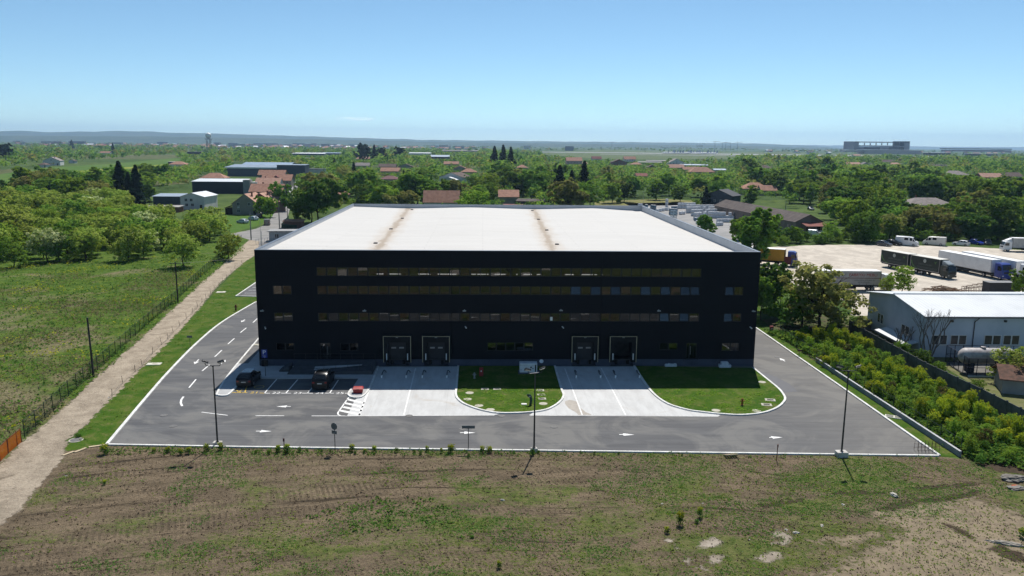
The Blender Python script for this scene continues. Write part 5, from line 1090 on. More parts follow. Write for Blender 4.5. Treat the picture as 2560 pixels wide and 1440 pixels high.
# near street, left of the block
h1 = house((614,537), 10.2, 11, 4.2, 3.7, 'gy', W_BE, TILE_S, 'beige gabled house with two upper windows beside the village street', wins=[(-2.7,3.5),(1.6,3.5),(-2.7,.9)], rz=-.10, onbase=True, chim=1)
MB().bbox(-3.0,-2.2,-.42,-.06,2.55,3.15,.03).build('air_conditioner_box', HFR, h1)
MB().add([(-8.6,.5,2.4),(-5.12,.5,3.6),(-5.12,6,3.6),(-8.6,6,2.4),(-8.6,.5,2.52),(-5.12,.5,3.72),(-5.12,6,3.72),(-8.6,6,2.52)],[(3,2,1,0),(4,5,6,7),(0,1,5,4),(2,3,7,6),(3,0,4,7),(1,2,6,5)]).box(-8.4,-5.15,1,5.5,0,2.38).build('lean_to', W_WD, h1)
house((650,505), 11, 12, 4.4, 3.4, 'gy', M('render_dark_rose', (.20,.115,.10), .9), TILE_S, 'house with dark rose gable and salmon tiles behind the beige gabled house', rz=-.15, wins=[(1,1.5)], chim=1)
house((664,479), 15, 10, 5.0, 3.2, 'gx', W_BE, TILE_O, 'long orange roofed house third from the street junction', chim=1)
house((668,459), 13, 9, 5.4, 2.8, 'gx', W_WH, TILE_S, 'salmon roofed house with a white gable edge in the cluster by the street', chim=1)
hh = house((690,451), 17, 10, 5.6, 3.2, 'gx', W_BE, TILE_O, 'wide orange roofed house with a central dormer in the street cluster', chim=0)
MB().box(-.9,.9,.4,3.4,5.6,7.6).add([(-1.3,-.1,7.5),(1.3,-.1,7.5),(0,-.1,8.5),(-1.3,3.8,7.5),(1.3,3.8,7.5),(0,3.8,8.5)],[(0,1,2),(5,4,3),(0,2,5,3),(2,1,4,5),(1,0,3,4)]).build('dormer', TILE_R, hh); MB().box(-.5,.5,.37,.398,6.1,7.2).build('dormer_window', HWIN, hh)
house((678,437), 18, 9, 5.4, 3.0, 'gx', W_BE, TILE_O, 'farthest wide orange roofed house of the street cluster', chim=0)
house((531,445), 15, 10, 5.0, 3.0, 'hip', W_BE, TILE_O, 'orange hipped house behind the long black shed', chim=0)
t = house((545,484), 27, 13, 6.3, 1.0, 'mono', W_DK, MET_W, 'long black clad shed with a bright white metal roof', 'shed', 'shed', chim=0, wins=[], onbase=True)
MB().box(13.6,17.2,-.3,5,0,7.4).build('brick_tower', W_GR, t); MB().box(17.3,20.5,1.5,9,0,6.2).build('side_bay', W_WH, t)
house((482,524.5), 9.8, 14, 5.3, 1.5, 'gy', W_WH, MET_W, 'white metal roofed house with four small windows in a pair of rows', rz=-.06, chim=0, wins=[(-2.6,3.4),(-.4,3.4),(-2.4,1.4),(0,1.4)], onbase=True)
house((417,519), 11, 9, 4.6, .7, 'mono', M('cladding_slate', (.055,.065,.09), .6), M('sheet_roof_slate', (.30,.36,.43), .5), 'slate blue low annex with a metal roof beside the white house', 'annex', 'building', chim=0, wins=[], onbase=True)
house((420,531), 8.5, 5, 2.0, .35, 'mono', W_BR, ASB, 'low shed with pale corrugated roof below the slate annex', 'shed', 'shed', chim=0, wins=[], onbase=True)
house((362,530), 6, 4.5, 1.9, .3, 'mono', W_WD, ASB, 'lowest little shed with a pale roof among the bushes', 'shed', 'shed', chim=0, wins=[], onbase=True)
t = house((640,441), 50, 30, 7.0, 1.6, 'mono', M('cladding_grey', (.085,.095,.13), .6), MET_G, 'large grey industrial hall with a long light roof edge behind the street cluster', 'industrial_hall', 'warehouse', chim=0, wins=[], onbase=True)
MB().box(-25.2,25.2,-.7,-.45,6.2,7.25).build('fascia', MET_W, t)
house((662,414), 40, 34, 8.0, 2.2, 'gx', M('cladding_grey', (.085,.095,.13)), MET_B, 'blue grey industrial roof rising behind the large grey hall', 'industrial_hall', 'warehouse', chim=0, wins=[])
house((727,413), 22, 16, 9.5, .3, 'mono', M('cladding_slate', (.055,.065,.09)), MET_G, 'dark flat office wing at the end of the industrial halls', 'industrial_hall', 'warehouse', chim=0, wins=[])
house((780,423), 24, 10, 5.5, .3, 'mono', W_WH, W_DK, 'white low building with a dark roof by the bright crop field', 'building', 'building', chim=0, wins=[])
# farther left
t = house((128,402), 17, 14, 5.0, 4.0, 'gy', W_WH, TILE_G, 'white gabled farmhouse with brown roof at the edge of the yellow field', chim=1, rz=.2)
house((104,412), 8, 10, 2.6, 2.0, 'hip', W_WH, TILE_B, 'small brown roofed garage beside the white gabled farmhouse', 'garage', 'garage', chim=0, wins=[])
house((179,402), 7, 6, 3.0, 1.4, 'gy', W_WH, TILE_B, 'little white outbuilding right behind the white gabled farmhouse garden', 'outbuilding', 'outbuilding', chim=0, wins=[])
house((442,411), 17, 12, 3.6, 3.0, 'hip', W_WH, TILE_O, 'single orange hipped bungalow beside the striped fields', chim=0)
house((429,405), 8, 8, 5.0, .3, 'mono', W_DK, ASB, 'dark flat roofed cube house behind the orange hipped bungalow', chim=0, wins=[])
house((485,380), 26, 10, 6.5, .4, 'mono', W_DK, W_DK, 'dark flat roofed house among the trees under the white radar dome', chim=0, wins=[])
house((262,382), 18, 10, 4, 2.6, 'gx', W_WH, TILE_O, 'faint orange roof lost among the trees beyond the farmhouse', chim=0, wins=[])
# behind the block
house((845,486), 11, 11, 4.2, 3.2, 'hip', W_BE, TILE_O, 'orange roofed house with two dark chimneys beside the big dark tree', chim=2, wins=[], rz=.3)
house((1103,505), 14.6, 9.5, 3.6, 4.4, 'gx', W_WH, TILE_O, 'house with a broad orange roof directly behind the roof edge of the block', chim=1)
house((973,448), 13, 10, 3.6, 2.2, 'hip', W_BE, MAROON, 'maroon metal roofed house in the trees behind the block', chim=0, wins=[])
house((1128,443), 19, 13, 5.0, 3.0, 'gy', W_WH, TILE_B, 'white gabled house with brown roof among the trees behind the block', chim=0, wins=[], rz=-.5)
house((1122,449), 11, 8, 3.6, 1.6, 'gy', W_WH, MET_W, 'small bright white roofed shed in front of the white gabled house', 'shed', 'shed', chim=0, wins=[], rz=-.5)
for q, w_, k, rm, l in (((1014,417),15,'gy',TILE_B,'brown roofed house with dark gable behind the maroon roof'),((968,417),17,'gx',TILE_B,'dark brown roofed house next to the maroon roofed one'),((975,428),16,'gx',TILE_O,'orange roofed house just above the maroon roofed one'),((1128,410),17,'gx',TILE_O,'orange roofed house above the white gabled house'),((1150,422),13,'gy',TILE_O,'small orange gabled house near the orange roof above the white house'),((1172,430),13,'hip',TILE_O,'orange hipped house behind the tall leafy trees at mid distance'),((907,397),19,'gx',TILE_S,'bright salmon roof in front of the dark cedars'),((905,414),15,'gx',TILE_G,'grey brown roof below the bright salmon roof'),((1272,492),9,'gx',TILE_O,'small orange roofed cottage peeping out beside the spruces'),((1306,419),11,'hip',TILE_O,'orange hipped cottage behind the tall spruce group')):
    house(q, w_, 10, 3.8, 2.8, k, W_BE, rm, l, chim=1 if k != 'gx' else 0, wins=[])
house((1325,504), 12, 5, 2.8, .8, 'mono', W_WD, TILE_D, 'dark wooden shed beside the spruces behind the block', 'shed', 'shed', chim=0, wins=[], rz=-.2)
house((1285,514), 9, 3, 1.6, .3, 'mono', W_BR, TILE_R, 'low red brick shed roof just above the block roof edge', 'shed', 'shed', chim=0, wins=[])
house((770,384), 60, 24, 6, 1.4, 'mono', M('cladding_slate', (.055,.065,.09)), MET_W, 'long white roofed depot in front of the runway', 'depot', 'warehouse', chim=0, wins=[])
house((830,383), 40, 24, 6, 1.0, 'mono', M('cladding_slate', (.055,.065,.09)), MET_B, 'blue grey roofed depot next to the long white roofed depot', 'depot', 'warehouse', chim=0, wins=[])
house((1050,383), 46, 20, 6, 1.2, 'mono', W_WH, MET_W, 'white flat roofed hall beyond the dark cedars', 'depot', 'warehouse', chim=0, wins=[])
house((1100,392), 30, 22, 6, 2.6, 'gx', W_DK, MET_B, 'blue metal roofed hall in the middle distance', 'depot', 'warehouse', chim=0, wins=[])
house((1150,377), 110, 26, 6, 1.8, 'gx', W_BE, TILE_G, 'very long low barn at the edge of the airfield', 'barn', 'barn', chim=0, wins=[])
# right side village
HR = [((1436,402),20,13,7.0,4.2,'gx',W_PK,TILE_O,'large pink walled house with orange roof beside the airfield'),((1452,409),16,6,2.6,1.2,'gx',W_PK,TILE_S,'low annex with pink walls below the large pink house'),((1492,397),16,10,4,4,'gx',W_WH,TILE_R,'red roofed house with three dormers near the pink house'),((1548,406),20,13,6.0,3.6,'gy',W_BR,TILE_B,'brown brick house with a broad dark roof edge'),((1575,398),18,11,6,4,'gx',W_WH,TILE_O,'white walled house with bright orange roof behind the brown brick house'),((1592,411),14,10,3,2.4,'hip',W_BE,TILE_O,'low orange roofed house in front of the pale polytunnel roofs'),((1692,407),20,14,5.4,5.2,'gy',W_WH,TILE_G,'white gabled chalet house with grey roof by the airfield'),((1692,419),17,10,3.4,3.4,'gx',W_BE,TILE_S,'bright salmon roof below the white gabled chalet house'),((1757,430),23,13,3.6,4.4,'hip',W_BE,TILE_O,'large orange hipped roof with a dark chimney in the trees'),((1730,424),18,9,3.4,2.6,'gx',W_BE,TILE_O,'lower orange roof attached beside the large hipped roof'),((1630,418),9,8,3,2.4,'gy',W_WD,TILE_B,'small brown gabled house among trees before the polytunnels'),((1605,440),9,8,3,2,'gx',W_BR,TILE_R,'dark red roof hidden in the green trees at mid distance'),
 ((2394,437),22,14,3.4,3.6,'hip',W_WH,TILE_G,'pale grey hipped bungalow among the trees'),((2482,443),19,11,3.2,3.2,'gx',W_BR,TILE_S,'salmon tiled house next to the pale grey bungalow'),((2535,441),16,12,3.4,3.2,'gx',W_WH,TILE_B,'brown tiled house with white gable farthest along the trees'),((2330,513),21,12,2.6,3.0,'hip',W_WH,TILE_G,'grey tiled roof sunk among the dense trees'),((1893,472),15,11,3.6,3.4,'hip',W_BE,TILE_O,'orange roofed house half hidden by the birch and the elm'),((2135,411),20,11,3,2.8,'gx',W_WH,TILE_S,'long salmon roof deep in the trees'),((2165,411),11,10,3,3,'gy',W_BE,TILE_G,'grey brown gable joined to the long salmon roof'),((2222,405),24,13,3,3.6,'gx',W_BE,TILE_B,'broad brown roof deep in the trees'),((2240,411),18,10,2.6,2.6,'hip',W_BE,TILE_S,'pale salmon hip roof below the broad brown roof'),((2143,389),20,12,4,3.4,'gx',W_WH,TILE_S,'salmon roof next to the airport hangar hedge'),((2350,415),22,8,3,1.4,'gx',W_GR,TILE_D,'low dark roof between the brown roof and the grey bungalow'),((1915,420),14,10,3,3,'hip',W_BE,TILE_B,'brown roof just above the birch trees'),((1923,476),9,8,3.0,2.6,'gx',W_BE,TILE_O,'small orange roof edge right of the orange roofed house')]
for q, w_, d_, e, r_, k, wm, rm, l in HR: house(q, w_, d_, e, r_, k, wm, rm, l.replace('right of','beside'), chim=1 if w_ > 16 and k != 'gy' else 0, wins='auto' if e > 5 else [])
for q, w_, l in (((1625,406),34,'pale corrugated polytunnel roofs, nearer row'),((1640,402),30,'pale corrugated hall roofs behind the nearer polytunnel row'),((1735,413),34,'blue grey metal hall roof beside the chalet house'),((1800,425),12,'small pale blue shed roof in the trees')):
    house(q, w_, 14, 3.2, 1.0, 'gx', W_GR, MET_B if 'blue' in l else ASB, l, 'hall', 'hall', chim=0, wins=[], rz=-.15)
mh = house((1797,489), 13, 10, 5.2, 2.6, 'gy', M('render_slate', (.06,.07,.085), .8), M('roof_black', (.02,.022,.026), .6), 'dark modern house with a steep black roof and white windows', rz=-.7, chim=0, wins=[(-2,2.2),(1.2,2.2)])
lsh_a, lsh_b = G(2021,583), G(1813,536); dv = lsh_b-lsh_a
ls = house((2021,583), 9.5, dv.length, 3.7, 2.3, 'gy', M('old_plaster', (.22,.185,.16), .9, .1, c2=(.17,.13,.11), vs=.3), TILE_D, 'very long old shed with a dark tiled roof beside the pallet yard', 'long_shed', 'shed', rz=math.atan2(dv.y,dv.x)-math.pi/2, chim=0, wins=[], onbase=True)
for k in range(7): MB().box(-4.83,-4.755,4+k*9,5.4+k*9,1.2,2.5).build('window', HWIN, ls)
MB().add([(-3.2,-4.6,2.6),(4.6,-4.6,2.6),(4.6,-.45,3.5),(-3.2,-.45,3.5),(-3.2,-4.6,2.72),(4.6,-4.6,2.72),(4.6,-.45,3.62),(-3.2,-.45,3.62)],[(3,2,1,0),(4,5,6,7),(0,1,5,4),(1,2,6,5),(2,3,7,6),(3,0,4,7)]).build('porch_roof', TILE_R, ls)
for x in (-2.8,.7,4.2): MB().box(x-.09,x+.09,-4.3,-4.12,0,2.62).build('porch_post', W_WD, ls)
house((2572,990), 5.5, 4.5, 1.8, 1.0, 'gx', W_GR, M('tile_old_rust', (.17,.095,.07), .9, .1, c2=(.10,.065,.05), vs=2), 'little old tiled shed half hidden by the fruit tree at the workshop fence', 'shed', 'shed', chim=0, wins=[], rz=-.4, onbase=True)
# guard booth, gate and little street side buildings
house((706,604), 7.2, 4.5, 2.9, .02, 'mono', M('booth_panel', (.40,.41,.42), .6), M('booth_roof', (.30,.30,.30), .8), 'flat roofed gatehouse with a black frame behind the corner of the block', 'gatehouse', 'gatehouse', chim=0, wins=[(-1.5,1.0)], onbase=True, rz=.1)
gt = thing('yard_gate', 'grey tubular gate and rail across the side yard behind the block', 'gate', (0,0,0)); gm = MB(); ga, gb = G(640,613), G(690,607)
for k in range(8):
    p = ga.lerp(gb,k/7); gm.tube((p.x,p.y,0),(p.x,p.y,1.7),.04,n=5)
for z in (.2,1.65): gm.tube((ga.x,ga.y,z),(gb.x,gb.y,z),.035,n=5)
gm.build('gate_frame', GREYM, gt)
sf = thing('street_wall', 'pale garden wall with dark gates along the village street', 'wall', (0,0,0)); mb = MB(); ribbon(mb, gp((705,521),(733,474)), .2, 0, 1.8); mb.build('wall_body', W_WH, sf); mb = MB(); ribbon(mb, gp((696,530),(704,522)), .15, 0, 1.7); mb.build('gate_leaf', W_WD, sf)
gf = thing('garden_fence', 'dark green panel fence under the big tree at the street corner', 'fence', (0,0,0)); mb = MB(); ribbon(mb, gp((704,572),(742,575)), .06, 0, 1.6); ribbon(mb, gp((704,571),(722,549)), .06, 0, 1.5); mb.build('panel', M('panel_green', (.012,.04,.028), .7), gf)
house((733,571), 6, 3, 2.2, .4, 'mono', W_BR, TILE_O, 'tiny lean-to with an orange roof behind the green panel fence', 'shed', 'shed', chim=0, wins=[], onbase=True)
pf = thing('plot_fence', 'grey mesh fence round the fallow grass plot behind the block', 'fence', (0,0,0)); pf_ = mesh_fence(gp((1484,514),(1484,503),(1575,500.5),(1672,497.5)), 'x', h=1.9, gap=4.5, r=.06, pm=M('fence_dark', (.03,.035,.035)), wire=m_mesh('grey_wire', (.08,.09,.09), .25)); bpy.data.objects.remove(pf); pf_['label'] = 'dark mesh fence round the fallow grass plot behind the block'; pf_['category'] = 'fence'
# ------------------------------------------------------------------ the white workshop with the gas tank
P0, P1 = G(2306,893), G(2166,819); wd = (P1-P0); WD = wd.length; WL = 62.0; ang = math.atan2(wd.y,wd.x)-math.pi/2
ws = thing('workshop', 'long white workshop with a shallow white metal roof behind the concrete fence', 'building', (P0.x,P0.y,0), 0.0); EV, RG = AT(2306,791,P0.y).z, AT(2306,791,P0.y).z+1.25
U = Vector((1,-.012,0)).normalized(); V = wd.normalized()
def wp(u, v, z): p = U*u+V*v; return (p.x,p.y,z)
W_WS = M('workshop_render', (.46,.51,.58), .85, .15, c2=(.40,.45,.52), vs=.35)
mb = MB(); mb.poly([wp(0,0,0),wp(WL,0,0),wp(WL,0,EV),wp(0,0,EV)]); mb.poly([wp(0,WD,0),wp(0,0,0),wp(0,0,EV),wp(0,WD/2,RG),wp(0,WD,EV)]); mb.poly([wp(WL,WD,0),wp(0,WD,0),wp(0,WD,EV),wp(WL,WD,EV)]); mb.poly([wp(WL,0,0),wp(WL,WD,0),wp(WL,WD,EV),wp(WL,WD/2,RG),wp(WL,0,EV)])
mb.build('wall', W_WS, ws)
def m_corr():
    m, nt, out = nodes('corrugated_white'); p = nd(nt, 'ShaderNodeTexCoord').outputs['Object']
    wv = nd(nt, 'ShaderNodeTexWave', {'Vector': p, 'Scale': .55, 'Distortion': 0.0}).outputs['Fac']
    a = mixc(nt, ramp(nt, noise(nt, p, .3, 4), .4, .65), (.60,.62,.63), (.54,.56,.57)); a = mixc(nt, mth(nt, 'MULTIPLY', wv, .22), a, (.40,.42,.44))
    bsdf(nt, out, a, .5, .35, bump=(wv, .5, .05)); return m
rr = MB(); o_ = .45; dz = (RG-EV)/(WD/2)*o_
for s in (0,1):
    va, vb = ((-o_,WD/2) if s == 0 else (WD+o_,WD/2+.004))
    q = [wp(-o_,va,EV-dz+.03),wp(WL+o_,va,EV-dz+.03),wp(WL+o_,vb,RG+.03),wp(-o_,vb,RG+.03)]; rr.add(q+[(x,y,z+.12) for x,y,z in q],[(3,2,1,0),(4,5,6,7),(0,1,5,4),(1,2,6,5),(2,3,7,6),(3,0,4,7)])
rr.build('roof', m_corr(), ws, fix=True)
rc = MB(); rc.tube(wp(-o_,WD/2,RG+.17), wp(WL+o_,WD/2,RG+.17), .16, n=6); rc.build('ridge_cap', MET_W, ws)
gu = MB(); gu.tube(wp(-o_,-o_-.06,EV-dz+.02), wp(WL,-o_-.06,EV-dz+.02), .085, n=8); gu.build('gutter', DGREY, ws)
def wwin(u0, u1, z0, z1, west=False):
    def q(a, b, z): return wp(-b, a, z) if west else wp(a, -b, z)
    def bx(mb, a0, a1, b0, b1, c0, c1):
        v = [q(a,b,c) for c in (c0,c1) for a,b in ((a0,b0),(a1,b0),(a1,b1),(a0,b1))]; mb.add(v,[(3,2,1,0),(4,5,6,7),(0,1,5,4),(1,2,6,5),(2,3,7,6),(3,0,4,7)])
    f = MB(); t = .09; um = (u0+u1)/2
    bx(f,u0,u1,.004,.06,z0,z0+t); bx(f,u0,u1,.004,.06,z1-t,z1); bx(f,u0,u0+t,.004,.06,z0+t,z1-t); bx(f,u1-t,u1,.004,.06,z0+t,z1-t); bx(f,um-t,um+t,.004,.06,z0+t,z1-t)
    o = f.build('window', HFR, ws, fix=True); g_ = MB()
    for a, b in ((u0+t,um-t),(um+t,u1-t)): g_.poly([q(a,.02,z0+t),q(b,.02,z0+t),q(b,.02,z1-t),q(a,.02,z1-t)])
    g_.build('pane', HWIN, o); s_ = MB(); bx(s_,u0-.1,u1+.1,.004,.14,z0-.07,z0-.003); s_.build('sill', HFR, o, fix=True)
for a, b, zt, zb in ((2330,2366,837,862),(2376,2414,837,862),(2460,2499,837,862),(2507,2545,837,862),(2600,2640,838,863),(2700,2740,839,863)):
    A, B = AT(a,zt,P0.y), AT(b,zb,P0.y); wwin(A.x-P0.x, B.x-P0.x, B.z, A.z)
zt, zb = AT(2306,837,P0.y).z, AT(2306,862,P0.y).z
for fr in ((.235,.37),(.69,.80)): wwin(WD*fr[0], WD*fr[1], zb, zt+.1, True)
dp = MB(); 
for u in (AT(2436,800,P0.y).x-P0.x, 34): dp.tube(wp(u+.35,-o_,EV-.15), wp(u,-.1,EV-.7), .06, n=6); dp.tube(wp(u,-.1,EV-.7), wp(u,-.1,.2), .06, n=6)
dp.build('drain_pipe', DGREY, ws)
for px in (2378,2511): p = AT(px,802,P0.y); MB().cbox((p.x-P0.x,-.2,p.z),(.28,.4,.26)).build('floodlight', DGREY, ws)
MB().add([wp(-.01,1.5,1.6),wp(-1.8,1.5,1.15),wp(-1.8,11,1.15),wp(-.01,11,1.6),wp(-.01,1.5,1.7),wp(-1.8,1.5,1.25),wp(-1.8,11,1.25),wp(-.01,11,1.7)],[(3,2,1,0),(4,5,6,7),(0,1,5,4),(1,2,6,5),(2,3,7,6),(3,0,4,7)]).build('side_canopy', MET_W, ws)
# gas tank and its cage
tg = G(2474,936); TM = M('tank_weathered', (.40,.37,.36), .55, .4, c2=(.24,.21,.21), vs=1.1, lo=.4, hi=.7)
tk = thing('gas_tank', 'weathered grey pink horizontal gas tank with domed ends inside a dark cage', 'tank', (tg.x,tg.y+.9,0), rad(-2)); R_ = 1.02; HL = 2.75
prof = [(.02,-HL-.85),(.45,-HL-.75),(.78,-HL-.5),(.96,-HL-.2),(R_,-HL)]; prof = prof+[(R_,0)]+[(r,-z) for r,z in reversed(prof)]
MB().lathe(prof, (0,0,2.15), 28, axis='x').build('vessel', TM, tk, smooth=60)
for x in (-2.1,2.1): MB().box(x-.2,x+.2,-.8,.8,0,1.35).build('saddle', PLINTH, tk)
MB().lathe([(.3,0),(.3,.22),(.1,.26)], (-.6,0,R_+2.1), 14).build('manway', TM, tk)
rl = MB(); rl.tube((.2,0,R_+2.1),(.2,0,R_+2.4),.03,n=5).tube((1.6,0,R_+2.1),(1.6,0,R_+2.4),.03,n=5).tube((.2,0,R_+2.4),(1.6,0,R_+2.4),.03,n=5); rl.build('grab_rail', GREYM, tk)
cgt = thing('tank_cage', 'dark steel mesh cage with posts and a notice around the gas tank', 'cage', (0,0,0)); c0, c1, c2 = G(2418,942), G(2363,906), G(2640,945); CG = M('cage_steel', (.018,.022,.045), .6)
cm = MB(); hC = 2.35; c3 = c2+(c1-c0)
for a, b, n in ((c0,c1,5),(c0,c2,10),(c1,c3,10)):
    for k in range(n+1):
        p = a.lerp(b,k/n); cm.tube((p.x,p.y,0),(p.x,p.y,hC),.045,n=5)
    for z in (.12,hC*.5,hC): cm.tube((a.x,a.y,z),(b.x,b.y,z),.035,n=5)
cm.build('frame', CG, cgt)
mw = MB(); mw.quad((*c0.xy,0),(*c2.xy,0),(*c2.xy,hC),(*c0.xy,hC)); mw.quad((*c0.xy,0),(*c1.xy,0),(*c1.xy,hC),(*c0.xy,hC)); mw.build('wire_mesh', m_mesh('cage_mesh', (.015,.017,.02), .35), cgt)
for px, w_, h_ in ((2482,.85,.9),(2507,.4,.5)): p = AT(px,918,c0.y-.05); MB().cbox((p.x,c0.y-.09,p.z),(w_,.03,h_)).build('notice', M('notice_grey', (.16,.165,.17), .7), cgt)
tb = sheet('tank_base', [c0+Vector((0,-.15,0)),c2+Vector((0,-.15,0)),c3,c1], .03, M('base_concrete', (.24,.23,.21), .9))
kb = MB(); ribbon(kb, [c0,c2], .3, 0, .16); kb.build('kerb', KERBM, kind='structure')
# ------------------------------------------------------------------ vegetation
def leafmat(name, c1, c2, trans=.48, k=2.4):
    c1, c2 = tuple(x*k for x in c1), tuple(x*k for x in c2)
    m, nt, out = nodes(name); tint = nd(nt, 'ShaderNodeAttribute', attribute_name='tint').outputs['Fac']
    rnd = nd(nt, 'ShaderNodeObjectInfo').outputs['Random']
    col = mixc(nt, tint, c1, c2)
    hs = nd(nt, 'ShaderNodeHueSaturation', {'Hue': mth(nt, 'ADD', .485, mth(nt, 'MULTIPLY', rnd, .03)), 'Saturation': 1.0, 'Value': mth(nt, 'ADD', .78, mth(nt, 'MULTIPLY', rnd, .44)), 'Color': col}).outputs[0]
    d = nd(nt, 'ShaderNodeBsdfDiffuse', {'Color': hs}).outputs[0]; t = nd(nt, 'ShaderNodeBsdfTranslucent', {'Color': mixc(nt, .45, hs, (.27,.34,.045))}).outputs[0]
    nt.links.new(nd(nt, 'ShaderNodeMixShader', {0: trans, 1: d, 2: t}).outputs[0], out.inputs[0]); return m
LEAF = {'green': leafmat('leaves_green', (.040,.088,.013), (.080,.135,.022)), 'bright': leafmat('leaves_bright', (.066,.120,.013), (.120,.168,.026)),
        'olive': leafmat('leaves_olive', (.085,.088,.026), (.150,.135,.052)), 'dark': leafmat('leaves_dark', (.016,.044,.010), (.030,.068,.015)),
        'acacia': leafmat('leaves_acacia', (.092,.135,.018), (.185,.205,.052)), 'blossom': leafmat('leaves_blossom', (.110,.135,.040), (.36,.36,.22)),
        'conifer': leafmat('needles_dark', (.0060,.0150,.0095), (.0125,.0260,.0150), .12, 1.3), 'weed': leafmat('leaves_weed', (.030,.080,.013), (.065,.125,.025), .40, 1.9),
        'yellow': leafmat('petals_yellow', (.38,.40,.02), (.56,.57,.04), .3, 1.0), 'lime': leafmat('leaves_lime', (.068,.118,.013), (.125,.170,.024)), 'straw': leafmat('straw_stems', (.15,.125,.070), (.25,.21,.13), .3, 1.1), 'clod': leafmat('soil_clods', (.05,.038,.026), (.11,.085,.058), .0, 1.0), 'brownweed': leafmat('stems_brown', (.10,.075,.035), (.14,.12,.05), .3, 1.0)}
BARK = M('bark', (.055,.043,.034), .95, .05, c2=(.035,.028,.022), vs=3); BARKP = M('bark_pale', (.16,.14,.125), .95, .05, c2=(.11,.095,.085), vs=2)
def leaf_mesh(name, C, N, S, tint, mat, asp=1.0):
    n = len(C); rng = np.random.default_rng(n)
    N = N/np.linalg.norm(N, axis=1, keepdims=True); A = rng.normal(size=(n,3)); U = np.cross(N, A); U /= np.linalg.norm(U, axis=1, keepdims=True); Vv = np.cross(N, U)
    U = U*S[:,None]; Vv = Vv*(S*asp)[:,None]
    co = np.stack([C-U*.5-Vv*.25, C+Vv*-.5+U*.1, C+U*.5+Vv*.2, C+Vv*.5-U*.15], axis=1).reshape(-1,3)
    me = bpy.data.meshes.new(name); me.vertices.add(4*n); me.vertices.foreach_set('co', co.astype(np.float32).ravel()); me.loops.add(4*n); me.loops.foreach_set('vertex_index', np.arange(4*n, dtype=np.int32))
    me.polygons.add(n); me.polygons.foreach_set('loop_start', np.arange(0,4*n,4, dtype=np.int32)); me.polygons.foreach_set('loop_total', np.full(n,4, dtype=np.int32)); me.update(calc_edges=True)
    at = me.attributes.new('tint','FLOAT','FACE'); at.data.foreach_set('value', np.clip(tint,0,1).astype(np.float32)); me.materials.append(mat); return me
def crown_pts(seed, R, zc, RZ, nlobe, nclump, per, leaf, cr=.13, up=.35, low=-.5):
    """leaf clumps spread over several lobes of an irregular crown (unit: metres)"""
    r = np.random.default_rng(seed); lob = []
    for k in range(nlobe):
        a = 2*math.pi*(k/nlobe)+r.uniform(-.5,.5); q = r.uniform(.25,.62) if k else 0; z = r.uniform(-.5,.6) if k else .35
        lob.append((q*R*math.cos(a), q*R*math.sin(a), zc+z*RZ, r.uniform(.38,.62)*R, r.uniform(.36,.58)*RZ))
    C, N, T = [], [], []
    for k in range(nclump):
        lx, ly, lz, lr, lh = lob[r.integers(len(lob))]; d = r.normal(size=3); d[2] = d[2]+.15; d /= np.linalg.norm(d); q = r.uniform(.72,1.06)
        cc = np.array([lx,ly,lz])+d*np.array([lr,lr,lh])*q; s = R*cr*r.uniform(.6,1.5); n_ = int(per*r.uniform(.5,1.5)); g = r.normal(size=(n_,3)); g /= (np.linalg.norm(g,axis=1,keepdims=True)+1e-6); rad_ = s*r.uniform(.35,1.0,(n_,1))**.5
        p = cc+g*rad_*np.array([1,1,.7]); n = g*.55+d*.35+np.array([0,0,up])+r.normal(size=(n_,3))*.38
        C.append(p); N.append(n); T.append(np.clip(r.uniform(0,.75)+r.uniform(-.25,.35,n_),0,1))
    C = np.concatenate(C); N = np.concatenate(N); T = np.concatenate(T); S = leaf*r.uniform(.6,1.4,len(C)); k = C[:,2] > .25
    return C[k], N[k], S[k], T[k]
def conifer_pts(seed, H, R, n, leaf):
    r = np.random.default_rng(seed); t = r.uniform(0,1,n)**1.35; nb = 60; lev = np.floor(t*22)/22+r.normal(size=n)*.012; az0 = r.uniform(0,6.28,(24,9)); li = np.clip((lev*22).astype(int),0,23)
    az = az0[li, r.integers(0,9,n)]+r.normal(size=n)*.16; rr = R*np.clip(1-lev,.02,1)**.85*r.uniform(.15,1.0,n)**.6*(.8+.4*np.sin(az*3+li)); z = H*(.05+.95*lev)-rr*.30+r.normal(size=n)*.05
    C = np.stack([rr*np.cos(az),rr*np.sin(az),np.maximum(z,.2)],1); N = np.stack([np.cos(az)*.5,np.sin(az)*.5,np.full(n,.8)],1)+r.normal(size=(n,3))*.45
    return C, N, leaf*r.uniform(.6,1.4,n), r.uniform(0,1,n)
def trunk_mesh(name, seed, H, R, r0, nl, mat, top=.72):
    r = random.Random(seed); mb = MB(); p = Vector((0,0,-.1)); q = r0
    for k in range(4):
        n = Vector((r.uniform(-.3,.3),r.uniform(-.3,.3),H*top*(k+1)/4)); mb.tube(p, n, q, q*.74, 7); p = n; q *= .74
    for k in range(nl):
        z = H*r.uniform(.18,.5); a = 2*math.pi*k/nl+r.uniform(-.4,.4); b = Vector((0,0,z)); e = Vector((math.cos(a)*R*r.uniform(.4,.75),math.sin(a)*R*r.uniform(.4,.75),z+H*r.uniform(.18,.38))); m_ = b.lerp(e,.5)+Vector((0,0,H*.04))
        mb.tube(b, m_, r0*.45, r0*.3, 5); mb.tube(m_, e, r0*.3, r0*.1, 5)
        for j in range(2): f = e+Vector((r.uniform(-1,1)*R*.3,r.uniform(-1,1)*R*.3,H*r.uniform(.03,.12))); mb.tube(m_.lerp(e,.6), f, r0*.16, r0*.05, 4)
    return mb.mesh(name, mat)
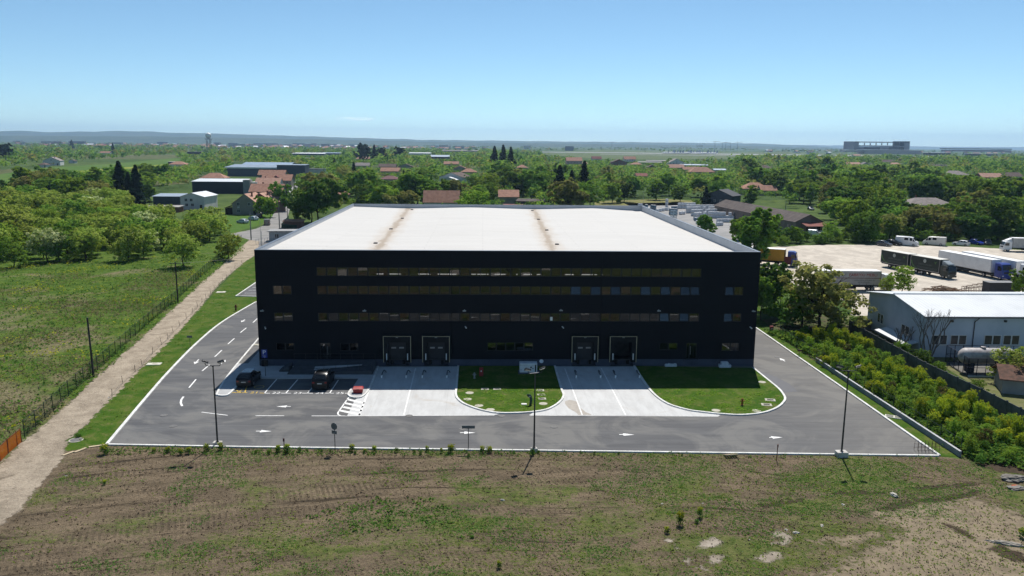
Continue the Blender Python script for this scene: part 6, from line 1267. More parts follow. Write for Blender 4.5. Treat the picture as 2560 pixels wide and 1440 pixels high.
# base meshes, 10 m tall, reused by every tree of the kind
CR = {'broad': [], 'wide': [], 'loose': [], 'tall': [], 'far': [], 'conifer': [], 'bush': []}
for i in range(5): CR['broad'].append(leaf_mesh('crown', *crown_pts(10+i, 4.6, 5.4, 4.6, 9, 165, 46, .44), LEAF['green']))
for i in range(3): CR['wide'].append(leaf_mesh('crown', *crown_pts(20+i, 5.4, 5.2, 4.6, 11, 220, 46, .44), LEAF['green']))
for i in range(4): CR['loose'].append(leaf_mesh('crown', *crown_pts(30+i, 4.7, 5.0, 5.0, 12, 190, 30, .34, cr=.13), LEAF['green']))
for i in range(2): CR['tall'].append(leaf_mesh('crown', *crown_pts(40+i, 2.6, 5.4, 4.9, 9, 110, 40, .40, cr=.2), LEAF['green']))
for i in range(4): CR['far'].append(leaf_mesh('crown', *crown_pts(50+i, 4.7, 4.9, 5.0, 8, 110, 24, .66, cr=.17), LEAF['green']))
for i in range(3): CR['conifer'].append(leaf_mesh('crown', *conifer_pts(60+i, 10, 2.5, 3600, .42), LEAF['conifer']))
for i in range(3): CR['bush'].append(leaf_mesh('foliage', *crown_pts(70+i, 5.0, 4.4, 5.2, 12, 130, 24, .44, cr=.15), LEAF['weed']))
TR = {'broad': [trunk_mesh('trunk', i, 10, 4.0, .20, 6, BARK) for i in range(3)], 'conifer': [MB().tube((0,0,-.1),(0,0,9.2),.2,.03,7).mesh('trunk', BARK)], 'bush': [trunk_mesh('stem', 9, 8, 3.5, .12, 6, BARK, .5)]}
def plant(name, kind, leafk, loc, h, label, cat='tree', group=None, wide=1.0, rz=None, trunk=True):
    i = RNG.randrange(10); rz = RNG.uniform(0,6.28) if rz is None else rz; t = thing(name, label, cat, loc, rz, group); s = h/10; t.scale = (s*wide,s*wide,s)
    me = CR[kind][i % len(CR[kind])]; o = link('foliage' if kind == 'bush' else 'crown', me, t); o.material_slots[0].link = 'OBJECT'; o.material_slots[0].material = LEAF[leafk]
    if trunk: tk_ = TR['conifer' if kind == 'conifer' else ('bush' if kind == 'bush' else 'broad')]; link('stem' if kind == 'bush' else 'trunk', tk_[i % len(tk_)], t)
    return t
# ---- trees one can point to
def mtree(q, top, kind, leafk, label, wide=1.0, name=None):
    g = G(*q); h = hgt(q[0], q[1], top)
    return plant(name or {'conifer':'conifer_tree','bush':'shrub'}.get(kind,'broadleaf_tree'), kind, leafk, g, h, label, 'shrub' if kind == 'bush' else 'tree', None, wide)
MT = [((1010,470),425,'conifer','conifer','slim dark spruce between the brown gable and the maroon roof',1.1),((1560,505),455,'broad','dark','round dark tree at the edge of the fallow plot, between plot and airfield roofs',1.1),((1640,500),452,'broad','green','large round tree behind the fallow plot fence',1.3),((1700,505),462,'broad','green','leafy tree behind the corner of the pallet yard',1.2),((1530,508),450,'wide','bright','bright broad tree behind the fallow plot fence',1.0),((1875,520),462,'tall','green','tall birch beside the orange roofed house',1.5),((2310,470),420,'wide','dark','very large dark tree standing above the middle of the wood',1.1),((2010,470),436,'broad','dark','dark round tree at the near side of the birch wood',1.1),((795,566),447,'wide','dark','big dense dark green tree at the street corner behind the block',1.12),((742,560),503,'tall','bright','narrow yellow green tree against the big dark street tree',1.1),((757,558),476,'broad','green','leafy tree merged with the side of the big dark street tree',.8),
 ((655,541),488,'broad','bright','bright young tree in front of the beige gabled house',.9),((676,543),492,'broad','bright','second bright young tree beside the beige house, nearer the street',.85),((703,528),455,'broad','green','mid green tree between the cluster of orange roofs and the street pole',.85),
 ((304,516),401,'conifer','conifer','tallest dark spruce of the pair at the end of the grove',1.35),((345,516),412,'conifer','conifer','slightly shorter dark spruce beside the tallest one',1.35),((325,518),430,'conifer','conifer','dark spruce squeezed between the two tall spruces',1.2),((240,520),445,'loose','olive','brownish loose tree before the pair of dark spruces',1.1),((180,525),440,'broad','bright','bright yellow green tree at the back of the grove',1.05),((200,545),485,'wide','green','round leafy tree in the grove just before the spruces',1.0),
 ((885,455),404,'conifer','conifer','slender dark spruce among the roofs behind the block',1.1),((836,425),393,'conifer','conifer','small dark spruce beside the bright crop field',1.2),((908,408),357,'broad','conifer','spreading dark cedar standing highest behind the salmon roof',1.0),((936,408),361,'conifer','conifer','pointed dark spruce beside the spreading cedar',1.3),((955,405),368,'broad','conifer','dark round pine next to the pointed spruce by the cedar',.8),((1000,405),366,'broad','conifer','dark pine with a flat uneven top, apart from the cedar',1.1),((965,415),388,'broad','conifer','low dark pine below the pointed spruce',.9),
 ((1236,432),364,'conifer','conifer','first dark spruce of the tall dark trio in the middle distance',1.2),((1258,434),361,'conifer','conifer','middle dark spruce of the tall dark trio in the middle distance',1.3),((1277,436),366,'conifer','conifer','last dark spruce of the tall dark trio in the middle distance',1.2),
 ((1398,506),412,'conifer','conifer','broad dark spruce in the group next to the fallow plot, nearest the wooden shed',1.35),((1428,506),424,'conifer','conifer','dark spruce in the middle of the group next to the fallow plot',1.2),((1459,503),401,'conifer','conifer','tallest dark spruce of the group next to the fallow plot',1.35),((1443,514),455,'broad','dark','dark leafy tree at the foot of the spruce group',1.0),
 ((1764,516),466,'conifer','conifer','small spruce between the pallet yard and the dark modern house',1.5),((15,402),357,'broad','conifer','black green pine at the far edge of the striped fields',1.0),((180,372),349,'conifer','conifer','tiny dark spruce on the far tree line',1.5),((283,386),357,'conifer','conifer','lone dark spruce behind the far orange roof',1.3),
 ((2225,600),548,'broad','bright','bright leafy tree just behind the tall white van',1.1),((2300,597),542,'broad','green','leafy tree in the gap behind the two tall vans',1.1),((2368,600),538,'wide','olive','brownish tree right behind the cream van',.9),((2425,600),545,'broad','green','leafy tree right behind the white estate car',1.1),((2478,600),540,'broad','dark','dark tree shading the blue car',1.1),((2545,597),532,'broad','green','leafy tree behind the rigid grey box lorry',1.1),((2190,588),538,'broad','green','leafy tree before the gap in the yard hedge',1.0),((1884,668),523,'broad','green','large leafy tree rising right behind the edge of the white roof',1.0),((1765,592),538,'broad','green','leafy tree between the pallet yard and the roof edge',1.15),((1840,600),545,'broad','bright','bright tree beside the large tree at the roof edge',1.0),((1930,600),548,'broad','green','leafy tree in front of the long tiled shed, nearest the block',.9),
 ((1990,608),566,'broad','bright','smaller bright tree before the end of the long tiled shed',.95),((2075,602),553,'loose','bright','light green tree beside the small delivery van',.95),((2160,604),528,'wide','green','broad leafy tree hiding the dull grey van',1.0),((2120,600),560,'broad','green','leafy tree just before the dull grey van',.9),
 ((1925,782),652,'broad','dark','dark leafy tree at the corner of the dark block, by the yellow trailer',.9),((1950,770),668,'broad','green','leafy tree between the dark corner tree and the walnut',.8),((1902,800),690,'broad','green','shaded tree hugging the side wall of the dark block',.8),((2050,824),650,'loose','olive','wide brownish walnut tree beside the white workshop',1.22),((2005,815),690,'loose','green','lower loose tree beside the walnut, towards the block',1.0),
 ((2252,738),662,'loose','bright','small yellow green tree in front of the dark green lorry',.95),((2215,735),690,'loose','acacia','thin little tree by the white cab of the lettered trailer',.9),((2553,745),668,'broad','green','leafy tree by the container behind the workshop',.9),((2532,958),868,'loose','acacia','fruit tree over the little old tiled shed',1.3),((2575,975),880,'loose','olive','reddish fruit tree beside the little old tiled shed',1.1),
 ((460,668),577,'loose','acacia','pale green acacia standing alone in front of the grove by the meadow',1.05),((570,650),580,'loose','acacia','acacia where the wire fence meets the street',1.0),((120,655),562,'loose','blossom','acacia with creamy blossom at the meadow edge of the grove',1.0),((35,668),590,'loose','green','dark green acacia at the near edge of the grove',1.0),((215,650),568,'loose','acacia','bushy acacia in the middle of the meadow edge of the grove',1.0),((322,652),560,'loose','acacia','acacia with dark gaps at the end of the meadow edge',1.0)]
for q, top, kind, lk, l, wd_ in MT: mtree(q, top, kind, lk, l, wd_)
for q, top, lk, l, wd_ in (((2300,918),868,'dark','dark ivy bush at the foot of the bare tree',1.3),((2255,890),850,'green','green bush behind the concrete fence panels',1.2),((2345,935),900,'green','leafy bush in front of the cage corner',1.3),((2440,985),945,'green','bush leaning over the concrete fence',1.2),((2090,815),770,'dark','dark bush under the walnut tree',1.6),((1975,815),765,'weed','thick bush between the wire fence and the corner trees',1.5),((2140,815),788,'weed','low bush at the corner of the concrete fence',1.6),((1950,800),755,'green','bush by the red cabinet',1.3),((2020,800),755,'green','bright bush under the walnut tree',1.4),((1740,512),497,'green','bush at the corner of the fallow plot',1.8)):
    mtree(q, top, 'bush', lk, l, wd_)
# bare tree
def bare(q, top, label):
    g = G(*q); H = hgt(q[0],q[1],top); t = thing('bare_tree', label, 'tree', g); r = random.Random(11); mb = MB(); tw = MB()
    def br(p, d, l, rr, n):
        m_ = mb if n > 2 else tw; e = p+d*l; mb_ = p.lerp(e,.5)+Vector((r.uniform(-.06,.06),r.uniform(-.06,.06),0))*l; m_.tube(p, mb_, rr, rr*.85, 5); m_.tube(mb_, e, rr*.85, rr*.62, 5)
        if n:
            for k in range(2 if n > 1 else 3): br(e if k else mb_.lerp(e,.5), (d+Vector((r.uniform(-.55,.55),r.uniform(-.55,.55),r.uniform(.0,.4)))).normalized(), l*r.uniform(.62,.82), rr*.6, n-1)
    for dx, dy, k in ((-.55,0,1),(-.12,.3,1.1),(.15,-.2,1.15),(.6,.1,1.0),(.35,.3,.9)): br(Vector((dx*.3,dy*.3,0)), Vector((dx*.75,dy,1)).normalized(), H*.30*k, .13, 4)
    mb.build('trunk', BARKP, t); tw.build('twig', BARKP, t); return t
bare((2318,905), 742, 'leafless grey tree with upright forked branches before the white workshop')
bare((2255,880), 800, 'smaller leafless tree beside the west windows of the white workshop')
# ---- woods and groves: many trees
FIELDPX = [((-300,472),(0,438),(110,422),(300,409),(428,398),(440,414),(300,430),(160,448),(0,470),(-200,502)),((0,472),(330,450),(250,450),(110,462),(0,482)),((748,400),(832,396),(820,410),(758,411)),((575,590),(640,576),(660,560),(700,500),(735,452),(750,452),(745,480),(735,506),(722,548),(735,580),(668,612)),((560,556),(660,548),(690,530),(650,566),(580,585)),
 ((1484,516),(1484,495),(1660,493),(1745,500),(1850,540),(1860,600),(1700,590)),((1990,530),(2090,530),(2090,513),(1990,515)),((1340,420),(1480,402),(1530,402),(1440,416),(1370,428)),((2005,594),(2100,594),(2140,590),(2140,572),(2005,572)),((1790,538),(1815,528),(2030,570),(2050,586),(1990,590))]
REG = [('grove beside the rough meadow', ((-60,672),(60,652),(170,652),(300,646),(400,648),(470,622),(545,606),(552,592),(520,578),(395,566),(335,540),(300,520),(120,515),(-60,530)), 6.6, (6.5,9.5), {'acacia':5,'green':1.5,'bright':2,'blossom':.7}, 'loose'),
 ('copse between the grove and the striped fields', ((-60,530),(120,512),(300,515),(400,505),(380,486),(470,472),(480,452),(560,448),(575,432),(480,428),(350,458),(100,470),(-60,500)), 8.6, (8,12), {'green':3,'bright':2,'olive':1.5,'dark':1}, 'broad'),
 ('far belt beyond the striped fields', ((-60,440),(-60,372),(150,366),(480,368),(600,378),(600,410),(560,436),(470,436),(440,392),(300,402),(110,416)), 15, (9,13), {'green':4,'dark':1.5,'olive':1.5,'bright':1}, 'broad'),
 ('village gardens behind the block', ((590,376),(900,378),(1350,384),(1360,545),(880,545),(760,560),(752,455),(600,412)), 10, (7,14), {'green':4,'bright':2,'olive':1.5,'dark':1.8}, 'broad'),
 ('gardens between the spruces and the airfield', ((1350,400),(1480,412),(1900,418),(1900,505),(1800,505),(1745,498),(1660,493),(1490,497),(1478,535),(1350,545)), 9.5, (7,12), {'green':4,'bright':2.5,'olive':1.5,'dark':1}, 'broad'),
 ('wood behind the truck yard', ((1830,425),(1850,400),(2640,402),(2640,610),(2480,604),(2440,603),(2300,599),(2150,597),(2110,590),(2095,552),(2060,540),(1960,520),(1900,500),(1870,460)), 9.4, (7,15), {'green':3.6,'bright':2.6,'olive':1.6,'dark':2.2}, 'broad'),
 ('hedge along the far edge of the truck yard', ((1900,620),(2000,612),(2190,606),(2260,602),(2480,606),(2640,612),(2640,596),(2300,588),(2170,582),(2150,598),(2060,600),(1900,600)), 4.2, (2.2,4.2), {'green':3,'bright':1,'dark':1}, 'bush')]
hb = []
for x, y, r_, rz, w_, d_ in HOUSES:
    a, b = PX((x-w_*.42,y,3.3)), PX((x+w_*.42,y,3.3)); hb.append((min(a[0],b[0]), max(a[0],b[0]), a[1], PX((x,y,0))[1], x, y, r_))
cand = []; rr_ = random.Random(21)
for name, poly, sp, hr, mix, kind in REG:
    W_ = [G(*p) for p in poly]; xs = [p.x for p in W_]; ys = [p.y for p in W_]; n = int((max(xs)-min(xs))*(max(ys)-min(ys))/(sp*sp)*4.5); grid = {}
    for k in range(n):
        x, y = rr_.uniform(min(xs),max(xs)), rr_.uniform(min(ys),max(ys)); px, py = PX((x,y,0))
        if not inpoly(px, py, poly) or not -80 < px < 2640: continue
        dsc = sp*(1 if y < 700 else 1.0+(y-700)/1400); c = (int(x//dsc), int(y//dsc))
        if any((x-a)**2+(y-b)**2 < dsc*dsc*.8 for i in (-1,0,1) for j in (-1,0,1) for a, b in grid.get((c[0]+i,c[1]+j),())): continue
        if any(inpoly(px, py, f) for f in FIELDPX): continue
        h = rr_.uniform(*hr)*rr_.choice((.75,.9,1,1,1.22)); ok = True
        for hx0, hx1, he, hbm, X, Y, r_ in hb:
            if (x-X)**2+(y-Y-4)**2 < (r_+2.2)**2: ok = False; break
            wpx = .62*h*FPX/y
            if hx0-wpx*.85 < px < hx1+wpx*.85 and y < Y and hbm > py-220:
                top = PX((x,y,h))[1]
                if top < he: h *= max(.0,(py-he)/(py-top+.01))
        if not ok or h < (1.6 if kind == 'bush' else 3.0): continue
        top = PX((x,y,h))[1]
        if 636 < px < 1904:
            e = 512+(882-px)*.4634 if px < 882 else (514 if px < 1605 else 514+(px-1605)*.3746)
            if top > e+3 and y > 100: continue
        grid.setdefault(c, []).append((x,y)); lk = rr_.choices(list(mix), list(mix.values()))[0]; cand.append((h/y, x, y, h, lk, kind, name))
cand.sort(key=lambda c: -c[0])
ADJ = {'green':'mid green leafy','bright':'bright yellow green','olive':'brownish olive','dark':'dark green dense','acacia':'pale green acacia','blossom':'cream blossoming acacia'}
far_c = []; nb_ = {'broadleaf_tree': 0, 'acacia_tree': 0, 'shrub': 0}
for _, x, y, h, lk, kind, name in cand:
    nm = 'shrub' if kind == 'bush' else ('acacia_tree' if 'grove' in name and 'beside' in name else 'broadleaf_tree')
    if nb_[nm] >= (262 if nm == 'broadleaf_tree' else 230): far_c.append((x,y,h,'dark' if rr_.random() < .22 else ('green' if lk == 'bright' and rr_.random() < .55 else lk))); continue
    nb_[nm] += 1; noun = 'shrub' if nm == 'shrub' else 'tree'
    k2 = kind if kind != 'broad' else ('far' if y > 520 else RNG.choice(('broad','broad','wide','loose','tall')))
    plant(nm, k2, lk, (x,y,0), h, '%s %s in the %s' % (ADJ[lk],noun,name), noun, '%s %ss in the %s' % (ADJ[lk],noun,name), RNG.uniform(1.0,1.4)*(1.25 if kind == 'bush' else 1), trunk=y < 520)
print('individual plants', nb_, 'rest', len(far_c))
# the rest of the distant woods: one mass
def mass(name, items, q=70, leaf=.95):
    for lk in sorted({i[3] for i in items}):
        C, N, S, T = [], [], [], []; r = np.random.default_rng(5)
        for x, y, h, l in items:
            if l != lk: continue
            n = int(q*min(1.4,max(.30,520/y))); nl = 5; w_ = h*.44*r.uniform(.9,1.35)
            lb = np.column_stack([r.uniform(-.6,.6,nl)*w_, r.uniform(-.6,.6,nl)*w_, h*r.uniform(.35,.68,nl)]); k = r.integers(0,nl,n); d = r.normal(size=(n,3)); d[:,2] = np.abs(d[:,2])*.8; d /= np.linalg.norm(d,axis=1,keepdims=True)
            C.append(np.array([x,y,0])+lb[k]+d*np.array([w_*.58,w_*.58,h*.36])*r.uniform(.75,1.05,(n,1))); N.append(d*.7+r.normal(size=(n,3))*.3+np.array([0,0,.3])); S.append(r.uniform(.6,1.3,n)*leaf*max(1,(y/520)**.6)*h/10*1.25); T.append(np.clip(np.full(n,r.uniform(0,.7))+r.uniform(-.15,.3,n),0,1))
        me = leaf_mesh(name, np.concatenate(C), np.concatenate(N), np.concatenate(S), np.concatenate(T), LEAF[lk]); o = link(name, me); o['kind'] = 'stuff'
mass('distant_woods', far_c)
bk = [(rr_.uniform(-75,60), rr_.uniform(-95,-45), rr_.uniform(5,9), rr_.choice(('green','dark','bright'))) for k in range(60)]
for k, (x, y, h, l) in enumerate(bk): bk[k] = (x, y, h, l)
mass('woods', [(x, y+1000, h, l) for x, y, h, l in bk])
for o in list(COL.objects):
    if o.name.split('.')[0] == 'woods': o.location.y = -1000
fb = []
for k in range(2600):
    px = rr_.uniform(-60,2640); y = rr_.uniform(2300,6500) if px > 1250 else rr_.uniform(2600,6000); p = AT(px, 400, y); n = mnoise.noise(Vector((p.x*.0035,y*.0022,1.7)))
    if n < .02 or (y < 3000 and px < 2300): continue
    fb.append((p.x, y, rr_.uniform(7,13), rr_.choice(('green','dark','green','olive'))))
for k in range(420):
    px = rr_.uniform(900,2640); y = rr_.uniform(900,1350); p = AT(px, 400, y); n = mnoise.noise(Vector((p.x*.006,y*.006,9.2)))
    if n > .1 and not 1400 < px < 1900: fb.append((p.x, y, rr_.uniform(5,9), rr_.choice(('green','dark','bright'))))
mass('distant_woods', fb, 60, 1.0)
# ---- weeds with yellow flowers
FL = []
for i in range(3):
    C, N, S, T = crown_pts(90+i, 5.2, 7.6, 2.6, 9, 70, 16, .42, cr=.15); k = C[:,2] > 6.0; FL.append(leaf_mesh('blossom', C[k], N[k], S[k], T[k], LEAF['yellow']))
def weed(q, h, label, yellow, name='flowering_weed', group=None, wide=1.0, lk='weed', xy=None):
    g = G(*q) if xy is None else xy; t = plant(name, 'bush', lk, (g[0],g[1],0), h, label, 'weed', group, wide, trunk=False)
    if yellow: o = link('blossom', FL[RNG.randrange(3)], t); o.scale = (1.0,1.0,1.02)
    return t
ROADW = ((262,1136,1.25,1,'big yellow flowered weed at the sharp corner of the white kerb'),(385,1131,.6,1,''),(420,1131,.7,1,''),(452,1137,.75,1,''),(472,1134,.8,1,''),(517,1128,.9,1,''),(552,1126,1.0,1,'tall yellow weed at the foot of the lamp by the parking bays'),(640,1133,.45,0,''),(672,1136,.6,0,''),(695,1131,.95,1,'wide yellow flowered weed around the maroon marker post'),(718,1131,1.1,1,'dense yellow flowered weed right beside the maroon marker post'),(749,1130,.7,0,''),(768,1130,.45,0,''),(804,1133,.55,0,''),(826,1132,.45,0,''),(880,1129,.9,1,''),(888,1136,.5,0,''),(912,1132,.5,1,''),(936,1131,.8,1,''),(992,1131,.65,0,''),(1035,1133,.5,0,''),(1052,1137,.5,0,''),(1068,1129,.75,1,''),(1104,1132,.6,1,''),(1127,1131,1.0,1,'upright yellow weed next to the wide sign'),(1172,1144,.6,0,'low dark weed at the foot of the wide sign'),(1206,1131,.8,1,''),(1224,1132,.8,1,''),(1285,1134,.4,0,''),(1332,1138,.9,0,'dark leafy weed around the foot of the middle lamp'),(1346,1134,.5,0,''),(1451,1134,.45,0,''),(1486,1136,.45,0,''),(1547,1137,.45,0,''),(1620,1140,.3,0,''),(1705,1140,.3,0,''),(1875,1144,.3,0,''))
for x, y, h, yl, l in ROADW: weed((x,y), h*.78, l or ('yellow flowered weed growing along the front kerb' if yl else 'low green weed growing along the front kerb'), yl, group=None if l else ('yellow flowered weeds along the front kerb' if yl else 'low green weeds along the front kerb'), wide=RNG.uniform(.7,1.0))
for x, y, h, yl, w_, l in ((1700,1312,1.05,1,.62,'round yellow tipped weed alone in the field, bigger of a pair'),(1750,1294,.85,1,.62,'slimmer yellow tipped weed in the field, smaller of a pair'),(1668,1333,.5,1,.9,'low yellow weed in front of the round field weed'),(261,1212,.42,1,.9,'small yellow weed alone in the soil near the gravel track'),(1742,1308,.35,0,1.3,'flat green weed at the feet of the field pair'),(1248,1420,.55,1,.7,'yellow weed at the very front of the field'),(2556,1345,.8,1,1,'bushy weed at the field edge beside the pale wood'),(197,1093,.45,0,1.6,'green weed clump behind the ringed iron lid'),(2450,1160,.9,0,1.2,'green weed clump at the end of the retaining wall'),(1180,1345,.22,0,1.8,'low green weed patch in the middle of the field')): weed((x,y), h, l, yl, wide=w_)
wp_ = ((1985,858),(2010,838),(2112,842),(2300,950),(2465,1042),(2620,1115),(2600,1165),(2440,1150),(2060,915)); pts_ = []; Wq = [G(*p) for p in wp_]
for k in range(1100):
    x, y = rr_.uniform(min(p.x for p in Wq),max(p.x for p in Wq)), rr_.uniform(min(p.y for p in Wq),max(p.y for p in Wq)); px, py = PX((x,y,0))
    if inpoly(px, py, wp_) and all((x-a)**2+(y-b)**2 > 1.42**2 for a, b in pts_): pts_.append((x,y))
for x, y in pts_:
    n = mnoise.noise(Vector((x*.16,y*.16,4.0))); yl = n > -.02; h = rr_.uniform(1.0,2.3)+max(0,n)*1.6; br_ = not yl and rr_.random() < .12
    weed(None, h, 'tall weed with yellow blossom in the strip behind the retaining wall' if yl else ('dry brown weed in the strip behind the retaining wall' if br_ else 'dark green weed in the strip behind the retaining wall'), yl, 'strip_weed', 'yellow weeds behind the retaining wall' if yl else ('dry weeds behind the retaining wall' if br_ else 'green weeds behind the retaining wall'), rr_.uniform(.8,1.2)*1.5/max(h,.6), 'brownweed' if br_ else ('lime' if yl else rr_.choice(('bright','bright','lime','weed'))), (x,y))
# ---- ground cover
def cover_(name, n, poly, f, size, lk, up=.8, zmax=.12, z0=0.01, asp=1.0, seed=3):
    r = np.random.default_rng(seed); Wp = [G(*p) for p in poly]; xs = [p.x for p in Wp]; ys = [p.y for p in Wp]; C = []
    for x, y in zip(r.uniform(min(xs),max(xs),n), r.uniform(min(ys),max(ys),n)):
        px, py = PX((x,y,0))
        if -40 < px < 2600 and py < 1500 and inpoly(px, py, poly) and f(x, y) > r.random(): C.append((x,y))
    C = np.array(C); m = len(C); k = 3; P = np.repeat(C, k, axis=0)+r.normal(size=(m*k,2))*size*.9; z = z0+r.uniform(.1,1,m*k)*zmax
    me = leaf_mesh(name, np.column_stack([P,z]), np.column_stack([r.normal(size=(m*k,2))*.8, np.full(m*k,up)+r.uniform(0,.5,m*k)]), size*r.uniform(.5,1.4,m*k), np.repeat(r.uniform(0,.7,m),k)+r.uniform(0,.3,m*k), LEAF[lk], asp)
    o = link(name, me); o['kind'] = 'stuff'; return o
nz = lambda x, y, s, o: mnoise.noise(Vector((x*s,y*s,o)))
soilp = ((0,1330),(170,1160),(272,1122),(1340,1132),(2345,1146),(2480,1170),(2600,1300),(2600,1480),(-40,1480)); 
sf_ = lambda x, y: max(0, min(1, -.12+2.6*(nz(x*.7,y*1.3,.16,2.2)+.5*nz(x,y,.6,5.5)+.006*x+.006*(56-y)+.04)*1.5))*(0.12 if x > 22 and y < 56.5-(x-22)*.04 else 1)
cover_('field_grass', 70000, soilp, sf_, .072, 'weed', zmax=.06)
cover_('field_grass', 16000, soilp, lambda x, y: sf_(x+30,y+11)*.8, .09, 'bright', zmax=.06, seed=8)
cover_('field_clods', 15000, soilp, lambda x, y: .5, .085, 'clod', up=.8, zmax=.05, seed=12)
patch = lambda x, y: (1.0 if ((x+7)/5)**2+((y-57.5)/2.6)**2 < 1.0+1.2*nz(x,y,.5,1) else 0)*max(0,.35+nz(x,y,.9,7))
cover_('field_grass', 26000, soilp, patch, .17, 'weed', zmax=.13, seed=15)
cover_('kerb_grass', 5000, ((272,1118),(1340,1131),(2345,1143),(2345,1150),(1340,1141),(250,1138)), lambda x, y: .75 if x < 8 else .28, .13, 'weed', zmax=.22, seed=4)
meadp = ((-40,1190),(60,1094),(178,990),(268,908),(352,830),(442,752),(508,690),(556,648),(470,632),(330,652),(170,656),(-40,676))
cover_('meadow_grass', 30000, meadp, lambda x, y: .35+.5*nz(x,y,.12,3), .26, 'weed', zmax=.32, seed=5)
cover_('meadow_straw', 46000, meadp, lambda x, y: max(0,.38+1.3*nz(x,y,.07,8)-(y-105)*.0045), .34, 'straw', zmax=.28, asp=.35, seed=6)
cover_('meadow_flowers', 15000, meadp, lambda x, y: max(0,nz(x,y,.11,11)*1.3-.05), .20, 'yellow', zmax=.5, z0=.2, up=.8, seed=7)
cover_('fence_grass', 9000, ((40,1108),(178,982),(268,902),(442,748),(556,642),(600,612),(612,625),(560,662),(448,762),(280,915),(180,1000),(70,1100)), lambda x, y: .75, .26, 'weed', zmax=.42, seed=9)
cover_('strip_grass', 26000, ((1915,832),(2010,836),(2120,838),(2300,945),(2470,1035),(2620,1110),(2600,1180),(2430,1150),(2410,1140),(2055,905),(1960,850)), lambda x, y: .75, .28, 'weed', zmax=.6, seed=10)
cover_('lawn_clover', 9000, ((1150,975),(1400,975),(1405,1000),(1330,1030),(1240,1030),(1160,1005)), lambda x, y: max(0,nz(x,y,.7,2)), .10, 'bright', zmax=.07, z0=.11, seed=13)
cover_('lawn_clover', 12000, ((1640,978),(1940,978),(1955,1000),(1900,1030),(1780,1034),(1660,1005)), lambda x, y: max(0,nz(x,y,.7,4)), .10, 'bright', zmax=.07, z0=.11, seed=14)
cover_('verge_clover', 14000, ((170,1105),(345,940),(455,830),(620,660),(640,700),(500,845),(385,970),(275,1105)), lambda x, y: max(0,nz(x,y,.5,4)+.1), .12, 'weed', zmax=.10, z0=.012, seed=16)
# ------------------------------------------------------------------ airport, far town, hills
HC = M('hangar_concrete', (.20,.22,.26), .8, .2, c2=(.16,.175,.21), vs=.02); HD = M('hangar_dark', (.05,.055,.07), .7, .2); HG = M('hangar_glazing', (.62,.68,.72), .3, .5); HL_ = M('hangar_light', (.30,.32,.33), .8, .2, c2=(.26,.28,.29), vs=.02)
D1 = 2350.0
def far_box(parts, name, label, cat, group=None):
    t = None
    for pn, x0, yb, x1, yt, dep, off, m in parts:
        a, b = AT(x0, yt, D1), AT(x1, yb, D1); z0, z1 = max(0, b.z), a.z
        if t is None: t = thing(name, label, cat, ((a.x+b.x)/2, D1, 0), 0, group); o = t.location
        MB().box(a.x-o.x, b.x-o.x, off, off+dep, z0, z1).build(pn, m, t)
    return t
far_box([('tower',2136,374,2146,353.5,70,0,HC),('tower',2262,377,2273,353,70,0,HC),('roof_girder',2137,357,2272,353.8,72,-1,HD),('wall_band',2146.2,367.2,2261.8,363.2,66,0,HC),('hangar_gate',2160,374,2201,367.4,60,2,HD),('hangar_gate',2222,376,2250,367.4,60,2,HD),('wall',2146.2,375,2159.8,367.4,60,1,HC),('wall',2201.2,376,2221.8,367.4,60,1,HC)]+[('glazing_post',2146.2+k*14.4,363,2148.2+k*14.4,357.2,1,.3,HC) for k in range(1,8)], 'aircraft_hangar', 'huge airport hangar with square towers and a long glazed band under the roof', 'hangar')
D1 = 2050.0
far_box([('wall',2160,386,2303,375,40,0,HL_),('roof_edge',2159,375,2304,374.2,42,-1,HG)], 'airport_hall', 'long plain pale hall in front of the huge airport hangar', 'hall')
far_box([('wall',2114,380,2162,375.5,30,0,HL_)], 'airport_hall', 'low pale hall beside the foot of the huge airport hangar', 'hall')
D1 = 2450.0
far_box([('wall',2380,380,2528,374.2,60,0,HC),('roof_girder',2378,374,2529,370.6,64,-2,HD),('glazing',2384,376.6,2524,375.2,1,-.6,HD)], 'aircraft_hangar', 'long dark roofed hangar standing apart from the huge one', 'hangar')
D1 = 2000.0
far_box([('wall',2321,388,2376,382.6,24,0,HD),('roof_edge',2319,382.5,2377,381,26,-1,M('roof_bright', (.72,.74,.75), .5))], 'airport_hall', 'dark low hall with a bright roof edge before the long dark hangar', 'hall')
far_box([('wall',2427,390,2494,384.8,24,0,HD),('roof_edge',2425,385.2,2496,384.2,26,-1,M('roof_bright', (.72,.74,.75), .5))], 'airport_hall', 'dark low hall with a zigzag pale roof before the long dark hangar', 'hall')
# radar dome
g = AT(522.5,372,1650); zb_, zt_ = AT(522.5,346.5,1650).z, AT(522.5,331.5,1650).z; rd = thing('radar_tower', 'white radar dome on a lattice tower above the far town', 'radar tower', (g.x,1650,0)); R0 = (zt_-zb_)/2
MB().lathe([(.05*R0,-R0)]+[(R0*math.cos(a),R0*math.sin(a)) for a in [rad(-75+15*k) for k in range(11)]]+[(.05*R0,R0)], (0,0,zb_+R0), 24).build('dome', M('radome_white', (.80,.80,.79), .5, .3), rd, smooth=60)
lt = MB()
for a in range(4): x, y = math.cos(a*1.571+.78)*R0*.8, math.sin(a*1.571+.78)*R0*.8; x2, y2 = math.cos((a+1)*1.571+.78)*R0*.8, math.sin((a+1)*1.571+.78)*R0*.8; lt.tube((x,y,0),(x,y,zb_),.45,n=4); lt.tube((x,y,zb_*.1),(x2,y2,zb_*.5),.25,n=4); lt.tube((x2,y2,zb_*.5),(x,y,zb_*.9),.25,n=4)
lt.build('lattice', M('tower_steel', (.16,.17,.19), .6), rd); MB().lathe([(R0*1.25,0),(R0*1.25,1.2)], (0,0,zb_-1.5), 20).build('platform', HC, rd)
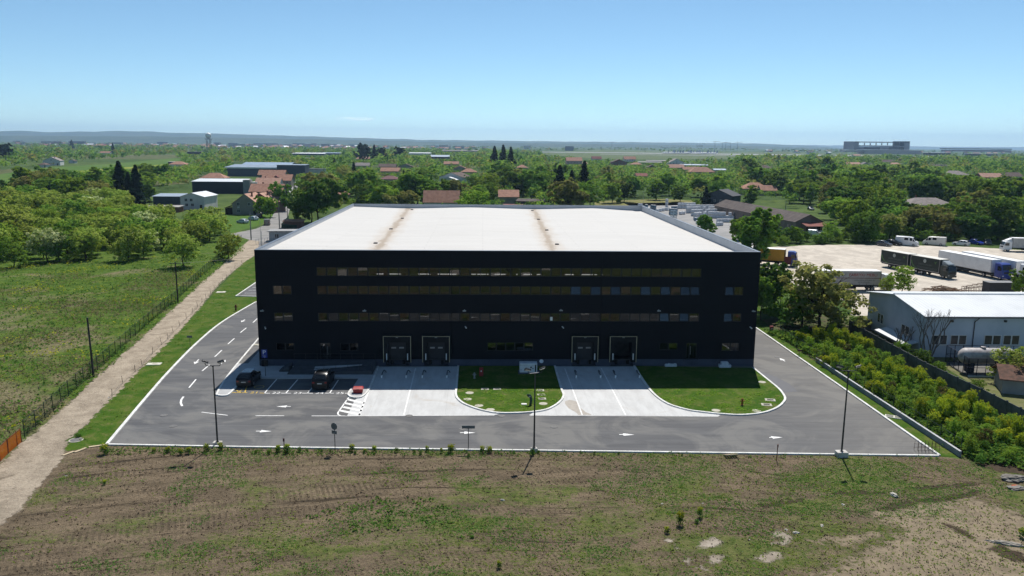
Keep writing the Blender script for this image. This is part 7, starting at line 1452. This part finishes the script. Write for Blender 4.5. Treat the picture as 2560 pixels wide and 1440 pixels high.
# far town houses and blocks
rt = random.Random(77); TW = [M('town_white', (.55,.55,.54)), M('town_cream', (.46,.41,.34)), M('town_grey', (.27,.27,.28)), M('town_brick', (.28,.17,.13))]; TRF = [TILE_O, TILE_R, TILE_O, TILE_B, MET_W, TILE_S]
def town_house(x, y, w, d, h, rise, wm, rm):
    b = MB(); b.box(-w/2,w/2,0,d,0,h); o = thing('town_house', 'far town house with a tiled roof on the plain before the hills', 'house', (x,y,0), rt.uniform(-.6,.6), 'far town houses on the plain'); b.build('wall', wm, o)
    MB().add([(-w/2-.5,-.5,h),(w/2+.5,-.5,h),(w/2+.5,d+.5,h),(-w/2-.5,d+.5,h),(-w/2-.5,d/2,h+rise),(w/2+.5,d/2,h+rise)],[(0,1,5,4),(2,3,4,5),(3,0,4),(1,2,5),(3,2,1,0)]).build('roof', rm, o)
for k in range(215):
    px = rt.triangular(0,1320,560) if k < 190 else rt.uniform(1900,2560); y = rt.uniform(2700,4600); p = AT(px, 360, y); s = rt.uniform(.8,1.5)
    town_house(p.x, y, 15*s, 12*s, rt.uniform(5,9), rt.uniform(3,4.5), rt.choice(TW), rt.choice(TRF))
for k in range(42):
    px = rt.choice((rt.uniform(20,330), rt.uniform(560,900), rt.uniform(1020,1540), rt.uniform(40,620))); y = rt.uniform(3300,5200); p = AT(px, 360, y); w_, h = rt.uniform(25,80), rt.uniform(9,19)
    t = thing('town_block', 'far flat roofed apartment block on the plain before the hills', 'apartment block', (p.x,y,0), rt.uniform(-.2,.2), 'far apartment blocks on the plain'); b = MB().box(-w_/2,w_/2,0,16,0,h); b.build('wall', rt.choice(TW[1:]+[M('town_dark', (.12,.125,.14))]), t); MB().box(-w_/2-.6,w_/2+.6,-.6,16.6,h+.02,h+1.0).build('roof', rt.choice((TW[0],TW[2],TILE_B)), t)
# parked aeroplanes, white terminal, cranes
AW = M('aircraft_white', (.78,.78,.78), .4, .4); pl_ = None
for k in range(20):
    px = 1664+k*6.1+rt.uniform(-1.5,1.5); y = 2560+rt.uniform(-60,60); p = AT(px, 377, y)
    if pl_ is None:
        pl_ = thing('parked_aeroplane', 'white airliner parked in the long row on the airfield', 'aeroplane', (p.x,y,.5), .4, 'white airliners parked on the airfield'); MB().lathe([(.2,-19),(1.2,-17),(2,-12),(2,12),(1.4,17),(.3,20)], (0,0,3.5), 12, axis='y').build('fuselage', AW, pl_)
        MB().add([(-17,-6,3.3),(0,6,3.0),(0,-2,3.0),(17,-6,3.3),(-17,-6,3.8),(0,6,3.9),(0,-2,3.9),(17,-6,3.8)],[(0,2,1),(1,2,3),(4,5,6),(5,7,6),(0,1,5,4),(1,3,7,5),(3,2,6,7),(2,0,4,6)]).build('wing', AW, pl_); MB().add([(-.2,-19,5),(.2,-19,5),(.2,-13,5),(-.2,-13,5),(-.2,-20,12),(.2,-20,12),(.2,-17,12),(-.2,-17,12)],[(3,2,1,0),(4,5,6,7),(0,1,5,4),(1,2,6,5),(2,3,7,6),(3,0,4,7)]).build('tail_fin', M('tail_colour', (.25,.28,.4), .4), pl_)
    else: dup(pl_, (p.x,y,.5), rt.uniform(.2,1.2))
D1 = 3000.0
far_box([('wall',1745,367,1758,363,30,0,AW),('roof',1746.5,363,1756.5,362.2,28,1,AW)], 'white_hall', 'brilliant white hall gleaming beyond the parked airliners', 'hall')
far_box([('wall',1655,370,1672,367.5,30,0,AW),('roof',1654,367.5,1673,367,30,0,AW)], 'white_hall', 'flat white hall in line with the first parked airliners', 'hall')
CRM = M('crane_steel', (.20,.22,.26), .6); D1 = 4200.0
for i, (px, yt) in enumerate(((1788,353),(1806,356),(1815,355),(1827,357),(1844,354.5),(1530,354))):
    a = AT(px, yt, D1); t = thing('tower_crane', ('first','second','third','fourth','fifth','lone')[i]+' thin tower crane on the far side of the airfield', 'crane', (a.x,D1,0), 0, 'tower cranes beyond the airfield'); MB().box(-.8,.8,-.8,.8,0,a.z).build('mast', CRM, t); MB().box(-12,26,-.6,.6,a.z*.93,a.z*.93+1.6).build('jib', CRM, t)
# hills: rolling ridges far beyond the plain
HM = m_grassland('hill_woods', (.035,.055,.020), (.07,.085,.035), .004)
def hills(D, prof, dep, seed, z_add=0):
    xs = np.linspace(-420, 3000, 190); rows_ = 9; v = []; f = []
    for j in range(rows_):
        t = j/(rows_-1)
        for px in xs:
            yy = np.interp(px, [p[0] for p in prof], [p[1] for p in prof]); zt = max(AT(px, yy, D).z, -2) if yy < 900 else -2; y = D-dep*.5+dep*t
            x = AT(px, 500, D).x; w = math.sin(math.pi*min(1,t*1.0)); zz = zt*(.5-.5*math.cos(math.pi*min(1,2*t if t < .5 else 2-2*t)))
            zz *= 1+.10*mnoise.noise(Vector((x*.0011,y*.0011,seed)))*(1 if j != rows_//2 else .3); zz += 9*mnoise.noise(Vector((x*.004,y*.004,seed+3)))*min(1,zt/60); v.append((x,y,max(zz,-2)-1))
    n = len(xs); f = [(j*n+i,j*n+i+1,(j+1)*n+i+1,(j+1)*n+i) for j in range(rows_-1) for i in range(n-1)]
    MB().add(v,f).build('hills', HM, kind='structure', smooth=60)
hills(11500, ((-420,329),(0,328),(70,326),(140,330),(250,328.5),(310,327.5),(370,329),(450,332),(560,334),(640,337),(760,340),(850,343),(940,346),(1100,350),(1280,352),(1450,354),(1560,355),(1700,356.5),(1900,359),(1985,363),(2020,368),(2100,376),(3000,390)), 3600, 1.0)
hills(8200, ((-420,341),(0,339),(200,340),(420,341),(640,344.5),(900,350),(1050,353.5),(1280,357),(1600,361),(1900,365),(2050,371),(3000,400)), 2200, 5.0)
hills(16500, ((-420,352),(1800,360),(2150,364),(2400,367),(2700,368),(3000,370)), 2600, 9.0)
# ------------------------------------------------------------------ air, sky and sun
SUN_EL, SUN_AZ = 55.2, math.atan2(.245,.97)
hz = MB().box(-19000,19000,-1500,19500,-12,330); m, nt, out = nodes('haze_air')
vol = nd(nt, 'ShaderNodeVolumePrincipled', {'Color': HAZE_C, 'Density': HAZE, 'Anisotropy': .35}); nt.links.new(vol.outputs[0], out.inputs['Volume'])
hzo = hz.build('haze', m); hzo['kind'] = 'stuff'
sd = bpy.data.lights.new('sun', 'SUN'); sd.energy = SUN_E; sd.angle = rad(.53); sd.color = (1.0,.955,.89); so = bpy.data.objects.new('sun', sd); COL.objects.link(so)
sv = Vector((math.sin(SUN_AZ)*math.cos(rad(SUN_EL)), math.cos(SUN_AZ)*math.cos(rad(SUN_EL)), math.sin(rad(SUN_EL)))); so.rotation_euler = sv.to_track_quat('Z','Y').to_euler(); so.location = (0,0,200)
w = bpy.data.worlds.new('World'); scn.world = w; w.use_nodes = True; nt = w.node_tree; nt.nodes.clear()
sky = nd(nt, 'ShaderNodeTexSky', sky_type='NISHITA', sun_disc=False, sun_elevation=rad(SUN_EL), sun_rotation=SUN_AZ, altitude=100, air_density=SKY_AIR, dust_density=SKY_DUST, ozone_density=SKY_OZ)
# a few wisps of cloud low over the hills
tc = nd(nt, 'ShaderNodeTexCoord').outputs['Generated']; xyz = nd(nt, 'ShaderNodeSeparateXYZ', {0: tc}); cdir = ray(893,297).normalized()
az = mth(nt, 'SUBTRACT', mth(nt, 'ARCTAN2', xyz.outputs[0], xyz.outputs[1]), math.atan2(cdir.x,cdir.y)); el = mth(nt, 'SUBTRACT', mth(nt, 'ARCSINE', xyz.outputs[2]), math.asin(cdir.z))
cv = nd(nt, 'ShaderNodeCombineXYZ', {0: mth(nt, 'MULTIPLY', az, 90.0), 1: mth(nt, 'MULTIPLY', el, 420.0)}).outputs[0]
fall = mth(nt, 'SUBTRACT', 1.0, mth(nt, 'ADD', mth(nt, 'POWER', mth(nt, 'MULTIPLY', az, 26.0), 2.0), mth(nt, 'POWER', mth(nt, 'MULTIPLY', el, 300.0), 2.0)))
cl = ramp(nt, mth(nt, 'ADD', mth(nt, 'MULTIPLY', fall, .38), noise(nt, cv, 1.1, 5, .6)), .66, .95)
skc = mixc(nt, mth(nt, 'MULTIPLY', cl, .42), mixc(nt, 1.0, sky.outputs[0], SKY_TINT, 'MULTIPLY'), (10.5,10.5,10.6))
bg = nd(nt, 'ShaderNodeBackground', {'Color': skc, 'Strength': SKY_S}); wo = nd(nt, 'ShaderNodeOutputWorld'); nt.links.new(bg.outputs[0], wo.inputs[0])
vs = scn.view_settings; scn.display_settings.display_device = 'sRGB'; vs.view_transform = 'Standard'; vs.look = 'None'; vs.exposure = EXPO; vs.gamma = 1.0; vs.use_curve_mapping = False
scn.cycles.max_bounces = 7; scn.cycles.diffuse_bounces = 3; scn.cycles.glossy_bounces = 3; scn.cycles.transparent_max_bounces = 12; scn.cycles.transmission_bounces = 3; scn.cycles.volume_bounces = 0
scn.cycles.use_denoising = True; scn.cycles.caustics_reflective = False; scn.cycles.caustics_refractive = False; scn.cycles.sample_clamp_indirect = 6
